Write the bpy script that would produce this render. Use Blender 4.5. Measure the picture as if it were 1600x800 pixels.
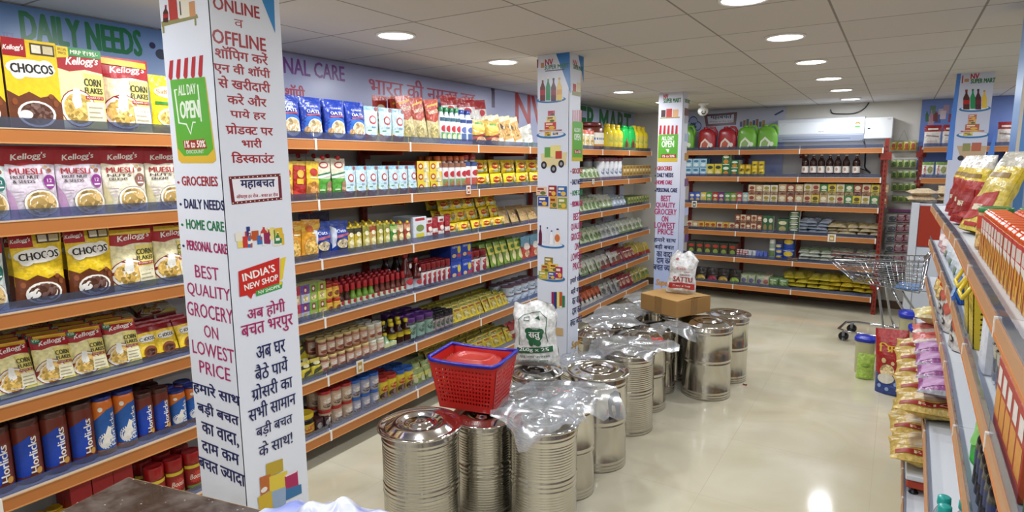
import bpy, math, random
from mathutils import Vector, Matrix
for _o in list(bpy.data.objects): bpy.data.objects.remove(_o)
SC = bpy.context.scene
COL = SC.collection
rnd = random.Random(7)
PI = math.pi

# ---------------------------------------------------------------- camera
FPX = 957.35
YAW, PITCH, ROLL = math.radians(32.0687), math.radians(8.6339), math.radians(-.3398)
EYE = Vector((0, 0, 1.65))
def _axes():
    cy, sy, cp, sp = math.cos(YAW), math.sin(YAW), math.cos(PITCH), math.sin(PITCH)
    fw = Vector((-sy*cp, cy*cp, -sp)); r = Vector((cy, sy, 0)); u = r.cross(fw)
    c, s = math.cos(ROLL), math.sin(ROLL)
    return r*c+u*s, u*c-r*s, fw
CR, CU, CF = _axes()
cam_data = bpy.data.cameras.new('camera'); cam = bpy.data.objects.new('camera', cam_data); COL.objects.link(cam)
cam_data.sensor_fit = 'HORIZONTAL'; cam_data.sensor_width = 36.0; cam_data.lens = FPX/1600*36.0
cam_data.clip_start = .05; cam_data.clip_end = 60
cam.matrix_world = Matrix(((CR.x, CU.x, -CF.x, EYE.x), (CR.y, CU.y, -CF.y, EYE.y), (CR.z, CU.z, -CF.z, EYE.z), (0, 0, 0, 1)))
SC.camera = cam
# ---------------------------------------------------------------- light set-up
SC.view_settings.view_transform = 'Standard'; SC.view_settings.look = 'None'
SC.view_settings.gamma = 1; SC.view_settings.use_curve_mapping = False
SC.view_settings.exposure = 0.0
LAMP_W = 9.2
world = bpy.data.worlds.new('world'); SC.world = world; world.use_nodes = True
world.node_tree.nodes['Background'].inputs[0].default_value = (.9, .95, 1, 1)
world.node_tree.nodes['Background'].inputs[1].default_value = .15
SC.cycles.max_bounces = 7; SC.cycles.diffuse_bounces = 4; SC.cycles.glossy_bounces = 4
SC.cycles.transparent_max_bounces = 12; SC.cycles.caustics_reflective = False; SC.cycles.caustics_refractive = False
SC.cycles.sample_clamp_indirect = 4
try: SC.cycles.use_denoising = True
except Exception: pass

# ---------------------------------------------------------------- measuring the photograph's planes
def pj(p):
    v = Vector(p)-EYE; d = v.dot(CF)
    return 800+FPX*v.dot(CR)/d, 400-FPX*v.dot(CU)/d
def ray(px, py): return CR*((px-800)/FPX) + CU*(-(py-400)/FPX) + CF
def bis(f, a, b):
    fa = f(a)
    for _ in range(48):
        m = (a+b)/2; fm = f(m)
        if (fm > 0) == (fa > 0): a, fa = m, fm
        else: b = m
    return (a+b)/2
class Plane:
    """a vertical plane X=v or Y=v; (s, z) are its own coordinates"""
    def __init__(self, axis, v, sgn=1): self.axis, self.v, self.sgn = axis, v, sgn
    def at(self, px, py):
        d = ray(px, py); k = (self.v/d.x) if self.axis == 'X' else (self.v/d.y)
        p = EYE+d*k
        return (p.y if self.axis == 'X' else p.x), p.z
    def P(self, s, z, off=0):
        o = self.v+off*self.sgn
        return (o, s, z) if self.axis == 'X' else (s, o, z)
    def sx(self, z, px):
        a, b = (.05, 14) if self.axis == 'X' else (-6, 4)
        return bis(lambda s: pj(self.P(s, z))[0]-px, a, b)
def onz(px, py, z):
    d = ray(px, py); return EYE+d*((z-EYE.z)/d.z)

# ---------------------------------------------------------------- materials
def lin(h):
    h = h.lstrip('#'); r = []
    for i in (0, 2, 4):
        c = int(h[i:i+2], 16)/255
        r.append(c/12.92 if c <= .04045 else ((c+.055)/1.055)**2.4)
    return (*r, 1)
_M = {}
KIND = dict(card=(.45, .4), foil=(.3, .55), plas=(.28, .5), gloss=(.12, .5), matte=(.8, .3), print=(.3, .5), paint=(.4, .4))
def mat(hexc, kind='card'):
    k = (hexc, kind)
    if k in _M: return _M[k]
    m = bpy.data.materials.new('%s_%s' % (kind, hexc.lstrip('#'))); m.use_nodes = True
    nt = m.node_tree; b = nt.nodes['Principled BSDF']
    if kind == 'steel':
        b.inputs['Base Color'].default_value = lin(hexc); b.inputs['Metallic'].default_value = 1
        n = nt.nodes.new('ShaderNodeTexNoise'); tc = nt.nodes.new('ShaderNodeTexCoord'); mp = nt.nodes.new('ShaderNodeMapping')
        mp.inputs['Scale'].default_value = (2, 2, 260); n.inputs['Scale'].default_value = 1
        mr = nt.nodes.new('ShaderNodeMapRange'); mr.inputs[3].default_value = .1; mr.inputs[4].default_value = .24
        nt.links.new(tc.outputs['Object'], mp.inputs[0]); nt.links.new(mp.outputs[0], n.inputs['Vector'])
        nt.links.new(n.outputs[0], mr.inputs[0]); nt.links.new(mr.outputs[0], b.inputs['Roughness'])
    elif kind == 'chrome':
        b.inputs['Base Color'].default_value = lin(hexc); b.inputs['Metallic'].default_value = 1; b.inputs['Roughness'].default_value = .09
    elif kind == 'emit':
        b.inputs['Base Color'].default_value = lin(hexc); b.inputs['Emission Color'].default_value = lin(hexc); b.inputs['Emission Strength'].default_value = 9
    elif kind == 'clear' or kind == 'film':
        nt.nodes.remove(b); out = nt.nodes['Material Output']
        t = nt.nodes.new('ShaderNodeBsdfTransparent'); g = nt.nodes.new('ShaderNodeBsdfGlossy'); d = nt.nodes.new('ShaderNodeBsdfDiffuse')
        t.inputs[0].default_value = lin(hexc); g.inputs['Roughness'].default_value = .2 if kind == 'film' else .08
        d.inputs[0].default_value = lin(hexc)
        lw = nt.nodes.new('ShaderNodeLayerWeight'); lw.inputs[0].default_value = .45 if kind == 'film' else .3
        mr = nt.nodes.new('ShaderNodeMapRange'); mr.inputs[3].default_value = .1 if kind == 'film' else .04; mr.inputs[4].default_value = .45 if kind == 'film' else .6
        nt.links.new(lw.outputs['Facing'], mr.inputs[0])
        m1 = nt.nodes.new('ShaderNodeMixShader'); m2 = nt.nodes.new('ShaderNodeMixShader')
        m1.inputs[0].default_value = .17 if kind == 'film' else .08
        nt.links.new(t.outputs[0], m1.inputs[1]); nt.links.new(d.outputs[0], m1.inputs[2])
        nt.links.new(mr.outputs[0], m2.inputs[0]); nt.links.new(m1.outputs[0], m2.inputs[1]); nt.links.new(g.outputs[0], m2.inputs[2])
        nt.links.new(m2.outputs[0], out.inputs[0])
    elif kind in ('cereal', 'chunks'):
        v = nt.nodes.new('ShaderNodeTexVoronoi'); tc = nt.nodes.new('ShaderNodeTexCoord'); v.inputs['Scale'].default_value = 90 if kind == 'cereal' else 60
        hs = nt.nodes.new('ShaderNodeSeparateColor'); cr = nt.nodes.new('ShaderNodeValToRGB')
        c = lin(hexc); e = cr.color_ramp.elements
        e[0].color = tuple(x*.45 for x in c[:3])+(1,); e[1].color = tuple(min(1, x*1.25+.1) for x in c[:3])+(1,)
        x = cr.color_ramp.elements.new(.5); x.color = c
        nt.links.new(tc.outputs['Object'], v.inputs['Vector']); nt.links.new(v.outputs['Color'], hs.inputs[0])
        nt.links.new(hs.outputs[0], cr.inputs[0]); nt.links.new(cr.outputs[0], b.inputs['Base Color']); b.inputs['Roughness'].default_value = .35
    else:
        r, sp = KIND[kind]
        b.inputs['Base Color'].default_value = lin(hexc); b.inputs['Roughness'].default_value = r
        b.inputs['Specular IOR Level'].default_value = sp
        if kind in ('foil', 'card'):
            tn = nt.nodes.new('ShaderNodeTexNoise'); t2 = nt.nodes.new('ShaderNodeTexCoord'); tn.inputs['Scale'].default_value = 55 if kind == 'foil' else 70; tn.inputs['Detail'].default_value = 3
            hv = nt.nodes.new('ShaderNodeHueSaturation'); mv = nt.nodes.new('ShaderNodeMapRange'); mv.inputs[1].default_value = .35; mv.inputs[2].default_value = .65; mv.inputs[3].default_value = .8 if kind == 'foil' else .92; mv.inputs[4].default_value = 1.16 if kind == 'foil' else 1.05
            hv.inputs['Color'].default_value = lin(hexc); nt.links.new(t2.outputs['Object'], tn.inputs['Vector']); nt.links.new(tn.outputs[0], mv.inputs[0]); nt.links.new(mv.outputs[0], hv.inputs['Value']); nt.links.new(hv.outputs[0], b.inputs['Base Color'])
        if kind == 'foil':
            n = nt.nodes.new('ShaderNodeTexNoise'); tc = nt.nodes.new('ShaderNodeTexCoord'); bp = nt.nodes.new('ShaderNodeBump')
            n.inputs['Scale'].default_value = 38; n.inputs['Detail'].default_value = 2; bp.inputs['Strength'].default_value = .6; bp.inputs['Distance'].default_value = .01
            nt.links.new(tc.outputs['Object'], n.inputs['Vector']); nt.links.new(n.outputs[0], bp.inputs['Height']); nt.links.new(bp.outputs[0], b.inputs['Normal'])
    _M[k] = m
    return m
def custom(name, fn):
    k = ('@'+name, '')
    if k not in _M:
        m = bpy.data.materials.new(name); m.use_nodes = True
        fn(m.node_tree, m.node_tree.nodes['Principled BSDF']); _M[k] = m
    return _M[k]
def MK(c):
    """colour shorthand: '#hex', '#hex:kind' or a material"""
    if not isinstance(c, str): return c
    a = c.split(':'); return mat(a[0], a[1] if len(a) > 1 else 'card')

# ---------------------------------------------------------------- mesh builder
class MB:
    def __init__(self): self.v = []; self.f = []; self.m = []; self.s = []; self.mats = []
    def slot(self, c):
        m = MK(c)
        if m not in self.mats: self.mats.append(m)
        return self.mats.index(m)
    def add(self, vs, fs, c, smooth=False):
        b = len(self.v); i = self.slot(c); self.v.extend(vs)
        for f in fs: self.f.append([b+k for k in f]); self.m.append(i); self.s.append(smooth)
    def box(self, x0, y0, z0, x1, y1, z1, c, b=0.0):
        if x1 < x0: x0, x1 = x1, x0
        if y1 < y0: y0, y1 = y1, y0
        if z1 < z0: z0, z1 = z1, z0
        if b <= 0:
            vs = [(x, y, z) for z in (z0, z1) for y in (y0, y1) for x in (x0, x1)]
            self.add(vs, [(0, 2, 3, 1), (4, 5, 7, 6), (0, 1, 5, 4), (2, 6, 7, 3), (0, 4, 6, 2), (1, 3, 7, 5)], c); return
        b = min(b, (x1-x0)/2.01, (y1-y0)/2.01, (z1-z0)/2.01)
        vs = []; ix = {}
        for X, sx in ((x0, 1), (x1, -1)):
            for Y, sy in ((y0, 1), (y1, -1)):
                for Z, sz in ((z0, 1), (z1, -1)):
                    k = (X == x1, Y == y1, Z == z1)
                    for a in range(3):
                        ix[k+(a,)] = len(vs)
                        vs.append((X+(0 if a == 0 else sx*b), Y+(0 if a == 1 else sy*b), Z+(0 if a == 2 else sz*b)))
        fs = []
        for a in range(3):
            o = [q for q in range(3) if q != a]
            for e in (0, 1):
                q = []
                for (i, j) in ((0, 0), (1, 0), (1, 1), (0, 1)):
                    k = [0, 0, 0]; k[a] = e; k[o[0]] = i; k[o[1]] = j
                    q.append(ix[tuple(bool(t) for t in k)+(a,)])
                fs.append(q)
        for a in range(3):
            o = [q for q in range(3) if q != a]
            for i in (0, 1):
                for j in (0, 1):
                    k0 = [0, 0, 0]; k0[o[0]] = i; k0[o[1]] = j; k1 = list(k0); k1[a] = 1
                    k0 = tuple(bool(t) for t in k0); k1 = tuple(bool(t) for t in k1)
                    fs.append([ix[k0+(o[0],)], ix[k1+(o[0],)], ix[k1+(o[1],)], ix[k0+(o[1],)]])
        for i in (False, True):
            for j in (False, True):
                for k in (False, True): fs.append([ix[(i, j, k, 0)], ix[(i, j, k, 1)], ix[(i, j, k, 2)]])
        self.add(vs, fs, c)
    def lathe(self, prof, c, seg=20, cx=0, cy=0, smooth=True, wob=None):
        """prof: (r, z) or (r, z, colour of the band that starts here)"""
        b = len(self.v); cur = c; sl = self.slot(c)
        for k, p in enumerate(prof):
            for i in range(seg):
                a = 2*PI*i/seg; self.v.append((cx+p[0]*math.cos(a), cy+p[0]*math.sin(a), p[1]))
        for k in range(len(prof)-1):
            if len(prof[k]) > 2: sl = self.slot(prof[k][2])
            for i in range(seg):
                j = (i+1) % seg
                self.f.append([b+k*seg+i, b+k*seg+j, b+(k+1)*seg+j, b+(k+1)*seg+i]); self.m.append(sl); self.s.append(smooth)
        if prof[0][0] > 1e-5: self.f.append([b+i for i in range(seg)][::-1]); self.m.append(self.slot(prof[0][2] if len(prof[0]) > 2 else c)); self.s.append(False)
        if prof[-1][0] > 1e-5: self.f.append([b+(len(prof)-1)*seg+i for i in range(seg)]); self.m.append(sl); self.s.append(False)
    def tube(self, pts, r, c, seg=8, closed=False, smooth=True):
        pts = [Vector(p) for p in pts]; n = len(pts); b = len(self.v); up = Vector((0, 0, 1)); last = None
        for k in range(n):
            a = pts[(k-1) % n] if (closed or k) else pts[k]; e = pts[(k+1) % n] if (closed or k < n-1) else pts[k]
            d = (e-a); d = d.normalized() if d.length > 1e-9 else up
            x = (last - d*last.dot(d)) if last else (d.cross(up) if abs(d.z) < .95 else d.cross(Vector((1, 0, 0))))
            x.normalize(); last = x; y = d.cross(x)
            rr = r[k] if isinstance(r, (list, tuple)) else r
            for i in range(seg):
                t = 2*PI*i/seg; self.v.append(tuple(pts[k]+x*(rr*math.cos(t))+y*(rr*math.sin(t))))
        sl = self.slot(c)
        for k in range(n if closed else n-1):
            for i in range(seg):
                j = (i+1) % seg; k2 = (k+1) % n
                self.f.append([b+k*seg+i, b+k*seg+j, b+k2*seg+j, b+k2*seg+i]); self.m.append(sl); self.s.append(smooth)
        if not closed:
            self.f.append([b+i for i in range(seg)]); self.m.append(sl); self.s.append(False)
            self.f.append([b+(n-1)*seg+i for i in range(seg)]); self.m.append(sl); self.s.append(False)
    def grid(self, fn, nu, nv, c, smooth=True, cu=False):
        """fn(i,j)->xyz for i<=nu, j<=nv; c may be a function of (i,j)"""
        b = len(self.v)
        for j in range(nv+1):
            for i in range(nu+1): self.v.append(fn(i/nu, j/nv))
        for j in range(nv):
            for i in range(nu):
                k = b+j*(nu+1)+i
                self.f.append([k, k+1, k+nu+2, k+nu+1]); self.m.append(self.slot(c((i+.5)/nu, (j+.5)/nv) if callable(c) else c)); self.s.append(smooth)
    def mesh(self, name):
        me = bpy.data.meshes.new(name)
        me.from_pydata([tuple(p) for p in self.v], [], self.f)
        for m in self.mats: me.materials.append(m)
        me.polygons.foreach_set('material_index', self.m); me.polygons.foreach_set('use_smooth', self.s)
        me.update(); return me
    def build(self, name, parent=None, loc=(0, 0, 0), rot=(0, 0, 0)):
        return link(name, self.mesh(name), parent, loc, rot)
def link(name, me, parent=None, loc=(0, 0, 0), rot=(0, 0, 0)):
    o = bpy.data.objects.new(name, me); COL.objects.link(o); o.parent = parent; o.location = loc; o.rotation_euler = rot
    return o
def tag(o, label, cat, group=None):
    o['label'] = label; o['category'] = cat
    if group: o['group'] = group
    return o
def struct(o): o['kind'] = 'structure'; return o
def thing(name, label, cat, loc=(0, 0, 0), rot=(0, 0, 0), group=None): return tag(link(name, None, None, loc, rot), label, cat, group)

# ---------------------------------------------------------------- lettering
_T = {}
def _raw(s):
    cu = bpy.data.curves.new('lettering', 'FONT'); cu.body = s; cu.size = 1; cu.resolution_u = 2
    ob = bpy.data.objects.new('lettering', cu); COL.objects.link(ob)
    dg = bpy.context.evaluated_depsgraph_get(); me = bpy.data.meshes.new_from_object(ob.evaluated_get(dg))
    me.calc_loop_triangles()
    vs = [(v.co.x, v.co.y) for v in me.vertices]; ts = [tuple(t.vertices) for t in me.loop_triangles]
    bpy.data.objects.remove(ob); bpy.data.curves.remove(cu); bpy.data.meshes.remove(me)
    return vs, ts
def _clip(vs, ts, c):
    ov, ot = [], []
    for t in ts:
        P = [vs[i] for i in t]; Q = []
        for a in range(3):
            p, q = P[a], P[(a+1) % 3]
            if p[0] <= c: Q.append(p)
            if (p[0] <= c) != (q[0] <= c):
                k = (c-p[0])/(q[0]-p[0]); Q.append((c, p[1]+k*(q[1]-p[1])))
        for a in range(1, len(Q)-1): b = len(ov); ov += [Q[0], Q[a], Q[a+1]]; ot.append((b, b+1, b+2))
    return ov, ot
def text2d(s):
    """triangles of a line of writing. ~ after a letter: its half form; ^ after a letter: an r stroke joined below it"""
    if s in _T: return _T[s]
    if '~' not in s and '^' not in s: vs, ts = _raw(s)
    else:
        seg, cur, i = [], '', 0
        while i < len(s):
            if i+1 < len(s) and s[i+1] in '~^':
                if cur: seg.append((cur, ''))
                seg.append((s[i], s[i+1])); cur = ''; i += 2
            else: cur += s[i]; i += 1
        if cur: seg.append((cur, ''))
        vs, ts, x = [], [], 0
        for t, k in seg:
            lead = len(t)-len(t.lstrip(' ')); x += .26*lead; t2 = t.strip(' ')
            if not t2: continue
            v, f = _raw(t2); w = max(p[0] for p in v)
            if k == '~': v, f = _clip(v, f, w*.62); w *= .62
            if k == '^': b = len(v); v = v+[(w*.74, .30), (w*.74, .20), (w*.22, -.02), (w*.22, .07)]; f = f+[(b, b+1, b+2), (b, b+2, b+3)]
            b = len(vs); vs += [(p[0]+x, p[1]) for p in v]; ts += [tuple(q+b for q in g) for g in f]
            x += w-.01+.26*(len(t)-len(t.rstrip(' ')))
    x0 = min(p[0] for p in vs); x1 = max(p[0] for p in vs); y0 = min(p[1] for p in vs); y1 = max(p[1] for p in vs)
    # neighbouring glyphs overlap in one plane: number the pieces so each can sit a hair apart
    par = list(range(len(vs)))
    def find(a):
        while par[a] != a: par[a] = par[par[a]]; a = par[a]
        return a
    for a, b, c in ts: par[find(a)] = find(b); par[find(b)] = find(c)
    ids = {}
    lay = [ids.setdefault(find(i), len(ids)) % 4 for i in range(len(vs))]
    h = y1-y0
    _T[s] = ([((p[0]-x0)/(x1-x0), (p[1]-y0)/h) for p in vs], ts, (x1-x0)/h, lay)
    return _T[s]
def put_text(mb, s, mapper, cx, cy, w, h, c, off, bold=0.0, shear=0.0, rot=0.0, asp=1.0, curved=False):
    """mapper(x,y,off)->xyz, x/y in the mapper's own units; w or h may be None; asp: units of y per unit of x"""
    vs, ts, ar, lay = text2d(s)
    if rot > 1.2: w, h = w*asp, h/asp            # upright writing: w is its length along v, h its height along u
    if w is None: w = h*ar*asp
    if h is None: h = w/ar/asp
    cr, sr = math.cos(rot), math.sin(rot)
    ofs = [(0, 0)] if not bold else ([(-bold, 0), (0, 0), (bold, 0)] if curved or bold < .03 else [(bold*math.cos(PI*q/4), bold*math.sin(PI*q/4)) for q in range(8)]+[(0, 0)])
    for k, (dx, dy) in enumerate(ofs):
        out = []; flat = []
        for (a, b), l in zip(vs, lay):
            x = (a-.5)*w+shear*(b-.5)*h*asp+dx*h*asp; y = (b-.5)*h+dy*h*.6
            if rot: x, y = x*cr-y*asp*sr, x*sr/asp+y*cr
            flat.append((cx+x, cy+y, off+(l+4*k)*1.2e-5))
        if not curved: mb.add([mapper(*p) for p in flat], ts, c); continue
        out = []; fs = []; N = 18
        for t in ts:
            P = [flat[i] for i in t]; us = [p[0] for p in P]; i0, i1 = int(min(us)*N), int(max(us)*N)
            for b in range(i0, i1+1):
                q = P if i0 == i1 else _band(_band(P, b/N, 1, 0), (b+1)/N, -1, 0)
                if len(q) > 2: fs.append(list(range(len(out), len(out)+len(q)))); out += [mapper(p[0], p[1], P[0][2]) for p in q]
        mb.add(out, fs, c)
def _band(P, c, sg, ax):
    Q = []
    for i in range(len(P)):
        p, q = P[i], P[(i+1) % len(P)]; a, b = (p[ax]-c)*sg, (q[ax]-c)*sg
        if a >= 0: Q.append(p)
        if (a >= 0) != (b >= 0): k = a/(a-b); Q.append((p[0]+k*(q[0]-p[0]), p[1]+k*(q[1]-p[1])))
    return Q
def decals(mb, specs, mp, off=.0006, asp=1.0, fine=6, step=.00012):
    """printed shapes on a surface; mp(u,v,off)->xyz"""
    for i, d in enumerate(specs):
        o = off+i*step; k = d[0]
        if k == 'r':
            _, x0, y0, x1, y1, c = d[:6]
            mb.grid(lambda a, b: mp(x0+(x1-x0)*a, y0+(y1-y0)*b, o), fine if fine < 2 else max(3, int(abs(x1-x0)*16)), fine if fine < 2 else max(2, int(abs(y1-y0)*22)), c)
        elif k == 'e':
            _, cx, cy, rx, ry, c = d[:6]; n = 18; vs = [mp(cx, cy, o)]; fs = []; rs = (1,) if fine <= 1 else (.35, .7, 1)
            for R in rs:
                for a in range(n): vs.append(mp(cx+rx*R*math.cos(2*PI*a/n), cy+ry*R*math.sin(2*PI*a/n), o))
            for a in range(n):
                b = (a+1) % n; fs += [(0, 1+a, 1+b)]+[(1+k*n+a, 1+k*n+n+a, 1+k*n+n+b, 1+k*n+b) for k in range(len(rs)-1)]
            mb.add(vs, fs, c, True)
        elif k == 'p':
            _, pts, c = d[:3]
            if fine <= 1: mb.add([mp(x, y, o) for x, y in pts], [list(range(len(pts)))], c); continue
            NV = 22 if fine >= 8 else 8
            for a in range(16):
                q = _band(_band(pts, a/16, 1, 0), (a+1)/16, -1, 0)
                for b in range(NV):
                    r = _band(_band(q, b/NV, 1, 1), (b+1)/NV, -1, 1)
                    if len(r) > 2: mb.add([mp(x, y, o) for x, y in r], [list(range(len(r)))], c, True)
        elif k == 't':
            _, s, cx, cy, w, h, c = d[:7]; q = d[7] if len(d) > 7 else {}
            put_text(mb, s, mp, cx, cy, w, h, c, o, q.get('bold', .018), q.get('shear', 0), q.get('rot', 0), asp, fine > 1)

# ================================================================ the room
ZC = 2.29
XL, XR, YB, YF = -3.05, 3.4, 8.0, -2.6
def _floor(nt, b):
    tc = nt.nodes.new('ShaderNodeTexCoord'); n = nt.nodes.new('ShaderNodeTexNoise'); n.inputs['Scale'].default_value = 1.6; n.inputs['Detail'].default_value = 6; n.inputs['Distortion'].default_value = 1.2
    cr = nt.nodes.new('ShaderNodeValToRGB'); e = cr.color_ramp.elements; e[0].position = .35; e[0].color = lin('#c2b99f'); e[1].position = .7; e[1].color = lin('#d3ccb6')
    br = nt.nodes.new('ShaderNodeTexBrick'); br.offset = 0; br.inputs['Scale'].default_value = 1; br.inputs['Brick Width'].default_value = .73; br.inputs['Row Height'].default_value = .73
    br.inputs['Mortar Size'].default_value = .0014; br.inputs['Mortar'].default_value = lin('#b9b09c'); br.inputs['Mortar Smooth'].default_value = .2
    nt.links.new(tc.outputs['Object'], n.inputs['Vector']); nt.links.new(n.outputs[0], cr.inputs[0]); nt.links.new(tc.outputs['Object'], br.inputs['Vector'])
    nt.links.new(cr.outputs[0], br.inputs['Color1']); nt.links.new(cr.outputs[0], br.inputs['Color2']); nt.links.new(br.outputs[0], b.inputs['Base Color'])
    b.inputs['Roughness'].default_value = .1; b.inputs['Specular IOR Level'].default_value = .5
def _ceil(nt, b):
    tc = nt.nodes.new('ShaderNodeTexCoord'); mp = nt.nodes.new('ShaderNodeMapping'); mp.inputs['Location'].default_value = (.29, -.06, 0)
    br = nt.nodes.new('ShaderNodeTexBrick'); br.offset = 0; br.inputs['Scale'].default_value = 1; br.inputs['Brick Width'].default_value = .547; br.inputs['Row Height'].default_value = .547
    br.inputs['Mortar Size'].default_value = .005; br.inputs['Mortar'].default_value = lin('#8d8880'); br.inputs['Mortar Smooth'].default_value = .1
    br.inputs['Color1'].default_value = lin('#d0cdc8'); br.inputs['Color2'].default_value = lin('#cac7c0')
    nt.links.new(tc.outputs['Object'], mp.inputs[0]); nt.links.new(mp.outputs[0], br.inputs['Vector']); nt.links.new(br.outputs[0], b.inputs['Base Color'])
    b.inputs['Roughness'].default_value = .7; b.inputs['Specular IOR Level'].default_value = .2
def _wall(nt, b):
    tc = nt.nodes.new('ShaderNodeTexCoord'); n = nt.nodes.new('ShaderNodeTexNoise'); n.inputs['Scale'].default_value = 3; cr = nt.nodes.new('ShaderNodeValToRGB')
    e = cr.color_ramp.elements; e[0].color = lin('#cfcbc2'); e[1].color = lin('#d9d6cf')
    nt.links.new(tc.outputs['Object'], n.inputs['Vector']); nt.links.new(n.outputs[0], cr.inputs[0]); nt.links.new(cr.outputs[0], b.inputs['Base Color']); b.inputs['Roughness'].default_value = .6
M_FLOOR, M_CEIL, M_WALL = custom('glossy_cream_floor_tile', _floor), custom('grey_ceiling_tile', _ceil), custom('off_white_wall_paint', _wall)
def slab(name, *a):
    m = MB(); m.box(*a); return struct(m.build(name))
slab('floor', XL-.1, YF-.1, -.1, XR+.1, YB+.1, 0, M_FLOOR)
slab('ceiling', XL-.1, YF-.1, ZC, XR+.1, YB+.1, ZC+.08, M_CEIL)
slab('wall_left', XL-.1, YF-.1, 0, XL, YB+.1, ZC, M_WALL)
slab('wall_back', XL, YB, 0, XR, YB+.1, ZC, M_WALL)
slab('wall_right', XR, YF-.1, 0, XR+.1, YB+.1, ZC, M_WALL)
slab('wall_front', XL, YF-.1, 0, XR, YF, ZC, M_WALL)
slab('baseboard_back', XL+.02, YB-.015, 0, XR, YB, .09, '#5b4636:paint')
slab('baseboard_left', XL, YF, 0, XL+.015, YB, .09, '#5b4636:paint')
# ceiling tees that catch the light
# ---- round ceiling lamps
NT_ = 0
def lamp(x, y, label, seen=True):
    t = thing('ceiling_light', label, 'ceiling light', (x, y, ZC), group='round ceiling lamps')
    m = MB(); m.lathe([(.098, 0), (.1, -.004), (.098, -.009), (.088, -.01), (.086, -.006)], '#f0efe9:paint', 28); m.build('trim_ring', t)
    m = MB(); m.lathe([(.0, -.0072), (.05, -.0075), (.086, -.0065)], '#f4f6ff:emit', 28); m.build('diffuser', t)
    l = bpy.data.lights.new('lamp_glow', 'AREA'); l.shape = 'DISK'; l.size = .17; l.energy = LAMP_W; l.color = (.93, .965, 1.0); l.spread = PI
    o = bpy.data.objects.new('lamp_glow', l); COL.objects.link(o); o.parent = t; o.location = (0, 0, -.014)
ORD = ['first', 'second', 'third', 'fourth', 'fifth', 'sixth', 'seventh', 'eighth', 'ninth', 'tenth', 'eleventh', 'twelfth', 'thirteenth', 'fourteenth', 'fifteenth', 'sixteenth', 'seventeenth', 'eighteenth', 'nineteenth', 'twentieth']
def nth(i): return ORD[i] if i < 20 else '%d%s' % (i+1, 'th' if (i+1) % 10 not in (1, 2, 3) or i+1 in (11, 12, 13) else {1: 'st', 2: 'nd', 3: 'rd'}[(i+1) % 10])
ys = (2.41, 3.40, 4.24, 5.43, 6.58)
for i, y in enumerate(ys): lamp(-2.19, y, 'round white ceiling lamp above left rack, %s from the front' % nth(i))
ys = (2.65, 3.56, 4.52, 5.49, 6.43, 7.40)
for i, y in enumerate(ys): lamp(-.57+.018*i, y, 'round white ceiling lamp over middle aisle, %s from the front' % nth(i))
for i, y in enumerate((-1.6, -.6, .5, 1.5)): lamp(-2.19, y, 'unseen round ceiling lamp added for light near the counter, %s behind' % nth(i))  # out-of-view lamps added for light, carrying on the left row
for i, y in enumerate((-1.5, -.4, .65, 1.65)): lamp(-.6, y, 'unseen round ceiling lamp added for light over the near aisle, %s behind' % nth(i))  # aisle row extended out of view to add light
for i, y in enumerate((-1.5, -.2, 1.1, 2.4, 3.7, 5.0, 6.3, 7.4)): lamp(1.35, y, 'unseen round ceiling lamp added for light beyond the right rack, %s along' % nth(i))  # extra row outside the view, added to light the shop

# ================================================================ racking
ORANGE = '#b5713a:paint'; RED = '#8a2a1c:paint'; DECK = '#b9bfd2:paint'
ZL = dict(A=1.78, B=1.463, C=1.143, D=.821, E=.49, F=.171)
ZB = dict(A=1.785, B=1.475, C=1.155, D=.83, E=.52, F=.19)
SH = dict(A='top shelf', B='second shelf', C='third shelf', D='fourth shelf', E='fifth shelf', F='bottom shelf')
FRONT = .052
def rack_bay(P, s0, s1, zs, depth, label, last, first, ztop, guard=True, group='steel shop racks', upr=True):
    """P(s,t,z): rack space to world; t runs inward from the front edge"""
    t = thing('shelf_rack', label, 'shelf rack', P(s0, 0, 0), group=group)
    base = Vector(P(s0, 0, 0))
    def bx(m, sa, ta, za, sb, tb, zb, c):
        a = Vector(P(sa, ta, za))-base; b = Vector(P(sb, tb, zb))-base; m.box(a.x, a.y, a.z, b.x, b.y, b.z, c)
    for k in zs:
        z = zs[k]
        m = MB(); bx(m, s0+.001, .0, z-.022, s1-.001, depth, z, DECK); sh = m.build('shelf', t)
        m = MB()
        bx(m, s0+.006, -.012, z-FRONT, s1-.006, -.001, z-.004, ORANGE)
        bx(m, s0+.006, -.014, z-.005, s1-.006, -.001, z-.001, '#cfb08a:paint'); bx(m, s0+.006, -.014, z-FRONT-.002, s1-.006, -.001, z-FRONT+.003, '#c98f55:paint')
        m.build('price_strip', sh)
        m = MB(); bx(m, s1-.007, -.015, z-FRONT-.004, s1+.005, -.001, z+.002, '#e9e6df:plas'); m.build('end_cap', sh)
        if guard:
            m = MB(); bx(m, s0+.004, .002, z, s1-.004, .0035, z+.036, '#b0b9d3:clear'); m.build('clear_guard', sh)
    for s in ([s0] if first else [])+[s1]:
        if not upr: break
        m = MB(); bx(m, s-.02, depth+.002, .0, s+.02, depth+.032, ztop, RED)
        for j in range(int(ztop/.05)): bx(m, s-.004, depth+.0005, .03+j*.05, s+.004, depth+.0015, .05+j*.05, '#3a120d:paint')
        m.build('upright', t)
        for k in zs:
            m = MB(); bx(m, s-.045, depth-.02, zs[k]-.1, s+.045, depth+.0005, zs[k]-.045, RED); bx(m, s-.006, .05, zs[k]-.075, s+.006, depth-.019, zs[k]-.024, RED); m.build('bracket', t)
    return t
PL = lambda s, t, z: (-2.6-t, s, z)
PB = lambda s, t, z: (s, 7.55+t, z)
BAY = .737
for i in range(10):
    rack_bay(PL, i*BAY, (i+1)*BAY, ZL, .40, 'tall steel rack with orange shelf edges along left wall, %s bay from front' % nth(i), i == 9, i == 0, 1.84)
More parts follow.
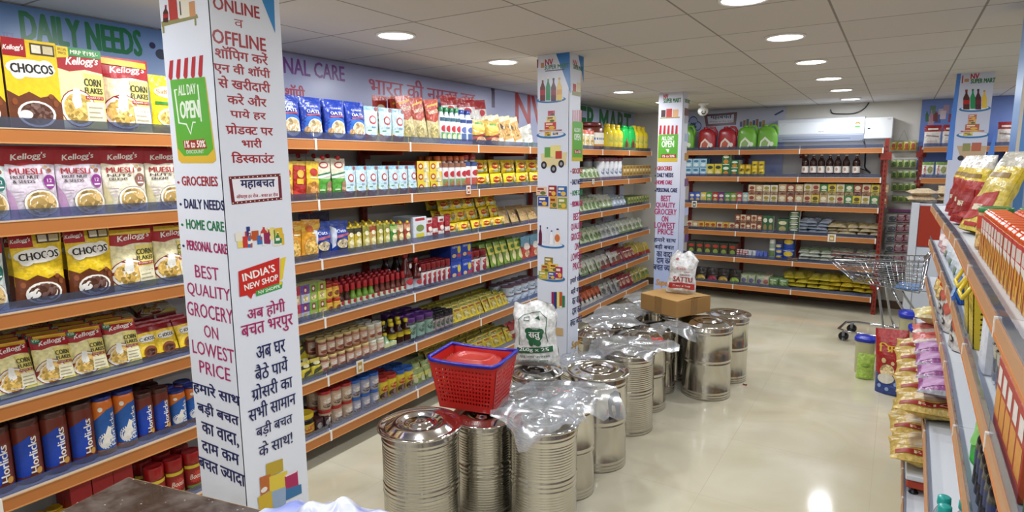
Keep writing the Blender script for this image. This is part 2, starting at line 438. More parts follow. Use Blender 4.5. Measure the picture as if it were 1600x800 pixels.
bs = [-2.26, -1.59, -.95, -.155]
for i in range(3):
    rack_bay(PB, bs[i], bs[i+1], ZB, .40, 'steel rack with orange shelf edges against back wall, %s bay from left' % nth(i), i == 2, i == 0, 1.80)
# right-hand end upright that stands at the front of the last back bay
t = thing('rack_end_post', 'dark red perforated post closing the right end of the back rack', 'rack post', (-.124, 7.58, 0))
m = MB(); m.box(-.02, -.02, 0, .02, .02, 1.88, RED)
for j in range(36): m.box(-.005, -.0215, .03+j*.05, .005, -.0195, .055+j*.05, '#3a120d:paint')
m.build('post', t)
for z in (1.66, .28): m = MB(); m.box(-.05, -.03, z, .05, -.021, z+.08, RED); m.build('bracket', t)

# ================================================================ pillars with printed banners
def pillar(name, x0, y0, x1, y1, label, wrap='#ccd0dc:print', edge=None):
    t = thing(name, label, 'pillar', ((x0+x1)/2, (y0+y1)/2, 0), group='square pillars wrapped in banners')
    m = MB(); w, d = (x1-x0)/2, (y1-y0)/2; m.box(-w+.004, -d+.004, 0, w-.004, d-.004, ZC, '#c9c6c0:paint'); m.build('core', t)
    return t, Vector(((x0+x1)/2, (y0+y1)/2, 0))
class Sign:
    """a printed sheet lying on a vertical plane, laid out from measured photograph points"""
    def __init__(self, plane, org): self.pl, self.o, self.m, self.n = plane, org, MB(), 0
    def L(self, s, z, off=0): return tuple(Vector(self.pl.P(s, z, off))-self.o)
    def sheet(self, s0, z0, s1, z1, c, th=.002, nu=1, nv=1):
        a = self.L(s0, z0, -th); b = self.L(s1, z1, 0)
        self.m.box(*a, *b, c if not callable(c) else '#ffffff')
        return self
    def off(self): self.n += 1; return .0003+self.n*.00002
    def poly(self, pts, c):
        o = self.off(); q = [self.pl.at(*p) for p in pts]; self.m.add([self.L(s, z, o) for s, z in q], [list(range(len(q)))], c)
    def spoly(self, pts, c):
        o = self.off(); self.m.add([self.L(s, z, o) for s, z in pts], [list(range(len(pts)))], c)
    def rect(self, x0, y0, x1, y1, c):
        xc = (x0+x1)/2; za = self.pl.at(xc, y0)[1]; zb = self.pl.at(xc, y1)[1]; zm = (za+zb)/2
        s0, s1 = self.pl.sx(zm, x0), self.pl.sx(zm, x1); self.spoly([(s0, zb), (s1, zb), (s1, za), (s0, za)], c)
    def ell(self, xc, yc, rx, ry, c, n=28):
        s, z = self.pl.at(xc, yc); a = (self.pl.sx(z, xc+rx)-self.pl.sx(z, xc-rx))/2; b = (self.pl.at(xc, yc-ry)[1]-self.pl.at(xc, yc+ry)[1])/2
        self.spoly([(s+a*math.cos(2*PI*i/n), z+b*math.sin(2*PI*i/n)) for i in range(n)], c)
    def text(self, s, x0, x1, yc, hpx, c, bold=.02, shear=0, rot=0):
        bold = min(.044, max(bold*1.6, .032)) if s.isascii() and bold > .01 else bold
        xc = (x0+x1)/2; z = self.pl.at(xc, yc)[1]; h = self.pl.at(xc, yc-hpx/2)[1]-self.pl.at(xc, yc+hpx/2)[1]
        a, b = self.pl.sx(z, x0), self.pl.sx(z, x1); o = self.off()
        put_text(self.m, s, lambda u, v, k: self.L(u, v, k), (a+b)/2, z, b-a, h, c, o, bold, shear, rot)
    def bottle(self, x0, y0, x1, y1, c, cap, lab=None):
        w = x1-x0; h = y1-y0; xm = (x0+x1)/2
        self.poly([(x0, y1), (x1, y1), (x1, y0+.42*h), (xm+.16*w, y0+.2*h), (xm+.16*w, y0), (xm-.16*w, y0), (xm-.16*w, y0+.2*h), (x0, y0+.42*h)], c)
        self.rect(xm-.2*w, y0, xm+.2*w, y0+.09*h, cap)
        if lab: self.rect(x0, y0+.52*h, x1, y0+.74*h, lab)
    def prod(self, x0, y0, x1, y1, c):
        w, h = x1-x0, y1-y0; self.rect(x0, y0, x1, y1, c); k = lin(c.split(':')[0]); dark = sum(k[:3]) < .9
        a, b = ('#e6dcc6:print', '#d9b04a:print') if dark else ('#8a2f2a:print', '#5a6a3a:print')
        self.rect(x0+.12*w, y0+.14*h, x1-.3*w, y0+.34*h, a); self.ell(x0+.62*w, y0+.68*h, .26*w, .2*h, b, 14); self.rect(x0+.1*w, y0+.5*h, x0+.36*w, y0+.58*h, a); self.rect(x0, y1-.08*h, x1, y1, b)
    def plate(self, xc, yc, rx, ry):
        self.ell(xc, yc, rx, ry, '#2f6fa8:print'); self.ell(xc, yc-ry*.25, rx*.86, ry*.7, '#d7dbe6:print')
    def done(self, name, parent): return self.m.build(name, parent)
DR, NAVY, GRN, MAG = '#a3202b:print', '#1d2257:print', '#1d7a4a:print', '#a8215f:print'
def banner_mat(name, a, b, zlo, zhi):
    def fn(nt, bs):
        tc = nt.nodes.new('ShaderNodeTexCoord'); sp = nt.nodes.new('ShaderNodeSeparateXYZ'); mr = nt.nodes.new('ShaderNodeMapRange'); mr.inputs[1].default_value = zlo; mr.inputs[2].default_value = zhi
        n = nt.nodes.new('ShaderNodeTexNoise'); n.inputs['Scale'].default_value = 1.1; ad = nt.nodes.new('ShaderNodeMath'); ad.operation = 'MULTIPLY_ADD'; ad.inputs[1].default_value = .7; ad.inputs[2].default_value = -.35
        sm = nt.nodes.new('ShaderNodeMath'); sm.operation = 'ADD'; sm.use_clamp = True; mx = nt.nodes.new('ShaderNodeMix'); mx.data_type = 'RGBA'
        mx.inputs[6].default_value = lin(a); mx.inputs[7].default_value = lin(b)
        nt.links.new(tc.outputs['Object'], sp.inputs[0]); nt.links.new(sp.outputs[2], mr.inputs[0]); nt.links.new(tc.outputs['Object'], n.inputs['Vector']); nt.links.new(n.outputs[0], ad.inputs[0])
        nt.links.new(mr.outputs[0], sm.inputs[0]); nt.links.new(ad.outputs[0], sm.inputs[1]); nt.links.new(sm.outputs[0], mx.inputs[0]); nt.links.new(mx.outputs[2], bs.inputs['Base Color'])
        bs.inputs['Roughness'].default_value = .28
    return custom(name, fn)
WRAP = '#dde1ec:print'
# ---- nearest pillar
x0, y0, x1, y1 = -1.985, 1.115, -1.73, 1.36
T1, o1 = pillar('banner_pillar', x0, y0, x1, y1, 'white square pillar nearest the camera with red and blue Hindi lettering')
S = Sign(Plane('X', x1, 1), o1); S.sheet(y0, 0, y1, ZC, WRAP)
S.text('ONLINE', 333, 405, 12, 19, DR); S.text('व', 366, 380, 37, 12, DR, .0); S.text('OFFLINE', 332, 415, 63, 21, DR)
for s, a, b, y, h in (('शॉपिंग करें'.replace('पिं', 'िंप'), 336, 418, 86, 19), ('एन वी शॉपी', 334, 422, 110, 19), ('से खरीदारी', 341, 422, 132, 19), ('करे और', 355, 416, 156, 17), ('पाये हर', 360, 415, 179, 16), ('प^ोडक~ट पर', 353, 426, 202, 17), ('भारी', 378, 409, 223, 15), ('िडस~काउंट', 362, 428, 246, 17)):
    S.text(s, a, b, y, h, DR, .03)
S.poly([(408, -3), (428, -3), (430, 52)], '#2e86c6:print')
S.poly([(357, 276), (438, 271), (441, 312), (362, 320)], '#6d1f2a:print'); S.poly([(362, 280), (434, 276), (436, 308), (367, 315)], '#e9e6ee:print')
for i in range(12):
    S.ell(360+i*7, 278.3-i*.42, .9, .9, '#f5e9d0:print'); S.ell(364+i*6.8, 317.3-i*.65, .9, .9, '#f5e9d0:print')
S.text('महाबचत', 376, 429, 288, 14, NAVY, .04); S.text('ऑफर्स हर रोज - बचत हर रोज', 369, 434, 306, 8, DR, .02)
pc = random.Random(3); cols = ['#d9b23a', '#3b6fb0', '#c33a33', '#e6dfcf', '#2f7d4f', '#8c2b55', '#243a7a', '#e3d27a', '#b8552d', '#dfe6ea']
for i in range(26):
    x = 364+pc.random()*74; w = 5+pc.random()*7; h = 9+pc.random()*14; yb = 388-(x-364)*.06-(pc.random()**2)*12
    if i % 3: S.rect(x, yb-h, x+w, yb, cols[i % 10]+':print')
    else: S.bottle(x, yb-h*1.2, x+w*.8, yb, cols[i % 10]+':print', '#f0ede6:print', '#efe9dd:print')
S.poly([(372, 424), (436, 402), (436, 446), (395, 459), (392, 467), (386, 461), (374, 464)], '#c52b26:print'); S.poly([(399, 455), (441, 440), (440, 450), (400, 463)], '#3f9a4b:print')
S.poly([(438, 404), (446, 401), (441, 436), (437, 437)], '#e3c82e:print'); S.ell(438, 442, 2.3, 3, '#e3c82e:print')
S.text("INDIA'S", 378, 429, 426, 12, '#f4f0ea:print', .025, 0, .12); S.text('NEW SHOP', 381, 434, 441, 9, '#f4f0ea:print', .025, 0, .12); S.text('NV SHOPPE', 403, 437, 452, 5, '#eaf3e6:print', .02, 0, .1)
S.text('अब होगी', 386, 445, 484, 25, MAG, .012); S.text('बचत भरपुर', 377, 457, 512, 26, MAG, .012)
for s, a, b, y, h in (('अब घर', 400, 445, 546, 21), ('बैठे पायें', 398, 449, 575, 25), ('ग^ोसरी का', 393, 456, 604, 25), ('सभी सामान', 388, 461, 633, 26), ('बड़ी बचत', 400, 456, 664, 24), ('के साथ!', 404, 456, 692, 23)):
    S.text(s, a, b, y, h, NAVY, .012)
for p, c in (([(415, 725), (441, 716), (442, 735), (416, 747)], '#b59a2e'), ([(405, 746), (422, 740), (423, 764), (407, 775)], '#b5622c'), ([(420, 745), (448, 735), (449, 758), (421, 772)], '#d8bf3f'), ([(444, 745), (464, 735), (466, 760), (446, 768)], '#a61f57'), ([(402, 777), (424, 766), (426, 795), (405, 799)], '#c9a92e'), ([(424, 768), (446, 760), (446, 790), (426, 798)], '#8fa5c4'), ([(446, 764), (470, 756), (471, 770), (446, 782)], '#2c6da0')):
    S.poly(p, c+':print')
S.poly([(445, 742), (463, 734), (463, 737), (446, 745)], '#e8d9e0:print'); S.ell(412, 765, 5, 4, '#e8e2da:print')
S.done('banner_face', T1)
S = Sign(Plane('Y', y0, -1), o1); S.sheet(x0, 0, x1, ZC, WRAP)
S.poly([(252, 34), (308, 22), (310, 28), (253, 42)], '#8e8a56:print'); S.rect(254, 40, 257, 52, '#8e8a56:print'); S.rect(304, 28, 307, 40, '#8e8a56:print')
S.bottle(255, 8, 263, 35, '#4a1f1a:print', '#d33:print'.replace('#d33', '#b32a2a'), '#a82222:print'); S.rect(264, -4, 277, 31, '#b5382f:print'); S.rect(279, -4, 297, 28, '#e4dccb:print'); S.rect(281, 2, 283, 24, '#3a3a3a:print'); S.rect(296, 2, 305, 26, '#c98e5a:print')
for i in range(5):
    a = 264+i*11.6; S.poly([(a+1.5, 95-i*2), (a+7, 94-i*2), (a+5.8, 121-i), (a+4, 126-i), (a+1, 124-i), (a-.6, 120-i)], '#b3262c:print')
S.poly([(267, 126), (321, 121), (338, 250), (333, 255), (284, 255), (279, 250)], '#d9b23a:print'); S.poly([(266, 125), (320, 120), (334, 233), (325, 243), (288, 244), (278, 232)], '#59a836:print')
S.text('ALL DAY', 279, 306, 140, 16, '#e6efdf:print', .02); S.text('OPEN', 282, 311, 171, 27, '#e6efdf:print', .03)
for q in ([(272, 140), (274, 140), (281, 192), (279, 192)], [(279, 191), (292, 193), (298, 207), (301, 190), (306, 190), (306, 192), (302, 192), (298.5, 211), (291, 195), (279, 193)], [(308, 132), (310, 132), (316, 190), (314, 190)], [(272, 140), (277, 139), (277, 141), (272, 142)]):
    S.poly(q, '#e6efdf:print')
S.poly([(286, 220), (320, 217), (324, 232), (289, 234)], '#9c2b25:print'); S.text('1% to 50%', 289, 321, 225, 11, '#f2efe6:print', .03); S.text('DISCOUNT', 292, 319, 237, 5.5, '#dbe8d2:print', .02)
for s, a, b, y, h, c in (('GROCERIES', 284.5, 340, 283, 14.5, DR), ('DAILY NEEDS', 288.5, 350, 319.5, 15, NAVY), ('HOME CARE', 291.5, 350, 352, 15, GRN), ('PERSONAL CARE', 292.5, 355, 386, 15, MAG)): S.text(s, a, b, y, h, c, .022)
for x, y, c in ((279, 285, DR), (282.5, 319, NAVY), (285, 351, GRN), (287, 384, NAVY)): S.ell(x, y, 1.8, 2, c)
for s, a, b, y, h in (('BEST', 305, 342, 426, 20), ('QUALITY', 293, 360, 457, 22), ('GROCERY', 293, 364, 488, 22), ('ON', 319, 341, 519, 19), ('LOWEST', 301, 366, 549, 21), ('PRICE', 312, 360, 579, 20)): S.text(s, a, b, y, h, MAG, .008)
for s, a, b, y, h in (('हमारे साथ', 302, 375, 614, 22), ('बड़ी बचत', 309, 373, 646, 22), ('का वादा,', 316, 373, 679, 20), ('दाम कम', 316, 374, 708, 17), ('बचत ज~यादा', 311, 383, 737, 18)): S.text(s, a, b, y, h, NAVY, .03)
S.done('banner_face', T1)

# ---- second pillar
x0, y0, x1, y1 = -1.905, 3.345, -1.69, 3.50
T2, o2 = pillar('banner_pillar', x0, y0, x1, y1, 'white pillar behind the steel drums with printed groceries on plates')
S = Sign(Plane('Y', y0, -1), o2); S.sheet(x0, 0, x1, ZC, '#d6dcea:print')
S.poly([(868, 82), (890, 80), (892, 146)], '#2e77bf:print'); S.text('NV', 852, 864, 97, 9, '#b3262c:print', .05); S.text('SUPER MART', 851, 889, 104, 7, '#1f6e3c:print', .04); S.rect(852, 109, 882, 110.5, NAVY)
S.rect(839, 93, 841, 106, '#8a3a3a:print'); S.rect(845, 98, 850, 106, '#b9875c:print')
S.plate(861, 156, 23, 5); S.bottle(844, 122, 852, 158, '#6b1f1a:print', '#e8e3dc:print', '#a82222:print'); S.bottle(853, 120, 860, 157, '#1f8a55:print', '#e8e3dc:print'); S.bottle(861, 122, 869, 158, '#5a2030:print', '#3a2a2a:print', '#8a2233:print'); S.bottle(870, 121, 878, 157, '#e0bd4a:print', '#c99', '#d79a3a:print') if False else S.bottle(870, 121, 878, 157, '#e0bd4a:print', '#c78a3a:print', '#d79a3a:print')
S.plate(861, 211, 23, 5.5)
for q, c in (((856, 173, 867, 181), '#c9627f'), ((854, 182, 868, 192), '#e0cf8a'), ((851, 191, 869, 203), '#c2453f'), ((843, 203, 878, 205), '#8c2b45'), ((851, 206, 861, 213), '#d9b23a'), ((864, 207, 872, 211), '#2a2f6a')): S.prod(*q, c+':print')
S.poly([(845, 240), (886, 238), (884, 258), (848, 262)], '#d8c89a:print'); S.rect(851, 230, 863, 246, '#5f9a45:print'); S.rect(860, 227, 876, 245, '#e2d68a:print'); S.rect(868, 236, 878, 248, '#b3402f:print')
for q in ((850, 258, 4.5, 6), (865, 264, 4.8, 6.5), (877, 256, 4.5, 6)): S.ell(*q, '#23242c:print'); S.ell(q[0], q[1], q[2]*.45, q[3]*.45, '#9a9aa2:print')
for q, c in (((838, 292, 855, 306), '#dcb9a0'), ((857, 290, 870, 308), '#8f2733'), ((871, 291, 886, 308), '#2f63a5'), ((841, 307, 857, 323), '#2a3f8f'), ((859, 308, 871, 326), '#c59a4a'), ((872, 309, 886, 327), '#7d8f3c')): S.prod(*q, c+':print')
S.plate(861, 383, 21, 5)
for q, c in (((842, 352, 847, 383), '#5d1f3c'), ((853, 355, 858, 380), '#d6d9e4'), ((859, 360, 865, 382), '#e8e8ee'), ((867, 357, 876, 382), '#e3d7cf')): S.bottle(*q, c+':print', '#2a2f6a:print')
S.ell(871, 372, 4, 6, '#c8703c:print'); S.plate(861, 434, 22, 6)
for q, c in (((851, 402, 864, 416), '#8f7a2b'), ((846, 414, 859, 426), '#c9a04a'), ((859, 412, 872, 426), '#d9c25a'), ((842, 424, 856, 436), '#a8aa3c'), ((857, 425, 868, 437), '#3a4f9a'), ((868, 417, 879, 436), '#a61f57')): S.prod(*q, c+':print')
for i in range(9): S.rect(862+(i % 5)*4.2, 462-(i // 5)*6, 866+(i % 5)*4.2, 482-(i % 3)*2, cols[i]+':print')
S.rect(866, 512, 880, 524, '#c9a878:print')
S.done('banner_face', T2)
S = Sign(Plane('X', x1, 1), o2); S.sheet(y0, 0, y1, ZC, '#d6dcea:print')
S.poly([(903, 84), (912, 87), (912, 130)], '#2e77bf:print'); S.text('NV', 895, 902, 98, 8, '#b3262c:print', .05); S.text('SUPER MART', 896, 911, 106, 7, '#1f6e3c:print', .03)
S.rect(894, 143, 908, 150, '#8e8a56:print'); S.rect(895, 131, 900, 143, '#b5382f:print'); S.rect(901, 129, 907, 143, '#d9c79a:print')
for i in range(5): S.rect(894.5+i*3.2, 172, 896+i*3.2, 192, '#c2505a:print')
S.rect(893.5, 192, 910.5, 252, '#c2b02e:print'); S.rect(894.5, 190, 910, 246, '#59a836:print'); S.text('OPEN', 897, 907, 214, 10, '#e6efdf:print', .03); S.text('ALL DAY', 897, 907, 203, 6, '#e6efdf:print', .03); S.rect(897, 234, 908, 240, '#9c2b25:print')
S.text('1% to 50%', 898, 907, 237, 4, '#f2efe6:print', .02)
for s, a, b, y, c in (('GROCERIES', 894, 910, 267, DR), ('DAILY NEEDS', 894, 910, 284, NAVY), ('HOME CARE', 894, 910, 301, GRN), ('PERSONAL CARE', 894, 910, 318, MAG)): S.text(s, a, b, y, 8, c, .03); S.ell(892, y+1, .8, 1.2, c)
for s, a, b, y in (('BEST', 896, 907, 338), ('QUALITY', 892, 909, 354), ('GROCERY', 892, 909, 369), ('ON', 898, 904, 385), ('LOWEST', 892, 909, 400), ('PRICE', 895, 908, 415)): S.text(s, a, b, y, 11, MAG, .012)
for s, a, b, y in (('हमारे साथ', 891, 909, 436), ('बड़ी बचत', 892, 909, 453), ('का वादा', 894, 908, 469), ('दाम कम', 894, 908, 485), ('बचत ज~यादा', 891, 909, 502)): S.text(s, a, b, y, 11, NAVY, .03)
S.text('Super', 893, 908, 537, 14, '#c79a4a:print', .03, .2); S.text('Sale', 895, 907, 553, 12, '#c79a4a:print', .03, .2)
S.done('banner_face', T2)

# ---- third pillar, at the back corner of the aisle
x0, y0, x1, y1 = -1.965, 5.76, -1.735, 5.93
T3, o3 = pillar('banner_pillar', x0, y0, x1, y1, 'farthest left pillar near the back rack, with a blue bordered shopping banner')
GR = banner_mat('banner_blue_to_white', '#7f9fdc', '#d5d8e6', -.2, 1.5)
S = Sign(Plane('Y', y0, -1), o3); S.sheet(x0, 0, x1, ZC, GR)
S.text('NV', 1037, 1044, 151, 7, '#b3262c:print', .05); S.text('SUPER MART', 1037, 1064, 157, 7, '#1f6e3c:print', .04)
S.rect(1031, 183, 1062, 185, '#8e8a56:print'); S.rect(1033, 172, 1040, 183, '#4a2a2a:print'); S.rect(1041, 170, 1050, 183, '#b5382f:print'); S.rect(1051, 171, 1060, 183, '#d9a77a:print')
for i in range(5): S.poly([(1031+i*6.2, 196), (1034+i*6.2, 196), (1033.5+i*6.3, 210), (1029.5+i*6.3, 210)], '#b3262c:print')
S.rect(1028, 212, 1059, 253, '#cdb33a:print'); S.rect(1029, 210, 1059, 247, '#59a836:print'); S.text('ALL DAY', 1034, 1053, 216, 6, '#e6efdf:print', .03); S.text('OPEN', 1034, 1053, 225, 10, '#e6efdf:print', .04); S.poly([(1040, 233), (1046, 233), (1044, 239)], '#e6efdf:print')
S.rect(1033, 241, 1056, 247, '#9c2b25:print'); S.text('1% to 50%', 1035, 1054, 244, 4, '#f2efe6:print', .03)
for s, a, b, y, c in (('GROCERIES', 1027, 1050, 263, DR), ('DAILY NEEDS', 1027, 1052, 273.5, NAVY), ('HOME CARE', 1026, 1050, 285, MAG), ('PERSONAL CARE', 1026, 1058, 297, NAVY)): S.text(s, a, b, y, 6.5, c, .04); S.ell(1024, y+1, 1, 1.2, c)
for s, a, b, y in (('BEST', 1033, 1048, 310), ('QUALITY', 1025, 1055, 321), ('GROCERY', 1023, 1057, 331), ('ON', 1034, 1044, 342), ('LOWEST', 1023, 1055, 352), ('PRICE', 1028, 1052, 362)): S.text(s, a, b, y, 9, MAG, .012)
for s, a, b, y in (('हमारे साथ', 1022, 1056, 375), ('बड़ी बचत', 1023, 1053, 386), ('का वादा', 1026, 1050, 398), ('दाम कम', 1026, 1050, 408), ('बचत ज~यादा', 1021, 1055, 419)): S.text(s, a, b, y, 9, NAVY, .03)
S.text('Super', 1025, 1047, 443, 12, '#c08a4a:print', .03, .2)
S.done('banner_face', T3)
S = Sign(Plane('X', x1, 1), o3); S.sheet(y0, 0, y1, ZC, GR)
S.text('SUPER MART', 1070, 1078, 158, 6, '#1f6e3c:print', .03)
for y, c in ((175, '#6b3f3f'), (187, '#a8a8b4'), (215, '#aab4d8'), (245, '#b08a55'), (285, '#6a4f74'), (330, '#aab4d8'), (360, '#8a5a3a'), (372, '#5a3f74')): S.rect(1069.5, y-6, 1075.5, y+6, c+':print')
S.done('banner_face', T3)

# ---- right pillar by the back wall, blue bordered banner
x0, y0, x1, y1 = .315, 5.78, .54, 5.95
T4, o4 = pillar('banner_pillar', x0, y0, x1, y1, 'right-hand pillar behind the rice bags with a blue and white drinks banner')
S = Sign(Plane('Y', y0, -1), o4); S.sheet(x0, 0, x1, ZC, '#c2c8de:print')
S.poly([(1496, 113), (1502, 113), (1493, 190), (1488, 250), (1478, 250), (1485, 190)], '#4d7fcf:print'); S.poly([(1552, 215), (1556, 205), (1552, 262), (1535, 262)], '#4d7fcf:print')
S.text('NV', 1517, 1530, 119, 8, '#b3262c:print', .06); S.text('SUPER MART', 1517, 1555, 126, 7, '#1f6e3c:print', .04); S.rect(1503, 118, 1505, 130, '#a83a3a:print'); S.rect(1507, 123, 1514, 128, '#b9875c:print')
S.plate(1523, 170, 25, 5); S.bottle(1505, 140, 1515, 171, '#4a1f1a:print', '#8a2a2a:print', '#a82222:print'); S.bottle(1516, 139, 1524, 170, '#1f8a55:print', '#1f6a45:print'); S.bottle(1524, 139, 1533, 171, '#4a2030:print', '#2a2a3a:print', '#6a2233:print'); S.bottle(1534, 141, 1542, 169, '#e0bd4a:print', '#c78a3a:print')
S.plate(1520, 211, 26, 5)
for q, c in (((1513, 179, 1526, 187), '#c06a55'), ((1512, 187, 1525, 194), '#d0a878'), ((1508, 194, 1530, 204), '#b0604a'), ((1501, 204, 1538, 206), '#a8505a'), ((1505, 207, 1520, 212), '#d9c25a')): S.prod(*q, c+':print')
S.poly([(1495, 228), (1543, 228), (1536, 246), (1501, 247)], '#b9a184:print'); S.rect(1504, 224, 1516, 236, '#8a8a55:print'); S.rect(1518, 223, 1533, 236, '#b0604a:print')
for q in ((1501, 247, 5, 4), (1519, 250, 5, 4), (1534, 246, 5, 4)): S.ell(*q, '#23242c:print')
S.done('banner_face', T4)
# ---- right pillar near, only its edge shows
x0, y0, x1, y1 = .405, 3.31, .62, 3.50
T5, o5 = pillar('banner_pillar', x0, y0, x1, y1, 'pillar at right picture edge with a pale blue banner and cream border')
S = Sign(Plane('Y', y0, -1), o5); S.sheet(x0, 0, x1, ZC, '#5a8fd0:print')
S.spoly([(x0, 0), (x0+.012, 0), (x0+.012, ZC), (x0, ZC)], '#cfcabf:print'); S.spoly([(x0+.05, 1.0), (x1, .9), (x1, ZC), (x0+.03, ZC)], '#a9bde4:print'); S.spoly([(x0+.055, 1.5), (x0+.2, 1.5), (x0+.2, 1.95), (x0+.045, 1.95)], '#d9b23a:print'); S.spoly([(x0+.065, 1.53), (x0+.2, 1.53), (x0+.2, 1.94), (x0+.055, 1.94)], '#59a836:print')
S.done('banner_face', T5)
S = Sign(Plane('X', x0, -1), o5); S.sheet(y0, 0, y1, ZC, '#5a8fd0:print'); S.done('banner_face', T5)

# ================================================================ printed banner along the left wall
oL = Vector((XL, 0, 1.8))
def wall_banner(ya, yb, label, fn, a='#c2c6de', b='#aab0d6'):
    t = Sign(Plane('X', XL+.012, 1), Vector((XL+.012, ya, 1.86))); t.sheet(ya, 1.80, yb, ZC-.004, banner_mat('wall_banner_%d' % int(ya*10), a, b, -.1, .45), .008); fn(t)
    return tag(t.done('wall_banner', None) if False else t.m.build('wall_banner', None, tuple(t.o)), label, 'banner', 'printed banners along the left wall')
def fnA(S):
    S.text('DAILY NEEDS', 33, 220, 54, 42, '#1f7a4c:print', .03); S.ell(238, 71, 5, 5, NAVY); S.ell(252, 85, 9, 8, '#2c3550:print')
    S.text('एन', 5, 22, 62, 22, '#7f8fc4:print', .02)
def fnB(S):
    S.text('PERSONAL CARE', 372, 538, 103, 25, '#7a3f93:print', .02); S.text('एन वी शॉपी', 398, 476, 143, 26, '#b3325a:print', .03); S.text('भारत की नम्बर वन', 577, 742, 146, 38, '#b3425f:print', .02); S.rect(768, 143, 773, 168, '#5a4a6a:print'); S.ell(770, 140, 3, 3.5, '#4a3a4a:print'); S.text('NV', 806, 850, 172, 44, '#b3262c:print', .05)
def fnC(S): S.text('SUPER MART', 862, 985, 189, 42, '#1f6e3c:print', .03); S.text('SUPER', 995, 1007, 192, 8, '#1f6e3c:print', .03); S.text('NV', 994, 1000, 184, 8, '#b3262c:print', .05)
wall_banner(.3, 1.75, 'blue wall banner above left shelves reading DAILY NEEDS', fnA, '#c2cde2', '#6f95cc')
wall_banner(1.752, 5.2, 'lavender wall banner above oats pouches with Hindi lettering', fnB)
t_ = Sign(Plane('X', XL+.012, 1), Vector((XL+.012, 6.95, .3))); t_.sheet(6.95, .25, 7.62, 1.62, banner_mat('corner_banner', '#4f74c4', '#d5d9ea', -.2, 1.2), .008)
for i_ in range(4): t_.spoly([(7.1, .45+i_*.3), (7.48, .45+i_*.3), (7.44, .55+i_*.3), (7.28, .62+i_*.3), (7.12, .56+i_*.3)], ('#8a4a6a:print', '#3f62b0:print', '#b0a0c0:print', '#7a8fc8:print')[i_])
tag(t_.m.build('wall_banner', None, tuple(t_.o)), 'blue and white banner seen through the far end of left rack', 'banner')
wall_banner(5.202, 7.95, 'lavender wall banner above far left shelves reading SUPER MART', fnC)

# ================================================================ packaging kit
class Proto:
    def __init__(self, body, parts=()): self.body, self.parts = body, list(parts)
def bulge(u, v, kind):
    a = max(0., 1-(2*u-1)**2)**.62
    if kind == 'stand': p = (1-max(0, v)**2.4)*.96+.02; p *= min(1, .55+v*6)
    elif kind == 'gusset': p = (1-max(0, (v-.55)/.45)**1.8) if v > .55 else 1.; p = .97*p+.02; a = max(0., 1-abs(2*u-1)**4)**.5
    else: p = max(0., math.sin(PI*min(1, max(0, (v-.05)/.9))))**.55+.015
    return a*p
def wr(u, v, s, amp):
    return amp*(math.sin(9*u+5*v+s)+.7*math.sin(17*u-13*v+2.3*s)+.5*math.sin(23*v+7*u*v+s*3.1))
def pouch(w, h, d, base, bands=(), dec=(), kind='stand', foil='foil', seed=1, wam=.0022, nu=16, nv=20, crimp=None, back=None, edge=None):
    """soft packet; front faces local -Y, base on z=0"""
    m = MB()
    def ed(v):
        if edge: return edge(v)
        if kind == 'pillow': return 1-.035*math.sin(PI*v)
        return 1-.05*math.sin(PI*min(1, v*1.1))*(v > 0)+.0
    amp = wam*w/.14
    def front(u, v, off=0.):
        b = bulge(u, v, kind); return ((u-.5)*w*ed(v), -(d/2*b+wr(u, v, seed, amp)*min(1, b*2)+off+.0004), v*h)
    def bk(u, v):
        b = bulge(u, v, kind); return ((u-.5)*w*ed(v), d/2*b*(1 if kind != 'stand' else .8)+wr(u, v, seed+4, amp)*min(1, b*2)+.0004, v*h)
    c0 = base+':'+foil if ':' not in base else base
    cuts = sorted(set([i/nv for i in range(nv+1)]+[x for b in bands for x in b[:2]]))
    if crimp: cuts = sorted(set(cuts+[1-.06, .06]))
    def col(v):
        c = c0
        for a, e, k in bands:
            if a <= v <= e: c = k+':'+foil if ':' not in k else k
        return c
    for side in (front, bk):
        for a, e in zip(cuts, cuts[1:]):
            m.grid(lambda u, t, a=a, e=e: side((1-math.cos(PI*u))/2, a+(e-a)*t), nu, 1, col((a+e)/2))
    decals(m, dec, front, .0022, h/w, 8, .0003)
    return m
def carton(w, h, d, base, dec=(), side=None, sdec=(), top=None, kind='card'):
    m = MB(); c = base+':'+kind if ':' not in base else base
    m.box(-w/2, -d/2, 0, w/2, d/2, h, c, min(w, d, h)*.02)
    decals(m, dec, lambda u, v, o: ((u-.5)*w, -d/2-o, v*h), .0004, h/w, 1)
    if side:
        for s in (-1, 1): m.add([(s*(w/2+.0003), -d*.49, h*.01), (s*(w/2+.0003), d*.49, h*.01), (s*(w/2+.0003), d*.49, h*.99), (s*(w/2+.0003), -d*.49, h*.99)], [(0, 1, 2, 3)], side+':'+kind)
    if top: m.add([(-w*.49, -d*.49, h+.0003), (w*.49, -d*.49, h+.0003), (w*.49, d*.49, h+.0003), (-w*.49, d*.49, h+.0003)], [(0, 1, 2, 3)], top+':'+kind)
    return m
def wrapmap(r, h, arc=.42):
    return lambda u, v, o: ((r+o)*math.sin((u-.5)*2*PI*arc), -(r+o)*math.cos((u-.5)*2*PI*arc), v*h)
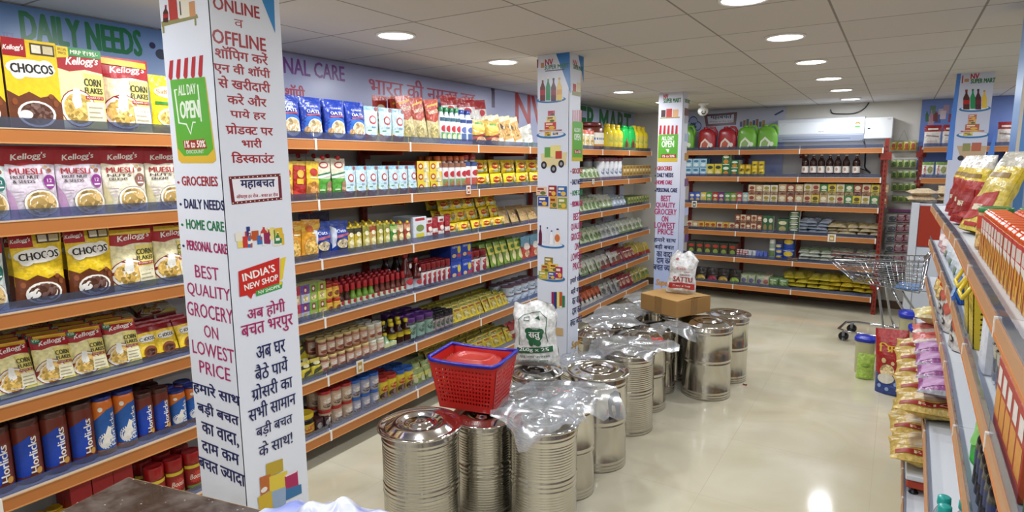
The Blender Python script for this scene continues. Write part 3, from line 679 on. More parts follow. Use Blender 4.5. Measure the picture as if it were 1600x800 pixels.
def jar(w, h, body, lid, dec=(), lidh=.2, neck=.86, kind='plas', lkind='plas', seg=18, lab=None, shoulder=.08):
    r = w/2; hb = h*(1-lidh); m = MB(); B = body+':'+kind
    pr = [(r*.9, 0, B), (r*.98, h*.015, B), (r, h*.04, B)]
    if lab: pr += [(r, lab[0]*h, lab[2]+':card'), (r, lab[1]*h, B)]
    pr += [(r, hb-h*shoulder, B), (r*.96, hb-h*shoulder*.45, B), (r*neck, hb, B), (r*neck*.9, hb+h*.01, B)]
    m.lathe(pr, B, seg)
    decals(m, dec, wrapmap(r, h), .0005, h/(2*PI*r*.42), 5)
    l = MB(); L = lid+':'+lkind; rl = r*max(neck*1.08, .9) if neck < .95 else r*1.01
    l.lathe([(rl*.98, hb, L), (rl, hb+h*.012, L), (rl, h*.975, L), (rl*.94, h*.995, L), (rl*.85, h, L), (rl*.8, h*.992, L), (0, h*.992, L)], L, seg)
    return Proto(m, [('lid', l)])
def bottle(w, h, body, cap, dec=(), lab=None, kind='gloss', prof=None, caph=.12, capr=.42, seg=16, neckcol=None):
    r = w/2; m = MB(); B = body+':'+kind
    prof = prof or [(.92, 0), (1, .03), (1, .52), (.92, .6), (.62, .7), (.38, .78), (.34, 1)]
    ht = h*(1-caph*.5); pr = []
    for k, (a, z) in enumerate(prof):
        c = B
        if lab and lab[0] <= z < lab[1]: c = lab[2]+':card'
        if neckcol and z >= .7: c = neckcol+':'+kind
        pr.append((r*a, z*ht, c))
    if lab:
        for q in lab[:2]: pr.append((r*1.004, q*ht, lab[2]+':card' if q == lab[0] else B))
        pr.sort(key=lambda p: p[1])
    m.lathe(pr, B, seg)
    decals(m, dec, wrapmap(r*1.004, h), .0006, h/(2*PI*r*.42), 5)
    l = MB(); L = cap+':plas'; rc = r*capr
    l.lathe([(rc, h*(1-caph), L), (rc*1.03, h*(1-caph*.9), L), (rc, h*(1-caph*.12), L), (rc*.8, h, L), (0, h, L)], L, 12)
    return Proto(m, [('cap', l)])

# ---------------------------------------------------------------- placing
class Rack:
    def __init__(self, name, plane, zs, rotz, inward, label): self.name, self.pl, self.z, self.rot, self.inw, self.lab = name, plane, zs, rotz, inward, label
    def P(self, s, t, z): return self.pl.P(s, z, t)
RL = Rack('L', Plane('X', -2.6, -1), ZL, PI/2, None, '')
RB = Rack('B', Plane('Y', 7.55, 1), ZB, 0, None, '')
ZONE = dict(N='near-left rack', M='middle-left rack', R='far-left rack', K='back rack', G='right rack')
RANK = ['front', 'second', 'third', 'fourth', 'fifth', 'sixth']
used_labels = {}; LOG = []
def inst(name, proto_meshes, loc, rot, label, cat, group, sc=None):
    body, parts = proto_meshes
    o = bpy.data.objects.new(name, None if parts else body); COL.objects.link(o); o.location = loc; o.rotation_euler = rot
    if sc: o.scale = sc
    if parts: c = bpy.data.objects.new(name.split('_')[-1]+'_body', body); COL.objects.link(c); c.parent = o
    for pn, pm in parts:
        c = bpy.data.objects.new(pn, pm); COL.objects.link(c); c.parent = o
    n = len(label.split())
    if n > 16 or label in used_labels: LOG.append((n, label))
    used_labels[label] = 1
    return tag(o, label, cat, group)
def meshes(p, name):
    if isinstance(p, MB): p = Proto(p)
    return p.body.mesh(name), [(pn, pm.mesh(pn)) for pn, pm in p.parts]
def row(rk, zone, sh, x0, x1, n, yt, fn, look, cat, name, rows=1, gap=None, layers=1, t0=.025, tilt=0., yaw=0., jit=.004, fill=.96, x_at=None, variants=None, dz=0., lie=False, gname=None, ldec=None, lst=None, rz=0., skip=None, place=None, yj=None):
    """a row of n packets between two measured picture columns on a shelf; yt: picture height of the top of the front row's first packet (px) or a size ('h', metres)"""
    z = rk.z[sh]+dz; pl = Plane(rk.pl.axis, rk.pl.v+t0*rk.pl.sgn, rk.pl.sgn)
    s0, s1 = pl.sx(z, x0), pl.sx(z, x1); w = abs(s1-s0)/n*min(fill, 1.03)
    if isinstance(yt, tuple): h = yt[1]
    else:
        xa = x_at or (x0+x1)/2; s = pl.sx(z, xa); h = bis(lambda q: pj(pl.P(s, z+q))[1]-yt, .01, .6)/layers
        if tilt and not lie: h /= max(.5, math.cos(tilt))
        if sh != 'A': h = min(h, .283/layers)
    fns = fn if isinstance(fn, list) else [fn]; looks = look if isinstance(look, list) else [look]
    ps = [meshes(f(w, h), name) for f in fns]
    base = ps[0][0]; zmax = max(v.co.z for v in base.vertices); dd = max(v.co.y for v in base.vertices)-min(v.co.y for v in base.vertices)
    for q in ps[0][1]: zmax = max(zmax, max(v.co.z for v in q[1].vertices))
    gap = gap or dd*1.06
    place = place or '%s of %s' % (SH[sh], ZONE[zone]); cnt = {}
    for r in range(rows):
        for l in range(layers):
            for i in range(n):
                if skip and skip(i, r, l): continue
                k = (variants(i, r, l) if callable(variants) else variants[i % len(variants)]) if variants else 0
                cnt[(k, r, l)] = cnt.get((k, r, l), 0)+1
    idx = {}
    for r in range(rows):
        for l in range(layers):
            for i in range(n):
                if skip and skip(i, r, l): continue
                k = (variants(i, r, l) if callable(variants) else variants[i % len(variants)]) if variants else 0
                j = idx.get((k, r, l), 0); idx[(k, r, l)] = j+1
                s = s0+(i+.5)*(s1-s0)/n+rnd.uniform(-jit, jit); t = t0+dd/2+r*gap+rnd.uniform(0, jit)
                zz = z; rot = [0, 0, rk.rot+yaw+rnd.uniform(-1, 1)*(yj if yj is not None else (.16 if tilt else min(.12, jit*8)))]
                if lie:
                    a = lie+rnd.uniform(-.05, .05); rot[0] = -a; t = t0+r*gap+rnd.uniform(0, jit*2)+.02
                    zz = z+dd*(.55*abs(math.sin(a)))+l*dd*(ldec or .8)
                    if l: s += rnd.uniform(-.3, .3)*w*.3
                else:
                    a = tilt+(rnd.uniform(-.03, .03) if tilt else 0); rot[0] = -a; zz = z+l*zmax*1.0+(dd*.35*math.sin(abs(a)) if tilt else .0004)
                    if lst: t += l*lst
                rot[1] = rz+rnd.uniform(-1, 1)*(jit*4 if (tilt or lie) else 0)
                many = cnt[(k, r, l)] > 1
                lk = looks[k % len(looks)]
                rw = RANK[min(r, 5)]+'-row' if rows > 1 else ''
                ly = {0: 'lower', layers-1: 'upper'}.get(l, 'middle')+'-layer' if layers > 1 else ''
                if layers > 3 and ly: ly = nth(l)+'-layer'
                where = ', '.join(x for x in ((nth(j)+' from left') if many else '', ly, rw) if x)
                lab = lk+(', ' if where else '')+where+(', ' if where else ' on ')+place
                inst(name, ps[k % len(ps)], rk.P(s, t, zz), rot, lab, cat, (gname or lk.split(',')[0]+'s')+' on the '+place)

# ================================================================ packaging on the left rack, nearest part
KR, KY = '#a81c24', '#ecc81e'
CER, CHO = '#d9b054:cereal', '#5a2f1c:cereal'
def kel(cx, cy, w, h, rot=.1): return ('t', "Kellogg's", cx, cy, w, h, '#f4efe8', dict(bold=.03, shear=.3, rot=rot))
def bowl(cx, cy, rx, ry, c=CER, rim='#f2ede2'): return [('e', cx, cy, rx, ry, rim), ('e', cx, cy, rx*.86, ry*.86, c)]
def chocos(w, h, f, **k):
    d = [('p', [(0, .0), (1, 0), (1, .3), (.85, .4), (.6, .36), (.4, .42), (.2, .36), (0, .42)], '#6d371b'),
         ('r', 0, .80, .42, 1, KR), kel(.2, .89, .36, .07), ('r', .5, .84, .96, .97, '#4d3a26'), ('r', .53, .86, .7, .95, '#e8e0c8'), ('r', .74, .86, .93, .95, '#cfc19a'),
         ('e', .48, .68, .46, .1, '#f6f3ec'), ('e', .24, .64, .14, .09, '#f6f3ec'), ('e', .76, .7, .16, .09, '#f6f3ec'), ('t', 'CHOCOS', .5, .68, .78, .1, '#2c2622', dict(bold=.05, rot=.04)),
         *bowl(.5, .17, .36, .15, CHO), ('e', .3, .16, .12, .05, '#f6f3ec'), ('e', .12, .3, .05, .04, '#8a4a22'), ('e', .88, .3, .05, .04, '#8a4a22'), ('e', .8, .38, .05, .03, '#8a4a22')]
    return f(w, h, d, **k)
def corn(w, h, f, mini=False, **k):
    d = [('p', [(0, .74), (.25, .71), (.6, .75), (1, .72), (1, 1), (0, 1)], KR), kel(.56, .84, .72, .12),
         ('p', [(.48, 0), (.62, .3), (.55, .71), (1, .70), (1, 0)], '#eedd7a'), ('e', .38, .27, .41, .235, '#8c1f1c'), *bowl(.38, .27, .39, .222), ('p', [(.3, .52), (.44, .5), (.46, .3), (.3, .26), (.24, .36)], '#f8f6ee'),
         ('t', 'CORN', .75, .6, .38, .09, '#3b3a20', dict(bold=.04)), ('t', 'FLAKES', .76, .5, .4, .07, '#3b3a20', dict(bold=.04)), ('r', .56, .39, .97, .435, KR), ('t', 'POWER OF 5', .765, .413, .36, .026, '#f0e6d8'),
         ('r', .56, .12, .97, .36, '#efe7c3'), ('r', .6, .28, .92, .3, '#b0a586'), ('r', .6, .22, .86, .24, '#b0a586'), ('r', .6, .16, .9, .18, '#b0a586')]
    if mini: d += [('e', .14, .9, .12, .07, '#2f6f52'), ('t', '₹20', .14, .9, .16, .05, '#e8ecd8')]
    return f(w, h, d, **k)
def P_(base, kind='stand', dr=.34, **kw): return lambda w, h, d, **k: pouch(w, h, w*dr, base, (), d, kind, **{**kw, **k})
def C_(base, dr=.28, side=None, top=None): return lambda w, h, d, **k: carton(w, h, w*dr, base, d, side, (), top)
def choco_box(w, h): return chocos(w, h, C_(KY, .3, '#6d371b', KY))
def corn_box(w, h):
    return corn(w, h, lambda w, h, d: carton(w, h, w*.3, '#efe4ac', [('r', .0, .0, 1, 1, '#efe4ac')]+d+[('r', .24, .9, 1, 1, '#3c8a46'), ('t', 'MRP ₹195/-', .62, .95, .62, .05, '#f3f0dd', dict(bold=.03)), ('p', [(0, .86), (.26, .88), (.26, 1), (0, 1)], '#e4cb2e'), ('t', 'SPECIAL', .13, .965, .2, .03, '#8c1f1c'), ('t', 'PRICE', .13, .92, .17, .03, '#8c1f1c')], KR, (), KR))
def choco_pouch(w, h): return chocos(w, h, P_(KY, bands=()) if False else (lambda w, h, d: pouch(w, h, w*.34, KY, ((.0, .28, '#6d371b'),), d)))
def corn_pouch(w, h): return corn(w, h, lambda w, h, d: pouch(w, h, w*.34, '#efe6b8', ((.74, 1, KR),), d+[('p', [(.05, .9), (.95, .88), (.95, .96), (.05, .98)], '#d9b32a')], seed=3))
def muesli(bg, ac, l2, l3, w, h, badge):
    d = [('p', [(0, .76), (.3, .73), (.7, .77), (1, .74), (1, 1), (0, 1)], KR), kel(.5, .85, .66, .11), ('p', [(.0, .45), (.12, .3), (.2, 0), (0, 0)], ac),
         ('t', 'MUESLI', .4, .65, .6, .085, '#a8232b', dict(bold=.03)), ('t', l2, .36, .57, .52, .045, '#41342f', dict(bold=.04)), ('t', l3, .33, .51, .42, .045, '#41342f', dict(bold=.04)),
         ('e', .84, .5, .13, .1, badge), ('t', '12', .84, .52, .1, .05, '#efe6ea'), ('r', .76, .44, .92, .46, '#e9dfe4'), ('e', .86, .66, .05, .03, '#8a4a2a'), ('e', .78, .71, .05, .02, '#c09a6a'),
         ('e', .62, .2, .36, .2, '#8a7a6a'), *bowl(.62, .2, .35, .192, '#c8a45c:chunks'), ('r', .1, .36, .3, .375, '#b9a9b6'), ('r', .1, .31, .28, .325, '#b9a9b6'), ('r', .12, .26, .26, .275, '#b9a9b6')]
    return pouch(w, h, w*.3, bg, ((.75, 1, KR),), d, seed=5)
mu_p = lambda w, h: muesli('#e3d6e2', '#c49ac0', 'FRUIT NUT', '& SEEDS', w, h, '#8a2f86')
mu_c = lambda w, h: muesli('#ebe3cd', '#dccf9e', 'NUTS', 'DELIGHT', w, h, '#8a5a4c')
mu_t = lambda w, h: muesli('#dfeae6', '#bcdcd4', '5 GRAIN', '0% SUGAR', w, h, '#17695e')
def saff(w, h): return pouch(w, h, w*.36, '#ecd21f', ((.0, .12, '#d9b41a'),), [('e', .5, .72, .4, .1, '#f2e7b0'), ('t', 'Saffola', .5, .72, .66, .07, '#b3502a'), ('e', .5, .28, .36, .16, '#e9dfb0'), ('e', .5, .28, .3, .12, CER), ('r', .1, .5, .9, .55, '#3f8a3a')], seed=8)
row(RL, 'N', 'A', -64, 17, 1, 60, choco_box, 'yellow chocolate cereal box cut off by picture edge', 'cereal box', 'cereal_box', yj=0, x_at=-20)
row(RL, 'N', 'A', 17, 103, 1, 62, choco_box, 'whole yellow cereal box with brown chocolate bowl', 'cereal box', 'cereal_box', yj=0, fill=.97)
row(RL, 'N', 'A', 102, 172, 1, 76, corn_box, 'cream corn flakes box with green price strip', 'cereal box', 'cereal_box', yj=0, fill=.97)
row(RL, 'N', 'A', 171, 246, 1, 90, corn_pouch, 'red topped corn flakes pouch beside the cereal boxes', 'cereal pouch', 'cereal_pouch', fill=1)
row(RL, 'N', 'A', 243, 292, 1, 118, saff, 'bright yellow oats pouch against the near pillar', 'pouch', 'oats_pouch', t0=.03)
row(RL, 'N', 'B', -58, 22, 1, 230, mu_t, 'teal and white muesli pouch at picture edge', 'cereal pouch', 'muesli_pouch', x_at=5)
row(RL, 'N', 'B', 20, 172, 2, 228, mu_p, 'red and lilac muesli pouch', 'cereal pouch', 'muesli_pouch', x_at=60, fill=1.04)
row(RL, 'N', 'B', 170, 296, 2, 230, mu_c, 'red and cream muesli pouch', 'cereal pouch', 'muesli_pouch', x_at=215, fill=1.04, rows=2)
row(RL, 'N', 'C', -70, 22, 1, 366, mu_t, 'teal muesli pouch at picture edge', 'cereal pouch', 'muesli_pouch', x_at=5)
row(RL, 'N', 'C', 30, 190, 2, 363, choco_pouch, 'yellow and brown chocolate cereal pouch', 'cereal pouch', 'cereal_pouch', x_at=70, fill=.94, rows=2)
row(RL, 'N', 'C', 183, 310, 2, 356, corn_pouch, 'red and cream corn flakes pouch', 'cereal pouch', 'cereal_pouch', x_at=215, fill=1.03, rows=2)
def corn_mini(w, h): return corn(w, h, lambda w, h, d: pouch(w, h, w*.3, '#eee3a2', ((.74, 1, KR),), d+[('p', [(.1, .93), (.95, .9), (.95, .97), (.1, .99)], '#d9a92a')], 'pillow', seed=4), True)
def choco_mini(w, h): return pouch(w, h, w*.3, KY, ((.78, 1, '#8c1a1f'), (0, .14, '#6d371b')), [('e', .5, .6, .4, .1, '#f6f3ec'), ('t', 'CHOCOS', .5, .6, .7, .1, '#2c2622', dict(bold=.05)), ('e', .5, .24, .3, .16, '#8a4a22'), ('e', .5, .22, .22, .1, CHO)], 'pillow', seed=6)
row(RL, 'N', 'D', -62, 226, 5, 540, corn_mini, 'small red and yellow corn flakes packet', 'cereal packet', 'cereal_packet', rows=3, gap=.075, tilt=.32, jit=.008, fill=1.06, x_at=50)
row(RL, 'N', 'D', 222, 320, 3, ('h', .155), choco_mini, 'small yellow chocolate cereal packet', 'cereal packet', 'cereal_packet', rows=3, gap=.075, tilt=.35, jit=.008, fill=1.05)
row(RL, 'N', 'D', 20, 280, 4, ('h', .16), corn_mini, 'dark red cereal packet lying across the back', 'cereal packet', 'cereal_packet', lie=1.25, t0=.29, dz=.1, jit=.01)
def hor(bodyc, lidc, mark, w, h):
    d = [('p', [(.02, .12), (.02, .62), (.5, .75), (.72, .55), (.4, .12)], '#2145ad'), ('p', [(.5, .75), (.98, .75), (.98, .1), (.62, .1), (.74, .5)], mark), ('t', 'Horlicks', .56, .44, .56, .24, '#f2ede6', dict(bold=.04, rot=PI/2)),
         ('r', .03, .02, .97, .09, '#1f3f9f'), ('e', .68, .17, .1, .05, '#d9a24a')]
    return jar(w, h, bodyc, lidc, d, .1, .96, lkind='plas', shoulder=.03)
hor_b = lambda w, h: hor('#6e2f22', '#4a2a22', '#7a3a28', w, h)
def hor_o(w, h):
    d = [('p', [(.0, .6), (.5, .78), (1, .8), (1, .1), (0, .1)], '#2a5fae'), ('e', .4, .25, .26, .14, '#efe9dd'), ('p', [(.25, .2), (.5, .5), (.62, .45), (.5, .15)], '#efe9dd'), ('t', 'Horlicks', .68, .42, .56, .2, '#f2ede6', dict(bold=.04, rot=PI/2)), ('e', .3, .8, .08, .04, '#efe9dd')]
    return jar(w, h, '#d9742a', '#22307f', d, .06, .9, shoulder=.14)
row(RL, 'N', 'E', -66, 160, 5, 643, hor_b, 'large brown and blue malt drink jar', 'jar', 'malt_drink_jar', x_at=100, rows=3, fill=.97, jit=.003)
row(RL, 'N', 'E', 156, 224, 2, 616, hor_o, 'orange malt drink jar with navy lid', 'jar', 'malt_drink_jar', rows=2, fill=.95, x_at=190, jit=.003)
row(RL, 'N', 'E', 222, 274, 2, 611, hor_b, 'smaller brown malt drink jar', 'jar', 'malt_drink_jar', rows=3, fill=.97, jit=.003)
row(RL, 'N', 'E', 272, 326, 2, 607, hor_o, 'orange malt drink jar beside the pillar', 'jar', 'malt_drink_jar', rows=2, fill=.95, jit=.003)
def redjar(w, h): return jar(w, h, '#8c2a1c', '#9c1c1c', [('r', .03, .6, .97, .68, '#d9c23a'), ('r', .05, .1, .95, .58, '#9a2a24'), ('e', .5, .36, .3, .16, '#c9483a'), ('t', 'Boost', .5, .38, .5, .13, '#f0e0d0', dict(shear=.2)), ('r', .1, .1, .9, .16, '#7a9a3a')], .28, .92)
row(RL, 'N', 'F', 238, 325, 3, 724, redjar, 'red lidded malt drink jar', 'jar', 'malt_drink_jar', rows=4, gap=.1, x_at=270, jit=.003)
def compbox(w, h): return carton(w, h, w*.8, '#8f1d20', [('t', 'Complan', .5, .6, .74, .16, '#e9cfc4', dict(shear=.2)), ('r', .0, .0, 1, .12, '#b8862a')], '#7d181c', (), '#98242a')
row(RL, 'N', 'F', 120, 218, 3, 742, compbox, 'dark red carton of milk powder', 'carton', 'drink_carton', x_at=160, rows=2)
yjar = lambda w, h: jar(w, h, '#2a2730', '#d0a52a', [('r', .1, .1, .9, .6, '#c9a93a')], .24, .9)
njar = lambda w, h: jar(w, h, '#2a2730', '#23264f', [('r', .1, .1, .9, .6, '#3a4a8f')], .24, .9)
row(RL, 'N', 'F', 66, 125, 2, ('h', .15), yjar, 'yellow lidded jar behind the counter corner', 'jar', 'jar', rows=2)
row(RL, 'N', 'F', -30, 66, 3, ('h', .15), njar, 'navy lidded jar behind the counter edge', 'jar', 'jar')

# ================================================================ left rack, between the first two pillars
def oats(w, h): return pouch(w, h, w*.36, '#1d3a9c', (), [('e', .5, .3, .5, .27, '#2f66b8'), ('t', 'QUAKER', .5, .78, .5, .05, '#e9ecf2'), ('t', 'OATS', .5, .66, .55, .08, '#e9ecf2', dict(bold=.05)), ('p', [(.2, .55), (.8, .58), (.8, .62), (.2, .59)], '#a8556a'), ('e', .56, .27, .34, .22, '#e8e4da'), ('e', .56, .3, .3, .17, '#d8b98a:chunks'), ('e', .2, .2, .12, .1, '#c49a6a:chunks')], 'gusset', seed=11)
def lblue(w, h): return pouch(w, h, w*.4, '#c4dde6', ((.88, 1, '#8fb9cf'),), [('e', .5, .62, .26, .13, '#b3343c'), ('e', .48, .62, .18, .08, '#dfe3e2'), ('p', [(0, 0), (1, 0), (1, .12), (.7, .2), (.4, .12), (0, .22)], '#a33a30'), ('p', [(.62, 0), (1, 0), (1, .42), (.8, .3)], '#ddd04a'), ('r', .1, .3, .35, .33, '#5a8f5a'), ('r', .35, .4, .62, .43, '#93aabf'), ('e', .84, .93, .1, .06, '#a33a30')], seed=13)
def rsnack(w, h): return pouch(w, h, w*.34, '#a3332a', ((0, .45, '#cfc49a'),), [('e', .5, .7, .34, .12, '#d9c6a0'), ('r', .2, .5, .8, .56, '#e0d8c4')], seed=14)
def rcream(w, h): return pouch(w, h, w*.34, '#cbbd8e', ((.55, 1, '#a8402c'),), [('p', [(0, .55), (.5, .48), (1, .6), (1, .55)], '#a8402c'), ('t', 'NAMKEEN', .5, .72, .76, .08, '#ecdcc0', dict(rot=.12)), ('p', [(.1, .82), (.9, .88), (.9, .92), (.1, .86)], '#d9a23a'), ('e', .5, .25, .4, .22, '#b8a86a:chunks')], seed=15)
SPR = [(.95, 0), (1, .03), (1, .7), (.9, .78), (.62, .84), (.5, .9), (.5, 1)]
def gbot(w, h): return bottle(w, h, '#d7dee0', '#2f7d4f', [('r', .1, .62, .9, .72, '#3a5a6a'), ('e', .5, .42, .3, .09, '#b0303a'), ('r', .2, .1, .8, .32, '#5f9a62'), ('e', .5, .2, .2, .08, '#d8d6a0')], prof=SPR, capr=.6, kind='plas')
def bbot(w, h): return bottle(w, h, '#d4dae6', '#28408f', [('r', .1, .62, .9, .72, '#2a3f7a'), ('e', .5, .42, .3, .09, '#5a6aa0'), ('r', .2, .1, .8, .32, '#4a5f8a')], prof=SPR, capr=.6, kind='plas')
def papad(w, h): return pouch(w, h, w*.12, '#dcd8d2', ((.8, 1, '#a3282c'), (0, .12, '#a3282c')), [('e', .5, .72, .2, .07, '#b3303a'), ('t', 'GHEE', .5, .52, .5, .1, '#26305f'), ('t', 'PURE', .5, .38, .5, .08, '#b3303a')], 'pillow', seed=16)
def ybrown(w, h): return pouch(w, h, w*.32, '#c9a23a', ((0, .4, '#4a3a30'),), [('p', [(0, .3), (1, .55), (1, .45), (0, .2)], '#8f2f2a'), ('e', .5, .7, .4, .14, '#dcc25a'), ('e', .55, .2, .35, .15, '#c8956a:chunks'), ('r', .3, .82, .7, .9, '#5f9a45')], seed=17)
def tanp(w, h): return pouch(w, h, w*.32, '#c29a5a', ((.86, 1, '#d8c6a0'),), [('r', .15, .12, .85, .24, '#d8cdb6'), ('e', .5, .55, .3, .2, '#b08440:chunks'), ('p', [(0, .9), (.3, .7), (.2, .6), (0, .7)], '#3a2a26')], seed=18)
def clearp(w, h): return pouch(w, h, w*.32, '#b9b6ac', (), [('r', .2, .2, .8, .5, '#d5d2c8')], seed=19)
row(RL, 'M', 'A', 436, 577, 4, 152, oats, 'blue oats pouch', 'pouch', 'oats_pouch', x_at=500, fill=.97, rows=2)
row(RL, 'M', 'A', 574, 638, 3, 168, lblue, 'pale blue milk powder pouch', 'pouch', 'milk_powder_pouch', rows=1)
row(RL, 'M', 'A', 588, 655, 3, 152, rsnack, 'red snack pouch behind pale blue pouches', 'pouch', 'snack_pouch', t0=.17)
row(RL, 'M', 'A', 632, 696, 3, 152, rcream, 'red and cream snack bag leaning', 'pouch', 'snack_bag', tilt=.06, rz=-.12, fill=1.15, rows=2, t0=.04)
row(RL, 'M', 'A', 690, 723, 4, 168, gbot, 'white bottle with green cap', 'bottle', 'spray_bottle', rows=3)
row(RL, 'M', 'A', 722, 742, 2, 172, bbot, 'white bottle with navy cap', 'bottle', 'spray_bottle', rows=2)
row(RL, 'M', 'A', 700, 775, 3, 152, papad, 'tall red and white bag behind bottles', 'bag', 'flat_bag', t0=.2, tilt=.1, rz=-.1)
row(RL, 'M', 'A', 741, 785, 2, 188, ybrown, 'yellow and brown snack pouch', 'pouch', 'snack_pouch', fill=1.05)
row(RL, 'M', 'A', 776, 822, 3, 182, tanp, 'tan pouch slumping sideways', 'pouch', 'snack_pouch', rz=-.22, tilt=.1, fill=1.1, rows=2)
row(RL, 'M', 'A', 818, 840, 1, 196, clearp, 'clear plastic packet beside pillar', 'packet', 'clear_packet', rz=-.25)
def yred(w, h): return pouch(w, h, w*.36, '#dfb92a', (), [('p', [(0, .0), (.5, .1), (1, 0), (1, .35), (.5, .5), (0, .4)], '#c98a3a:chunks'), ('e', .5, .72, .3, .1, '#b3302a'), ('r', .2, .55, .8, .6, '#f0e2a0')], seed=21)
def redy(w, h): return pouch(w, h, w*.36, '#a82420', ((.9, 1, '#dfb92a'),), [('e', .5, .68, .26, .1, '#d8b24a'), ('r', .2, .42, .7, .55, '#dfb92a'), ('p', [(0, 0), (1, 0), (1, .1), (0, .25)], '#c93a2a')], seed=22)
def gcream(w, h):
    b = pouch(w, h*.93, w*.34, '#ded5bd', ((.0, .5, '#4f9a36'),), [('e', .5, .84, .3, .08, '#a83a3a'), ('e', .5, .84, .22, .05, '#e0d4c0'), ('p', [(0, .5), (1, .57), (1, .66), (0, .58)], '#dfe6e0'), ('p', [(0, .56), (1, .64), (1, .68), (0, .6)], '#3a7a4a'), ('p', [(.5, .1), (1, .05), (1, .46), (.6, .4)], '#b08a6a:chunks'), ('r', .1, .2, .4, .24, '#cfe0b8')], seed=23)
    c = MB(); c.lathe([(w*.1, h*.9, '#c2302a:plas'), (w*.12, h*.93, '#c2302a:plas'), (w*.12, h*.98, '#c2302a:plas'), (w*.08, h, '#c2302a:plas'), (0, h, '#c2302a:plas')], '#c2302a:plas', 12)
    return Proto(b, [('spout_cap', c)])
row(RL, 'M', 'B', 440, 502, 3, 252, [yred, redy], ['yellow snack pouch', 'red and yellow snack pouch'], 'pouch', 'snack_pouch', variants=[0, 1, 0], rz=.05, fill=1.1, rows=2, x_at=470)
row(RL, 'M', 'B', 437, 530, 4, 240, gcream, 'red capped sauce pouch behind snacks', 'pouch', 'spout_pouch', t0=.2, x_at=480)
row(RL, 'M', 'B', 500, 546, 2, 243, gcream, 'green and cream spouted sauce pouch', 'pouch', 'spout_pouch', fill=1.0, x_at=520)
row(RL, 'M', 'B', 543, 656, 7, 259, lblue, 'pale blue milk powder pouch', 'pouch', 'milk_powder_pouch', x_at=590, fill=1.0, rows=2)
def pasta(w, h): return carton(w, h, w*1.2, '#dcc23a', [('e', .28, .5, .2, .3, '#a8352a'), ('e', .28, .5, .12, .16, '#e0d0a0'), ('p', [(.5, 0), (.98, 0), (.8, .95), (.62, .95)], '#d8cfae:chunks')], '#8a3226', (), '#b89a3a')
row(RL, 'M', 'B', 653, 692, 2, 252, pasta, 'yellow and brown vermicelli carton', 'carton', 'pasta_carton', layers=3, rows=2, x_at=660)
def wbot(lo, cap): return lambda w, h: bottle(w, h, '#dcd8d6', cap, [('r', .05, .68, .95, .8, '#8a5a45' if cap == '#c9622c' else '#3a4a7a'), ('e', .5, .48, .3, .09, '#b0303a'), ('r', .15, .1, .85, .34, lo), ('e', .5, .2, .3, .09, '#a85a3a')], prof=SPR, capr=.72, caph=.14, kind='plas')
row(RL, 'M', 'B', 685, 732, 5, 244, wbot('#6f9a62', '#c9622c'), 'white bottle with orange cap', 'bottle', 'sauce_bottle', rows=3)
row(RL, 'M', 'B', 729, 750, 2, 242, wbot('#b8504a', '#a83a32'), 'white bottle with dark red cap', 'bottle', 'sauce_bottle', rows=2)
def noodle(w, h): return pouch(w, h, w*.3, '#e6c71e', (), [('e', .3, .55, .2, .22, '#b3261f'), ('t', 'Maggi', .3, .56, .3, .16, '#ecd23a', dict(bold=.05)), ('e', .74, .5, .2, .36, '#c9a85a:chunks'), ('r', .22, .12, .58, .28, '#b8d0d8'), ('e', .66, .28, .08, .08, '#5f9a45')], 'pillow', seed=25, nu=8, nv=8)
row(RL, 'M', 'B', 748, 850, 5, ('h', .105), noodle, 'yellow instant noodle packet', 'noodle packet', 'noodle_packet', layers=2, rows=2, gap=.09, tilt=.1, lst=.02, jit=.006)
def orang(w, h): return pouch(w, h, w*.36, '#d99a26', (), [('e', .5, .32, .42, .28, '#c98a3a'), ('e', .5, .32, .38, .24, CER), ('p', [(0, .7), (1, .8), (1, .9), (0, .8)], '#e6bf4a'), ('e', .35, .78, .2, .08, '#c9602a'), ('r', .5, .64, .9, .68, '#f0e0b0')], seed=26)
def bchoc(w, h): return pouch(w, h, w*.36, '#1f3f9f', ((.88, 1, '#3a56b0'),), [('t', 'Oats', .5, .72, .5, .1, '#dfe4f2'), ('p', [(.1, .5), (.9, .56), (.9, .64), (.1, .58)], '#b0627a'), ('e', .55, .3, .34, .2, '#23345f'), ('e', .55, .34, .3, .14, '#d8c6a0:chunks'), ('p', [(0, .9), (.25, .8), (.2, .3), (0, .2)], '#cfd6e6')], 'gusset', seed=27)
row(RL, 'M', 'C', 447, 504, 2, 345, orang, 'orange corn flakes pouch', 'pouch', 'cereal_pouch', fill=1.05, x_at=475, rz=.06)
row(RL, 'M', 'C', 492, 552, 2, 348, bchoc, 'blue oats pouch', 'pouch', 'oats_pouch', fill=1.0, x_at=520, rows=2)
row(RL, 'M', 'C', 470, 520, 3, 332, lambda w, h: pouch(w, h, w*.2, '#8a8a3a', ((.6, 1, '#3a3a6a'),), (), seed=4), 'dark green packet behind blue oats', 'packet', 'packet', t0=.24)
def minis(c, t): return lambda w, h: Proto(pouch(w, h*.92, w*.36, c, ((.7, .92, t),), [('e', .5, .35, .36, .2, '#d8cf9a:chunks'), ('e', .5, .68, .3, .09, '#e8dfc0')], seed=28, nu=8, nv=8), [('spout_cap', capmb(w, h))])
def capmb(w, h):
    c = MB(); c.lathe([(w*.13, h*.88, '#d8b92a:plas'), (w*.15, h*.9, '#d8b92a:plas'), (w*.15, h*.98, '#d8b92a:plas'), (0, h, '#d8b92a:plas')], '#d8b92a:plas', 10); return c
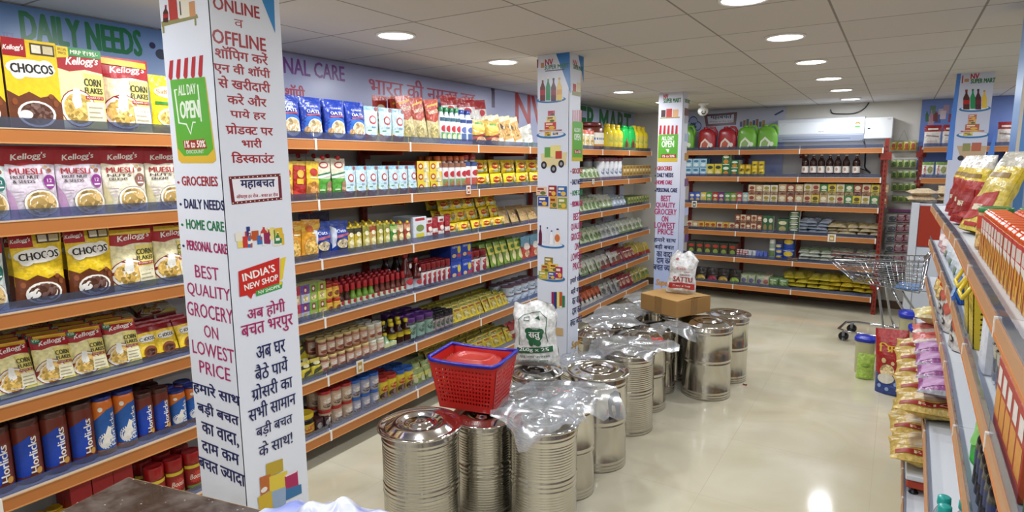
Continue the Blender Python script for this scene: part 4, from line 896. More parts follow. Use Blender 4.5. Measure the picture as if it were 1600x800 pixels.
row(RL, 'M', 'C', 546, 612, 6, 348, [minis('#cdb53a', '#3a3a2a'), minis('#b8ae4a', '#8a8a3a'), minis('#c9a05a', '#9a4a2a')], ['yellow and black mini sauce pouch', 'olive mini sauce pouch', 'brown mini sauce pouch'], 'pouch', 'mini_sauce_pouch', variants=[0, 0, 1, 2, 1, 1], rows=3, gap=.07, x_at=575)
row(RL, 'M', 'C', 612, 645, 3, 346, [minis('#3f8a3a', '#9ab86a'), minis('#a86a3a', '#c9b08a'), minis('#a84a3a', '#c98a6a')], ['green mini chutney pouch', 'tan mini chutney pouch', 'rust mini chutney pouch'], 'pouch', 'mini_sauce_pouch', variants=[0, 1, 2], rows=3, gap=.07)
row(RL, 'M', 'C', 646, 668, 1, 339, lambda w, h: carton(w, h, w*1.3, '#d3d8de', [('e', .5, .55, .3, .14, '#7a8a4a'), ('r', .15, .85, .85, .95, '#b3303a'), ('r', .2, .1, .8, .35, '#d0c23a')], '#aab8c4'), 'white carton with red top stripe', 'carton', 'drink_carton', yaw=0)
def rwp(w, h): return pouch(w, h, w*.34, '#d9d2ce', ((.35, .75, '#a82a34'),), [('e', .5, .5, .3, .12, '#e8d8d0'), ('r', .2, .8, .8, .9, '#8a2430')], seed=31, nu=8, nv=8)
row(RL, 'M', 'C', 668, 706, 4, 339, [rwp, lambda w, h: pouch(w, h, w*.34, '#9c2630', ((.3, .5, '#d8cfc8'),), (), seed=32, nu=8, nv=8)], ['white and red upright pouch', 'dark red upright pouch'], 'pouch', 'pouch', variants=[0, 1, 0, 1], rows=2)
row(RL, 'M', 'C', 704, 792, 5, ('h', .085), noodle, 'yellow instant noodle packet', 'noodle packet', 'noodle_packet', layers=3, rows=2, gap=.1, tilt=.25, lst=.035, jit=.008, fill=1.05)
row(RL, 'M', 'C', 788, 845, 4, ('h', .15), lambda w, h: pouch(w, h, w*.34, '#b89a62', ((.85, 1, '#8a6a3a'),), [('e', .5, .5, .3, .25, '#a8824a:chunks')], seed=33, nu=8, nv=8), 'tan pasta packet leaning back', 'packet', 'pasta_packet', tilt=.4, rows=2, gap=.1)
def smallbox(a, b): return lambda w, h: carton(w, h, w*1.1, a, [('r', .0, .0, 1, .5, b), ('r', .3, .55, .7, .9, '#8f2f35'), ('e', .5, .72, .13, .1, '#e0d8c8'), ('e', .5, .25, .3, .2, '#d8c890:chunks')], b, (), '#c9c48a')
row(RL, 'M', 'D', 458, 512, 4, 446, [smallbox('#b83a4a', '#b8a08a'), smallbox('#6a4a9a', '#aab0c4'), smallbox('#6f9a45', '#8fae4a'), smallbox('#8a9a3a', '#c9c45a')], ['red topped spice carton', 'purple topped spice carton', 'green spice carton', 'lime spice carton'], 'carton', 'spice_carton', variants=[0, 1, 2, 3], layers=2, rows=2, x_at=480)
ojar = lambda w, h: jar(w, h, '#cf9a3a', '#a83420', [('r', .05, .12, .95, .6, '#dcb64a'), ('e', .5, .35, .25, .18, '#7a3a24')], .22, .9, seg=14)
row(RL, 'M', 'D', 512, 536, 2, ('h', .085), ojar, 'small orange pickle jar', 'jar', 'pickle_jar', layers=2, rows=2)
CH = [(.95, 0), (1, .03), (1, .46), (.86, .56), (.62, .68), (.56, .8), (.5, 1)]
def chili(c): return lambda w, h: bottle(w, h, c, '#a8242a', [('e', .5, .3, .22, .08, '#a8343a'), ('e', .62, .22, .08, .06, '#3f8a3a')], (.08, .42, '#d9d8c0'), prof=CH, caph=.3, capr=.66, seg=12)
row(RL, 'M', 'D', 532, 638, 12, 436, [chili('#3a1f1a'), chili('#5a7a2a'), chili('#5a2a20')], ['dark soy sauce bottle with red cap', 'green chilli sauce bottle with red cap', 'red chilli sauce bottle with red cap'], 'bottle', 'sauce_bottle', variants=lambda i, r, l: 0 if i < 2 else (1 if i < 6 else 2), rows=4, gap=.068, x_at=580, jit=.002)
KET = [(.92, 0), (1, .03), (1, .4), (.9, .5), (.6, .66), (.36, .8), (.34, 1)]
ket = lambda w, h: bottle(w, h, '#5a1a14', '#a3262a', [('e', .5, .27, .28, .08, '#b3343c'), ('e', .5, .65, .1, .06, '#e0dcd6')], (.08, .4, '#d6dadd'), prof=KET, caph=.16, capr=.42)
row(RL, 'M', 'D', 636, 651, 1, 393, ket, 'tall ketchup bottle before the jam jars', 'bottle', 'ketchup_bottle', fill=1.0)
row(RL, 'M', 'D', 651, 663, 1, 403, ket, 'shorter ketchup bottle before the jam jars', 'bottle', 'ketchup_bottle', fill=1.0)
row(RL, 'M', 'D', 604, 652, 3, 395, lambda w, h: bottle(w, h, '#33181a', '#7a2428', (), (.1, .4, '#b8b4b0'), prof=KET, caph=.16, capr=.42), 'dark tall sauce bottle at back', 'bottle', 'sauce_bottle', t0=.2)
jam = lambda w, h: jar(w, h, '#5a1820', '#8f2226', [('r', .02, .08, .98, .66, '#d8d4d2'), ('e', .5, .5, .24, .1, '#a8343a'), ('e', .5, .26, .26, .16, '#8f2a3a')], .24, .88, seg=14)
row(RL, 'M', 'D', 661, 706, 6, 409, jam, 'jam jar with dark red lid', 'jar', 'jam_jar', rows=3, x_at=680, fill=1.0)
def blubox(w, h): return carton(w, h, w*1.6, '#23409c', [('t', 'NEW', .4, .75, .5, .12, '#cfd6ea'), ('p', [(.55, .1), (1, .1), (1, .9), (.75, .9)], '#2f55b8'), ('e', .78, .6, .16, .2, '#d8c23a'), ('r', .6, .2, .95, .35, '#c23a34'), ('e', .3, .3, .2, .1, '#d8b98a')], '#1f3a8f', (), '#2a4aa8')
row(RL, 'M', 'D', 706, 738, 2, 378, blubox, 'blue cereal carton stacked among jam jars', 'carton', 'cereal_carton', layers=2, x_at=718)
row(RL, 'M', 'D', 734, 763, 3, 391, jam, 'jam jar beside blue cartons', 'jar', 'jam_jar', rows=2, fill=1.0)
def gyp(w, h): return pouch(w, h, w*.3, '#7a9a3a', ((.55, .85, '#d8cf4a'),), [('e', .5, .35, .32, .2, '#d8d29a'), ('e', .5, .7, .28, .08, '#3f7a35')], 'pillow', seed=35, nu=8, nv=8)
row(RL, 'M', 'D', 760, 822, 6, 378, gyp, 'green and yellow snack packet', 'packet', 'snack_packet', rows=3, gap=.075, tilt=.25, x_at=790, fill=1.1)
row(RL, 'M', 'D', 818, 846, 2, 368, lambda w, h: pouch(w, h, w*.34, '#b84a3f', ((.6, 1, '#6fa0b8'),), [('e', .5, .6, .35, .14, '#e0d8d0'), ('e', .5, .3, .3, .14, '#d8b08a:chunks')], seed=36, nu=8, nv=8), 'red and blue pouch', 'pouch', 'pouch', rows=2)
def yblk(w, h): return pouch(w, h, w*.34, '#d6c23a', ((.6, .8, '#3a3a22'),), [('p', [(.1, .15), (.9, .35), (.9, .55), (.2, .4)], '#4a4a34'), ('e', .5, .75, .3, .1, '#ece4b0')], 'pillow', seed=37, nu=8, nv=8)
row(RL, 'M', 'E', 460, 522, 4, ('h', .1), yblk, 'yellow and black coffee packet', 'packet', 'coffee_packet', rows=2, layers=1, gap=.09, tilt=.2, fill=1.1)
row(RL, 'M', 'E', 456, 500, 3, ('h', .1), yblk, 'yellow and black packet on the heap behind', 'packet', 'coffee_packet', dz=.09, t0=.12, tilt=.5, fill=1.1)
def spice(c, l): return lambda w, h: jar(w, h, c, '#c9b27a' if not l else l, [('r', .05, .15, .95, .72, '#c9a892'), ('e', .5, .5, .3, .12, '#e0d8cc'), ('e', .5, .28, .3, .1, '#8a4a3a')], .16, .9, seg=14)
row(RL, 'M', 'E', 505, 604, 8, ('h', .098), [spice('#8a5040', None), spice('#b0785a', None), spice('#c8c0a4', '#d8d6c8')], ['brown coffee jar with tan lid', 'light brown coffee jar', 'cream jar with white lid'], 'jar', 'coffee_jar', variants=lambda i, r, l: 0 if i < 4 else (1 if i < 6 else 2), layers=2, rows=2, gap=.085, jit=.002, lst=.012)
row(RL, 'M', 'E', 602, 624, 2, 520, lambda w, h: bottle(w, h, '#8fae8a', '#d8c23a', (), (.1, .45, '#d8d8a0'), prof=KET, caph=.14), 'small pale green bottle', 'bottle', 'essence_bottle', rows=2)
row(RL, 'M', 'E', 612, 646, 3, 502, lambda w, h: bottle(w, h, '#3a1a14', '#d8c22a', (), (.4, .62, '#d8c22a'), prof=[(.95, 0), (1, .03), (1, .62), (.8, .7), (.45, .8), (.4, 1)], caph=.14, capr=.5), 'dark honey bottle with yellow cap', 'bottle', 'honey_bottle', rows=2, t0=.03)
pjar = lambda c, l: lambda w, h: jar(w, h, c, l, [('r', .04, .12, .96, .7, '#8aa89a' if l == '#5a2f7a' else '#a89a98'), ('e', .5, .45, .3, .18, '#4a5a4a')], .2, .92, seg=14)
row(RL, 'M', 'E', 640, 682, 3, 494, pjar('#4a3a44', '#5a2f7a'), 'grey jar with purple lid', 'jar', 'jar', rows=3, x_at=655)
row(RL, 'M', 'E', 676, 710, 5, 489, pjar('#3a3030', '#26242c'), 'small dark jar with black lid', 'jar', 'jar', rows=3, x_at=690)
def ysac(w, h): return pouch(w, h, w*.22, '#dcc024', ((.86, 1, '#8a8a2a'),), [('e', .5, .4, .34, .22, '#c9ba6a:chunks'), ('r', .2, .68, .8, .8, '#a8602a')], 'pillow', seed=38, nu=6, nv=8)
row(RL, 'M', 'E', 704, 800, 9, ('h', .13), ysac, 'yellow spice sachet', 'sachet', 'spice_sachet', rows=4, gap=.075, tilt=.42, fill=1.1)
row(RL, 'M', 'E', 796, 850, 5, ('h', .075), lambda w, h: jar(w, h, '#b8c4d4', '#7a5a6a', [('r', .05, .1, .95, .8, '#c9d4e0'), ('e', .5, .45, .3, .2, '#5a6a8a')], .1, .98, seg=12), 'small white and blue cup', 'cup', 'dessert_cup', layers=2, rows=2)
row(RL, 'M', 'F', 475, 500, 1, 648, lambda w, h: jar(w, h, '#221a18', '#d8b92a', [('r', .1, .12, .9, .58, '#d0b23a'), ('e', .5, .4, .34, .14, '#b8503a'), ('r', .15, .14, .85, .22, '#8a2a24')], .2, .9), 'dark jar with bright yellow lid', 'jar', 'jar', fill=1.05)
row(RL, 'M', 'F', 496, 519, 2, 653, lambda w, h: carton(w, h, w*2.2, '#2a2022', [('e', .5, .5, .36, .22, '#8a8078:chunks'), ('r', .1, .82, .9, .92, '#5a2a30')], '#4a1a20', (), '#4a2226'), 'black coffee carton', 'carton', 'coffee_carton', rows=2, x_at=505)
def twoj(l, b, hh=None): return lambda w, h: jar(w, h, b, l, [('r', .03, .1, .97, .74, '#c9b098' if l == '#a82a28' else '#a8aac0'), ('e', .5, .5, .3, .14, '#e0d6cc'), ('e', .5, .24, .34, .12, '#5a4a3a:chunks')], .16, .98, seg=14, shoulder=.02)
row(RL, 'M', 'F', 507, 556, 3, 606, twoj('#a82a28', '#b09078'), 'red lidded coffee jar', 'jar', 'coffee_jar', layers=2, rows=2, gap=.09, x_at=530, jit=.002)
row(RL, 'M', 'F', 554, 597, 3, 589, twoj('#2f5fae', '#8a8c9c'), 'blue lidded coffee jar', 'jar', 'coffee_jar', layers=2, rows=2, gap=.09, x_at=575, jit=.002)
def tallj(l): return lambda w, h: jar(w, h, '#c9b03a', l, [('r', .03, .5, .97, .8, '#dcc83a'), ('e', .5, .56, .3, .12, '#b03a34'), ('e', .5, .24, .36, .18, '#6a4a3a:chunks')], .16, .96, seg=14, shoulder=.03)
row(RL, 'M', 'F', 596, 625, 2, 588, tallj('#b0362c'), 'tall yellow jar with red lid', 'jar', 'chocolate_jar', rows=3, x_at=610, fill=1.0)
row(RL, 'M', 'F', 624, 650, 2, 576, tallj('#2f5fae'), 'tall yellow jar with blue lid', 'jar', 'chocolate_jar', rows=3, x_at=637, fill=1.0)
row(RL, 'M', 'F', 648, 700, 5, ('h', .1), lambda w, h: pouch(w, h, w*.3, '#8a9a55', ((.4, .7, '#c9c46a'),), [('e', .5, .35, .3, .2, '#d0cda0')], 'pillow', seed=40, nu=8, nv=8), 'green chocolate powder sachet', 'sachet', 'powder_sachet', rows=3, gap=.09, tilt=.35, fill=1.1)
row(RL, 'M', 'F', 645, 690, 3, ('h', .13), lambda w, h: pouch(w, h, w*.3, '#6a6a2a', (), [('e', .5, .5, .3, .3, '#9a9a5a')], 'pillow', seed=41, nu=8, nv=8), 'olive packet lying at back', 'packet', 'packet', lie=1.2, t0=.28, dz=.08)
row(RL, 'M', 'F', 700, 806, 9, ('h', .13), ysac, 'yellow spice sachet', 'sachet', 'spice_sachet', rows=4, gap=.075, tilt=.42, fill=1.1)
row(RL, 'M', 'F', 802, 850, 4, ('h', .14), lambda w, h: pouch(w, h, w*.3, '#9a3430', ((.4, .6, '#d0c0b4'),), (), 'pillow', seed=42, nu=8, nv=8), 'red spice packet by the pillar', 'packet', 'spice_packet', rows=2, tilt=.3)

# ================================================================ left rack beyond the second pillar
def bagp(c, b=(), dec=(), kind='pillow', seed=1, dr=.3, n=8): return lambda w, h: pouch(w, h, w*dr, c, b, dec, kind, seed=seed, nu=n, nv=n)
win = lambda c: [('e', .5, .42, .34, .2, c+':chunks'), ('r', .2, .7, .8, .78, '#d8d8cc')]
row(RL, 'R', 'A', 908, 930, 3, 203, bagp('#c9bfa0', ((.8, 1, '#b8503a'),), win('#b89a5a'), 'stand', 51), 'cream and red noodle pouch', 'pouch', 'pouch', rows=2)
def bigjar(w, h): return jar(w, h, '#5a2416', '#5a1c1a', [('r', .1, .2, .9, .62, '#d8d2c0'), ('r', .1, .1, .9, .2, '#b8803a'), ('r', .2, .36, .7, .44, '#5a6a9a')], .16, .8, seg=20)
row(RL, 'R', 'A', 928, 953, 1, 191, bigjar, 'large brown pickle jar with cream label', 'jar', 'pickle_jar')
oil = lambda w, h: bottle(w, h, '#d8c22a', '#d0ae2a', [('r', .1, .2, .9, .6, '#cbb84a'), ('e', .5, .4, .3, .1, '#8fa03a')], prof=SPR, capr=.5)
row(RL, 'R', 'A', 953, 976, 3, 194, oil, 'yellow oil bottle beside brown jar', 'bottle', 'oil_bottle')
def jerry(c, lab, lab2, capc=None):
    def f(w, h):
        m = MB(); d = w*.45; P = c+':plas'; N = 16; zs = [0, .03, .5, .62, .76, .86, .92]; sx = [.94, 1, 1, .97, .9, .72, .4]
        def ring(z, k): return [((abs(math.cos(a))**.6)*math.copysign(1, math.cos(a))*w/2*k-(.0 if z < .6 else (z-.6)*w*.3), (abs(math.sin(a))**.6)*math.copysign(1, math.sin(a))*d/2*min(1, k+.1), z*h) for a in (2*PI*i/N for i in range(N))]
        vs = []; fs = []
        for z, k in zip(zs, sx): vs += ring(z, k)
        for j in range(len(zs)-1):
            for i in range(N): fs.append((j*N+i, j*N+(i+1) % N, (j+1)*N+(i+1) % N, (j+1)*N+i))
        fs += [tuple(range(N))[::-1], tuple((len(zs)-1)*N+i for i in range(N))]
        m.add(vs, fs, P, True)
        decals(m, [('p', [(.12, .06), (.58, .06), (.7, .3), (.4, .52), (.18, .34)], lab), ('p', [(.2, .1), (.52, .1), (.58, .28), (.4, .42), (.24, .3)], lab2), ('e', .74, .22, .1, .09, lab)], lambda u, v, o: ((u-.5)*w, -d/2-o, v*h), .0015, h/w, 1)
        hd = MB(); hd.tube([(w*.02, 0, h*.86), (w*.16, 0, h*.97), (w*.36, 0, h*.95), (w*.47, 0, h*.8), (w*.46, 0, h*.6)], w*.075, P, 10)
        cp = MB(); cp.lathe([(w*.13, h*.9, (capc or c)+':plas'), (w*.13, h*1.0, (capc or c)+':plas'), (0, h*1.0, (capc or c)+':plas')], (capc or c)+':plas', 14, -w*.12)
        return Proto(m, [('handle', hd), ('cap', cp)])
    return f
row(RL, 'R', 'A', 975, 995, 2, 197, jerry('#1fae4f', '#8a6a3a', '#5a3a2a'), 'green cleaner can with handle', 'can', 'cleaner_can', x_at=985)
row(RL, 'R', 'A', 994, 1015, 3, 197, oil, 'yellow oil bottle near rack end', 'bottle', 'oil_bottle')
gp = [bagp('#aab48f', (), win('#5f7a45'), seed=52), bagp('#c9ccbc', ((0, .2, '#7a8f5a'),), win('#8a9a6a'), seed=53)]
def leanrow(sh, x0, x1, n, fn, look, rows=3, seed=0, h=.15, cat='packet', name='packet'): row(RL, 'R', sh, x0, x1, n, ('h', h), fn, look, cat, name, rows=rows, gap=.085, tilt=.45, fill=1.15, jit=.008)
leanrow('B', 911, 942, 5, gp[0], 'green and white spice packet')
row(RL, 'R', 'B', 940, 974, 5, 247, lambda w, h: jar(w, h, '#cfd0d4', '#8a5560', [('r', .1, .2, .9, .7, '#dcdce0'), ('e', .5, .4, .3, .16, '#5a6a8a')], .14, .95, seg=12), 'white tub with maroon lid', 'tub', 'food_tub', rows=2)
tanb = lambda w, h: carton(w, h, w*1.6, '#b8964f', [('r', .1, .55, .9, .9, '#8a6a3a'), ('e', .5, .3, .3, .2, '#d8c69a')], '#8a6a3a')
row(RL, 'R', 'B', 973, 1017, 9, ('h', .075), tanb, 'tan noodle cup carton', 'carton', 'noodle_carton', layers=2)
leanrow('C', 911, 942, 5, gp[0], 'green and white spice packet')
leanrow('C', 941, 962, 3, gp[1], 'white and green spice packet', h=.17)
leanrow('C', 961, 982, 4, bagp('#8d9aa8', (), win('#c9d0d8'), seed=54), 'grey blue spice packet')
row(RL, 'R', 'C', 981, 1014, 8, ('h', .1), lambda w, h: carton(w, h, w*1.4, '#7f8a4a', [('r', .4, 0, .6, 1, '#d0c88a'), ('e', .5, .6, .18, .14, '#3a4a2a')], '#3f5a35'), 'green striped spice carton', 'carton', 'spice_carton', rows=2)
leanrow('D', 911, 946, 5, gp[0], 'green and white spice packet')
leanrow('D', 945, 974, 4, bagp('#b9bcb8', (), win('#8f968f'), seed=55), 'silver white spice packet')
leanrow('D', 972, 1011, 6, gp[1], 'white and green spice packet')
leanrow('E', 911, 945, 5, gp[1], 'white and green spice packet')
leanrow('E', 943, 974, 4, bagp('#c4bfba', ((0, .25, '#9a3a34'),), win('#8a6a5a'), seed=56), 'white and red spice packet')
leanrow('E', 973, 997, 4, bagp('#8f2f35', (), win('#c9a08a'), seed=57), 'dark red spice packet')
leanrow('E', 996, 1018, 4, bagp('#b8a03a', ((0, .3, '#9a3430'),), (), seed=58), 'yellow and red spice packet')
leanrow('F', 908, 946, 6, bagp('#b0552f', ((0, .4, '#d5d0c8'),), [('e', .5, .4, .2, .2, '#33302e')], seed=59), 'orange and white spice packet')
leanrow('F', 945, 974, 4, bagp('#a8a6a2', (), win('#6a6a6a'), seed=60), 'grey spice packet')
leanrow('F', 971, 994, 4, bagp('#8f2f35', (), win('#c9a08a'), seed=61), 'dark red spice packet')
leanrow('F', 993, 1018, 4, bagp('#a89a45', (), win('#7a8a4a'), seed=62), 'yellow green spice packet')

# ================================================================ back rack
jug_r, jug_g = jerry('#a3222c', '#e0d6cc', '#b8563f'), jerry('#6fae3a', '#dfe6d6', '#8fae6a')
row(RB, 'K', 'A', 1056, 1084, 1, 196, jug_g, 'green detergent can half hidden by pillar', 'can', 'detergent_can', fill=1)
row(RB, 'K', 'A', 1088, 1151, 2, 198, jug_r, 'red detergent can with handle', 'can', 'detergent_can', fill=.9, yj=0)
row(RB, 'K', 'A', 1150, 1214, 2, 195, jug_g, 'green detergent can with handle', 'can', 'detergent_can', fill=.96, yj=0)
cdb = lambda c, c2, c3: lambda w, h: carton(w, h, w*1.1, c, [('e', .5, .72, .36, .13, c2), ('e', .5, .3, .32, .2, c3), ('r', .1, .02, .9, .1, c2)], c2)
row(RB, 'K', 'B', 1070, 1104, 3, 248, cdb('#9cc2d6', '#3f6f96', '#d0dde2'), 'pale blue carton', 'carton', 'detergent_carton', layers=2, rows=2, yj=0)
row(RB, 'K', 'B', 1103, 1127, 2, 256, cdb('#c9b53a', '#2a3a2a', '#dccf8a'), 'yellow carton with dark oval', 'carton', 'food_carton', yj=0)
row(RB, 'K', 'B', 1127, 1140, 1, 240, cdb('#1f6a3a', '#dfe2cf', '#c9862a'), 'dark green tea carton', 'carton', 'tea_carton', layers=2, rows=2, yj=0)
row(RB, 'K', 'B', 1140, 1153, 1, 250, cdb('#1f6a3a', '#dfe2cf', '#c9862a'), 'smaller green tea carton', 'carton', 'tea_carton', layers=2, rows=2, yj=0)
can = lambda c, c2: lambda w, h: jar(w, h, c, c2, [('r', .1, .15, .9, .7, c), ('e', .5, .55, .3, .12, '#3a3a2a'), ('r', .2, .2, .8, .34, '#e0d06a')], .08, .96, seg=16, shoulder=.02)
row(RB, 'K', 'B', 1153, 1173, 2, 257, can('#d0b22a', '#c9a82a'), 'yellow tin', 'tin', 'food_tin')
row(RB, 'K', 'B', 1173, 1193, 2, 252, can('#d8bc2a', '#d8bc2a'), 'small yellow tub', 'tub', 'food_tub', layers=2)
SYR = [(.95, 0), (1, .02), (1, .66), (.92, .74), (.5, .84), (.36, .9), (.34, 1)]
syr = lambda w, h: bottle(w, h, '#2c1210', '#c9b9a8', [('p', [(.2, .24), (.8, .24), (.8, .46), (.2, .46)], '#dcd6d0'), ('e', .42, .35, .12, .08, '#b08a7a')], (.2, .5, '#d8d2cc'), prof=SYR, caph=.08, capr=.4)
row(RB, 'K', 'B', 1250, 1301, 4, 241, syr, 'dark syrup bottle with pale label', 'bottle', 'syrup_bottle', fill=.92, jit=.002)
row(RB, 'K', 'B', 1301, 1327, 2, 241, syr, 'dark syrup bottle right of the four', 'bottle', 'syrup_bottle', fill=.9, jit=.001)
row(RB, 'K', 'B', 1330, 1344, 1, 241, syr, 'dark syrup bottle standing apart at right', 'bottle', 'syrup_bottle', fill=.9)
cols8 = ['#2f4f9f', '#3a5fae', '#c9b54a', '#4a8f45', '#a8382f', '#6a2f7a', '#3f8a4a', '#7a8f3a']
nm8 = ['navy', 'blue', 'yellow', 'green', 'red', 'purple', 'leaf green', 'olive']
row(RB, 'K', 'C', 1076, 1150, 8, 301, [cdb(c, '#d8d2c0', '#b8a070') for c in cols8], [n+' dessert mix carton' for n in nm8], 'carton', 'food_carton', variants=list(range(8)), rows=2, yj=0)
row(RB, 'K', 'C', 1150, 1168, 2, 301, [cdb('#a84a55', '#d8d2c0', '#c9a08a'), cdb('#8fb0b4', '#d8d2c0', '#c9c0a0')], ['rose dessert carton', 'teal dessert carton'], 'carton', 'food_carton', variants=[0, 1], rows=2, yj=0)
mx = lambda c, c2, c3: lambda w, h: carton(w, h, w*.9, c, [('r', .0, 0, 1, .34, c3+':chunks'), ('e', .5, .68, .34, .18, c2), ('r', .2, .38, .8, .46, c2)], c3)
mixes = [mx('#c9b896', '#8a3a34', '#7a4a2a'), mx('#b89a72', '#d8cfb8', '#6a3f2a'), mx('#cfc8b4', '#9a8a3a', '#8a6a4a'), mx('#8a4a36', '#d8c9b0', '#5a3426'), mx('#3f7a45', '#d8d6bc', '#7a6a3a'), mx('#c9b53f', '#5a4a2a', '#8a7a3a')]
mnm = ['cream', 'tan', 'ivory', 'brown', 'green', 'yellow']
def mixrow(x0, x1, n, yt, var, w, layers=2, rows=1): row(RB, 'K', 'C', x0, x1, n, yt, mixes, [a+' mix carton '+w for a in mnm], 'carton', 'mix_carton', variants=var, layers=layers, rows=rows, yj=0, jit=.002)
mixrow(1168, 1214, 4, 289, [0, 1, 2, 2], 'below yellow tins'); mixrow(1215, 1254, 3, 288, [1, 3, 1], 'left of syrup bottles'); mixrow(1254, 1386, 10, 288, lambda i, r, l: (0, 5, 1, 2, 0, 4, 5, 2, 4, 3)[(i+3*l) % 10], 'below syrup bottles', 2, 1)
row(RB, 'K', 'D', 1072, 1148, 8, 347, mixes[:2]+[mx('#c9a24a', '#9a4a2a', '#8a6a2a')], ['cream snack carton', 'tan snack carton', 'gold snack carton'], 'carton', 'snack_carton', variants=[0, 1, 2, 2, 2, 0, 2, 0], rows=2, yj=0)
row(RB, 'K', 'D', 1147, 1190, 5, 336, [mixes[0], mixes[3]], ['cream sweet mix carton', 'brown sweet mix carton'], 'carton', 'mix_carton', variants=[1, 0, 1, 0, 1], layers=2, yj=0)
row(RB, 'K', 'D', 1190, 1208, 2, 337, cdb('#2f5a3f', '#d0d2bc', '#8a7a4a'), 'dark green carton beside sweet mixes', 'carton', 'tea_carton', yj=0)
row(RB, 'K', 'D', 1213, 1231, 1, 342, cdb('#3a5a3f', '#d0c8a0', '#a89a6a'), 'low green carton before the stack', 'carton', 'tea_carton', yj=0)
row(RB, 'K', 'D', 1231, 1248, 1, 330, cdb('#2f4a35', '#d8d6c8', '#8a9a7a'), 'green and white stacked carton', 'carton', 'tea_carton', layers=4, yj=0)
def pile(zone, rk, sh, x0, x1, n, layers, fn, look, h=.2, rows=2, cat='bag', name='food_bag', gap=.1, **k):
    row(rk, zone, sh, x0, x1, n, ('h', h), fn, look, cat, name, rows=rows, layers=layers, lie=1.32, gap=gap, fill=1.12, jit=.016, t0=.03, ldec=.7, yaw=0, yj=.3, **k)
pile('K', RB, 'D', 1243, 1292, 3, 4, bagp('#8f97a4', dr=.42, b=((.3, .5, '#c9ccd4'),), dec=(), seed=63), 'grey blue flour bag', h=.17)
pile('K', RB, 'D', 1290, 1374, 5, 3, bagp('#c0b090', dr=.42, b=((.25, .45, '#c9b25a'),), dec=win('#c0a878'), seed=64), 'tan pulses bag', h=.17)
row(RB, 'K', 'E', 1074, 1150, 6, 379, cdb('#2f3a2a', '#a8382f', '#8a9a4a'), 'dark frozen mix carton', 'carton', 'food_carton', rows=2, yj=0)
row(RB, 'K', 'E', 1150, 1168, 4, ('h', .045), lambda w, h: jar(w, h, '#a8323a', '#d6d0cc', [('r', .1, .3, .9, .6, '#d8d2cc')], .2, .95, seg=10), 'small red and white roll', 'roll', 'biscuit_roll', layers=2, rows=2)
row(RB, 'K', 'E', 1167, 1180, 2, ('h', .09), bagp('#a8aab0', (), (), seed=65), 'silver sachet', 'sachet', 'sachet', rows=2, tilt=.4)
row(RB, 'K', 'E', 1179, 1198, 3, ('h', .09), bagp('#27449c', (), (), seed=66), 'bright blue sachet', 'sachet', 'sachet', rows=2, tilt=.4)
row(RB, 'K', 'E', 1200, 1210, 1, 374, lambda w, h: jar(w, h, '#cfd2cc', '#c9c9c4', [('r', .1, .15, .9, .45, '#5f7a4a'), ('r', .1, .55, .9, .8, '#8a9a8a')], .06, .98, seg=14), 'tall white and green canister', 'canister', 'canister')
btin = lambda w, h: jar(w, h, '#23449a', '#2a4fa8', [('e', .5, .55, .36, .2, '#d0b53a'), ('r', .0, .8, 1, .84, '#c9ced8')], .12, 1.0, seg=16, shoulder=.01)
row(RB, 'K', 'E', 1210, 1221, 1, 381, btin, 'smaller blue tin', 'tin', 'biscuit_tin', layers=3)
row(RB, 'K', 'E', 1220, 1239, 1, 370, btin, 'larger blue tin', 'tin', 'biscuit_tin', layers=2)
row(RB, 'K', 'E', 1228, 1247, 2, ('h', .07), bagp('#2f2a2c', ((.3, .6, '#a8703a'),), (), seed=67), 'black and amber sachet at shelf edge', 'sachet', 'sachet', tilt=.9, t0=-.02)
pile('K', RB, 'E', 1247, 1300, 3, 3, bagp('#b9bdb0', dr=.42, b=((.3, .55, '#7f9a5a'),), dec=(), seed=68), 'white and green pulses bag', h=.18)
pile('K', RB, 'E', 1298, 1374, 4, 3, bagp('#c2c0b6', dr=.42, b=((.1, .2, '#9a3a3f'),), dec=win('#a8b08a'), seed=69), 'white pulses bag with red edge', h=.18)
row(RB, 'K', 'F', 1086, 1156, 4, 421, [bagp('#26211f', (), [('e', .5, .25, .4, .24, c+':chunks')], 'stand', 70) for c in ('#c9a84a', '#a8324a', '#c9a44a', '#9ab84a')], ['black pouch with golden window', 'black pouch with red window', 'black pouch with amber window', 'black pouch with lime window'], 'pouch', 'snack_pouch', variants=[0, 1, 2, 3], rows=3, fill=1.05)
row(RB, 'K', 'F', 1155, 1202, 4, ('h', .13), [bagp('#8f9a7a', (), [('e', .5, .4, .3, .2, '#5a4a7a')], seed=71), bagp('#a89a85', (), [('e', .5, .4, .3, .2, '#8a4a3a')], seed=72)], ['pale green snack packet', 'pale brown snack packet'], 'packet', 'snack_packet', variants=[0, 0, 0, 1], rows=4, gap=.08, tilt=.35, fill=1.1)
row(RB, 'K', 'F', 1200, 1230, 2, ('h', .11), bagp('#5a7a45', (), win('#7f9a5a'), seed=73), 'green snack packet', 'packet', 'snack_packet', rows=3, gap=.08, tilt=.2, fill=1.1)
pile('K', RB, 'F', 1224, 1296, 4, 3, bagp('#b8a834', dr=.5, b=(), dec=[('e', .5, .5, .3, .3, '#c9bb5a')], seed=74), 'yellow green pulses bag', h=.2)
pile('K', RB, 'F', 1292, 1368, 4, 3, bagp('#c0a62c', dr=.5, b=(), dec=[('e', .5, .5, .3, .3, '#d0b84a')], seed=75), 'golden yellow pulses bag', h=.2)

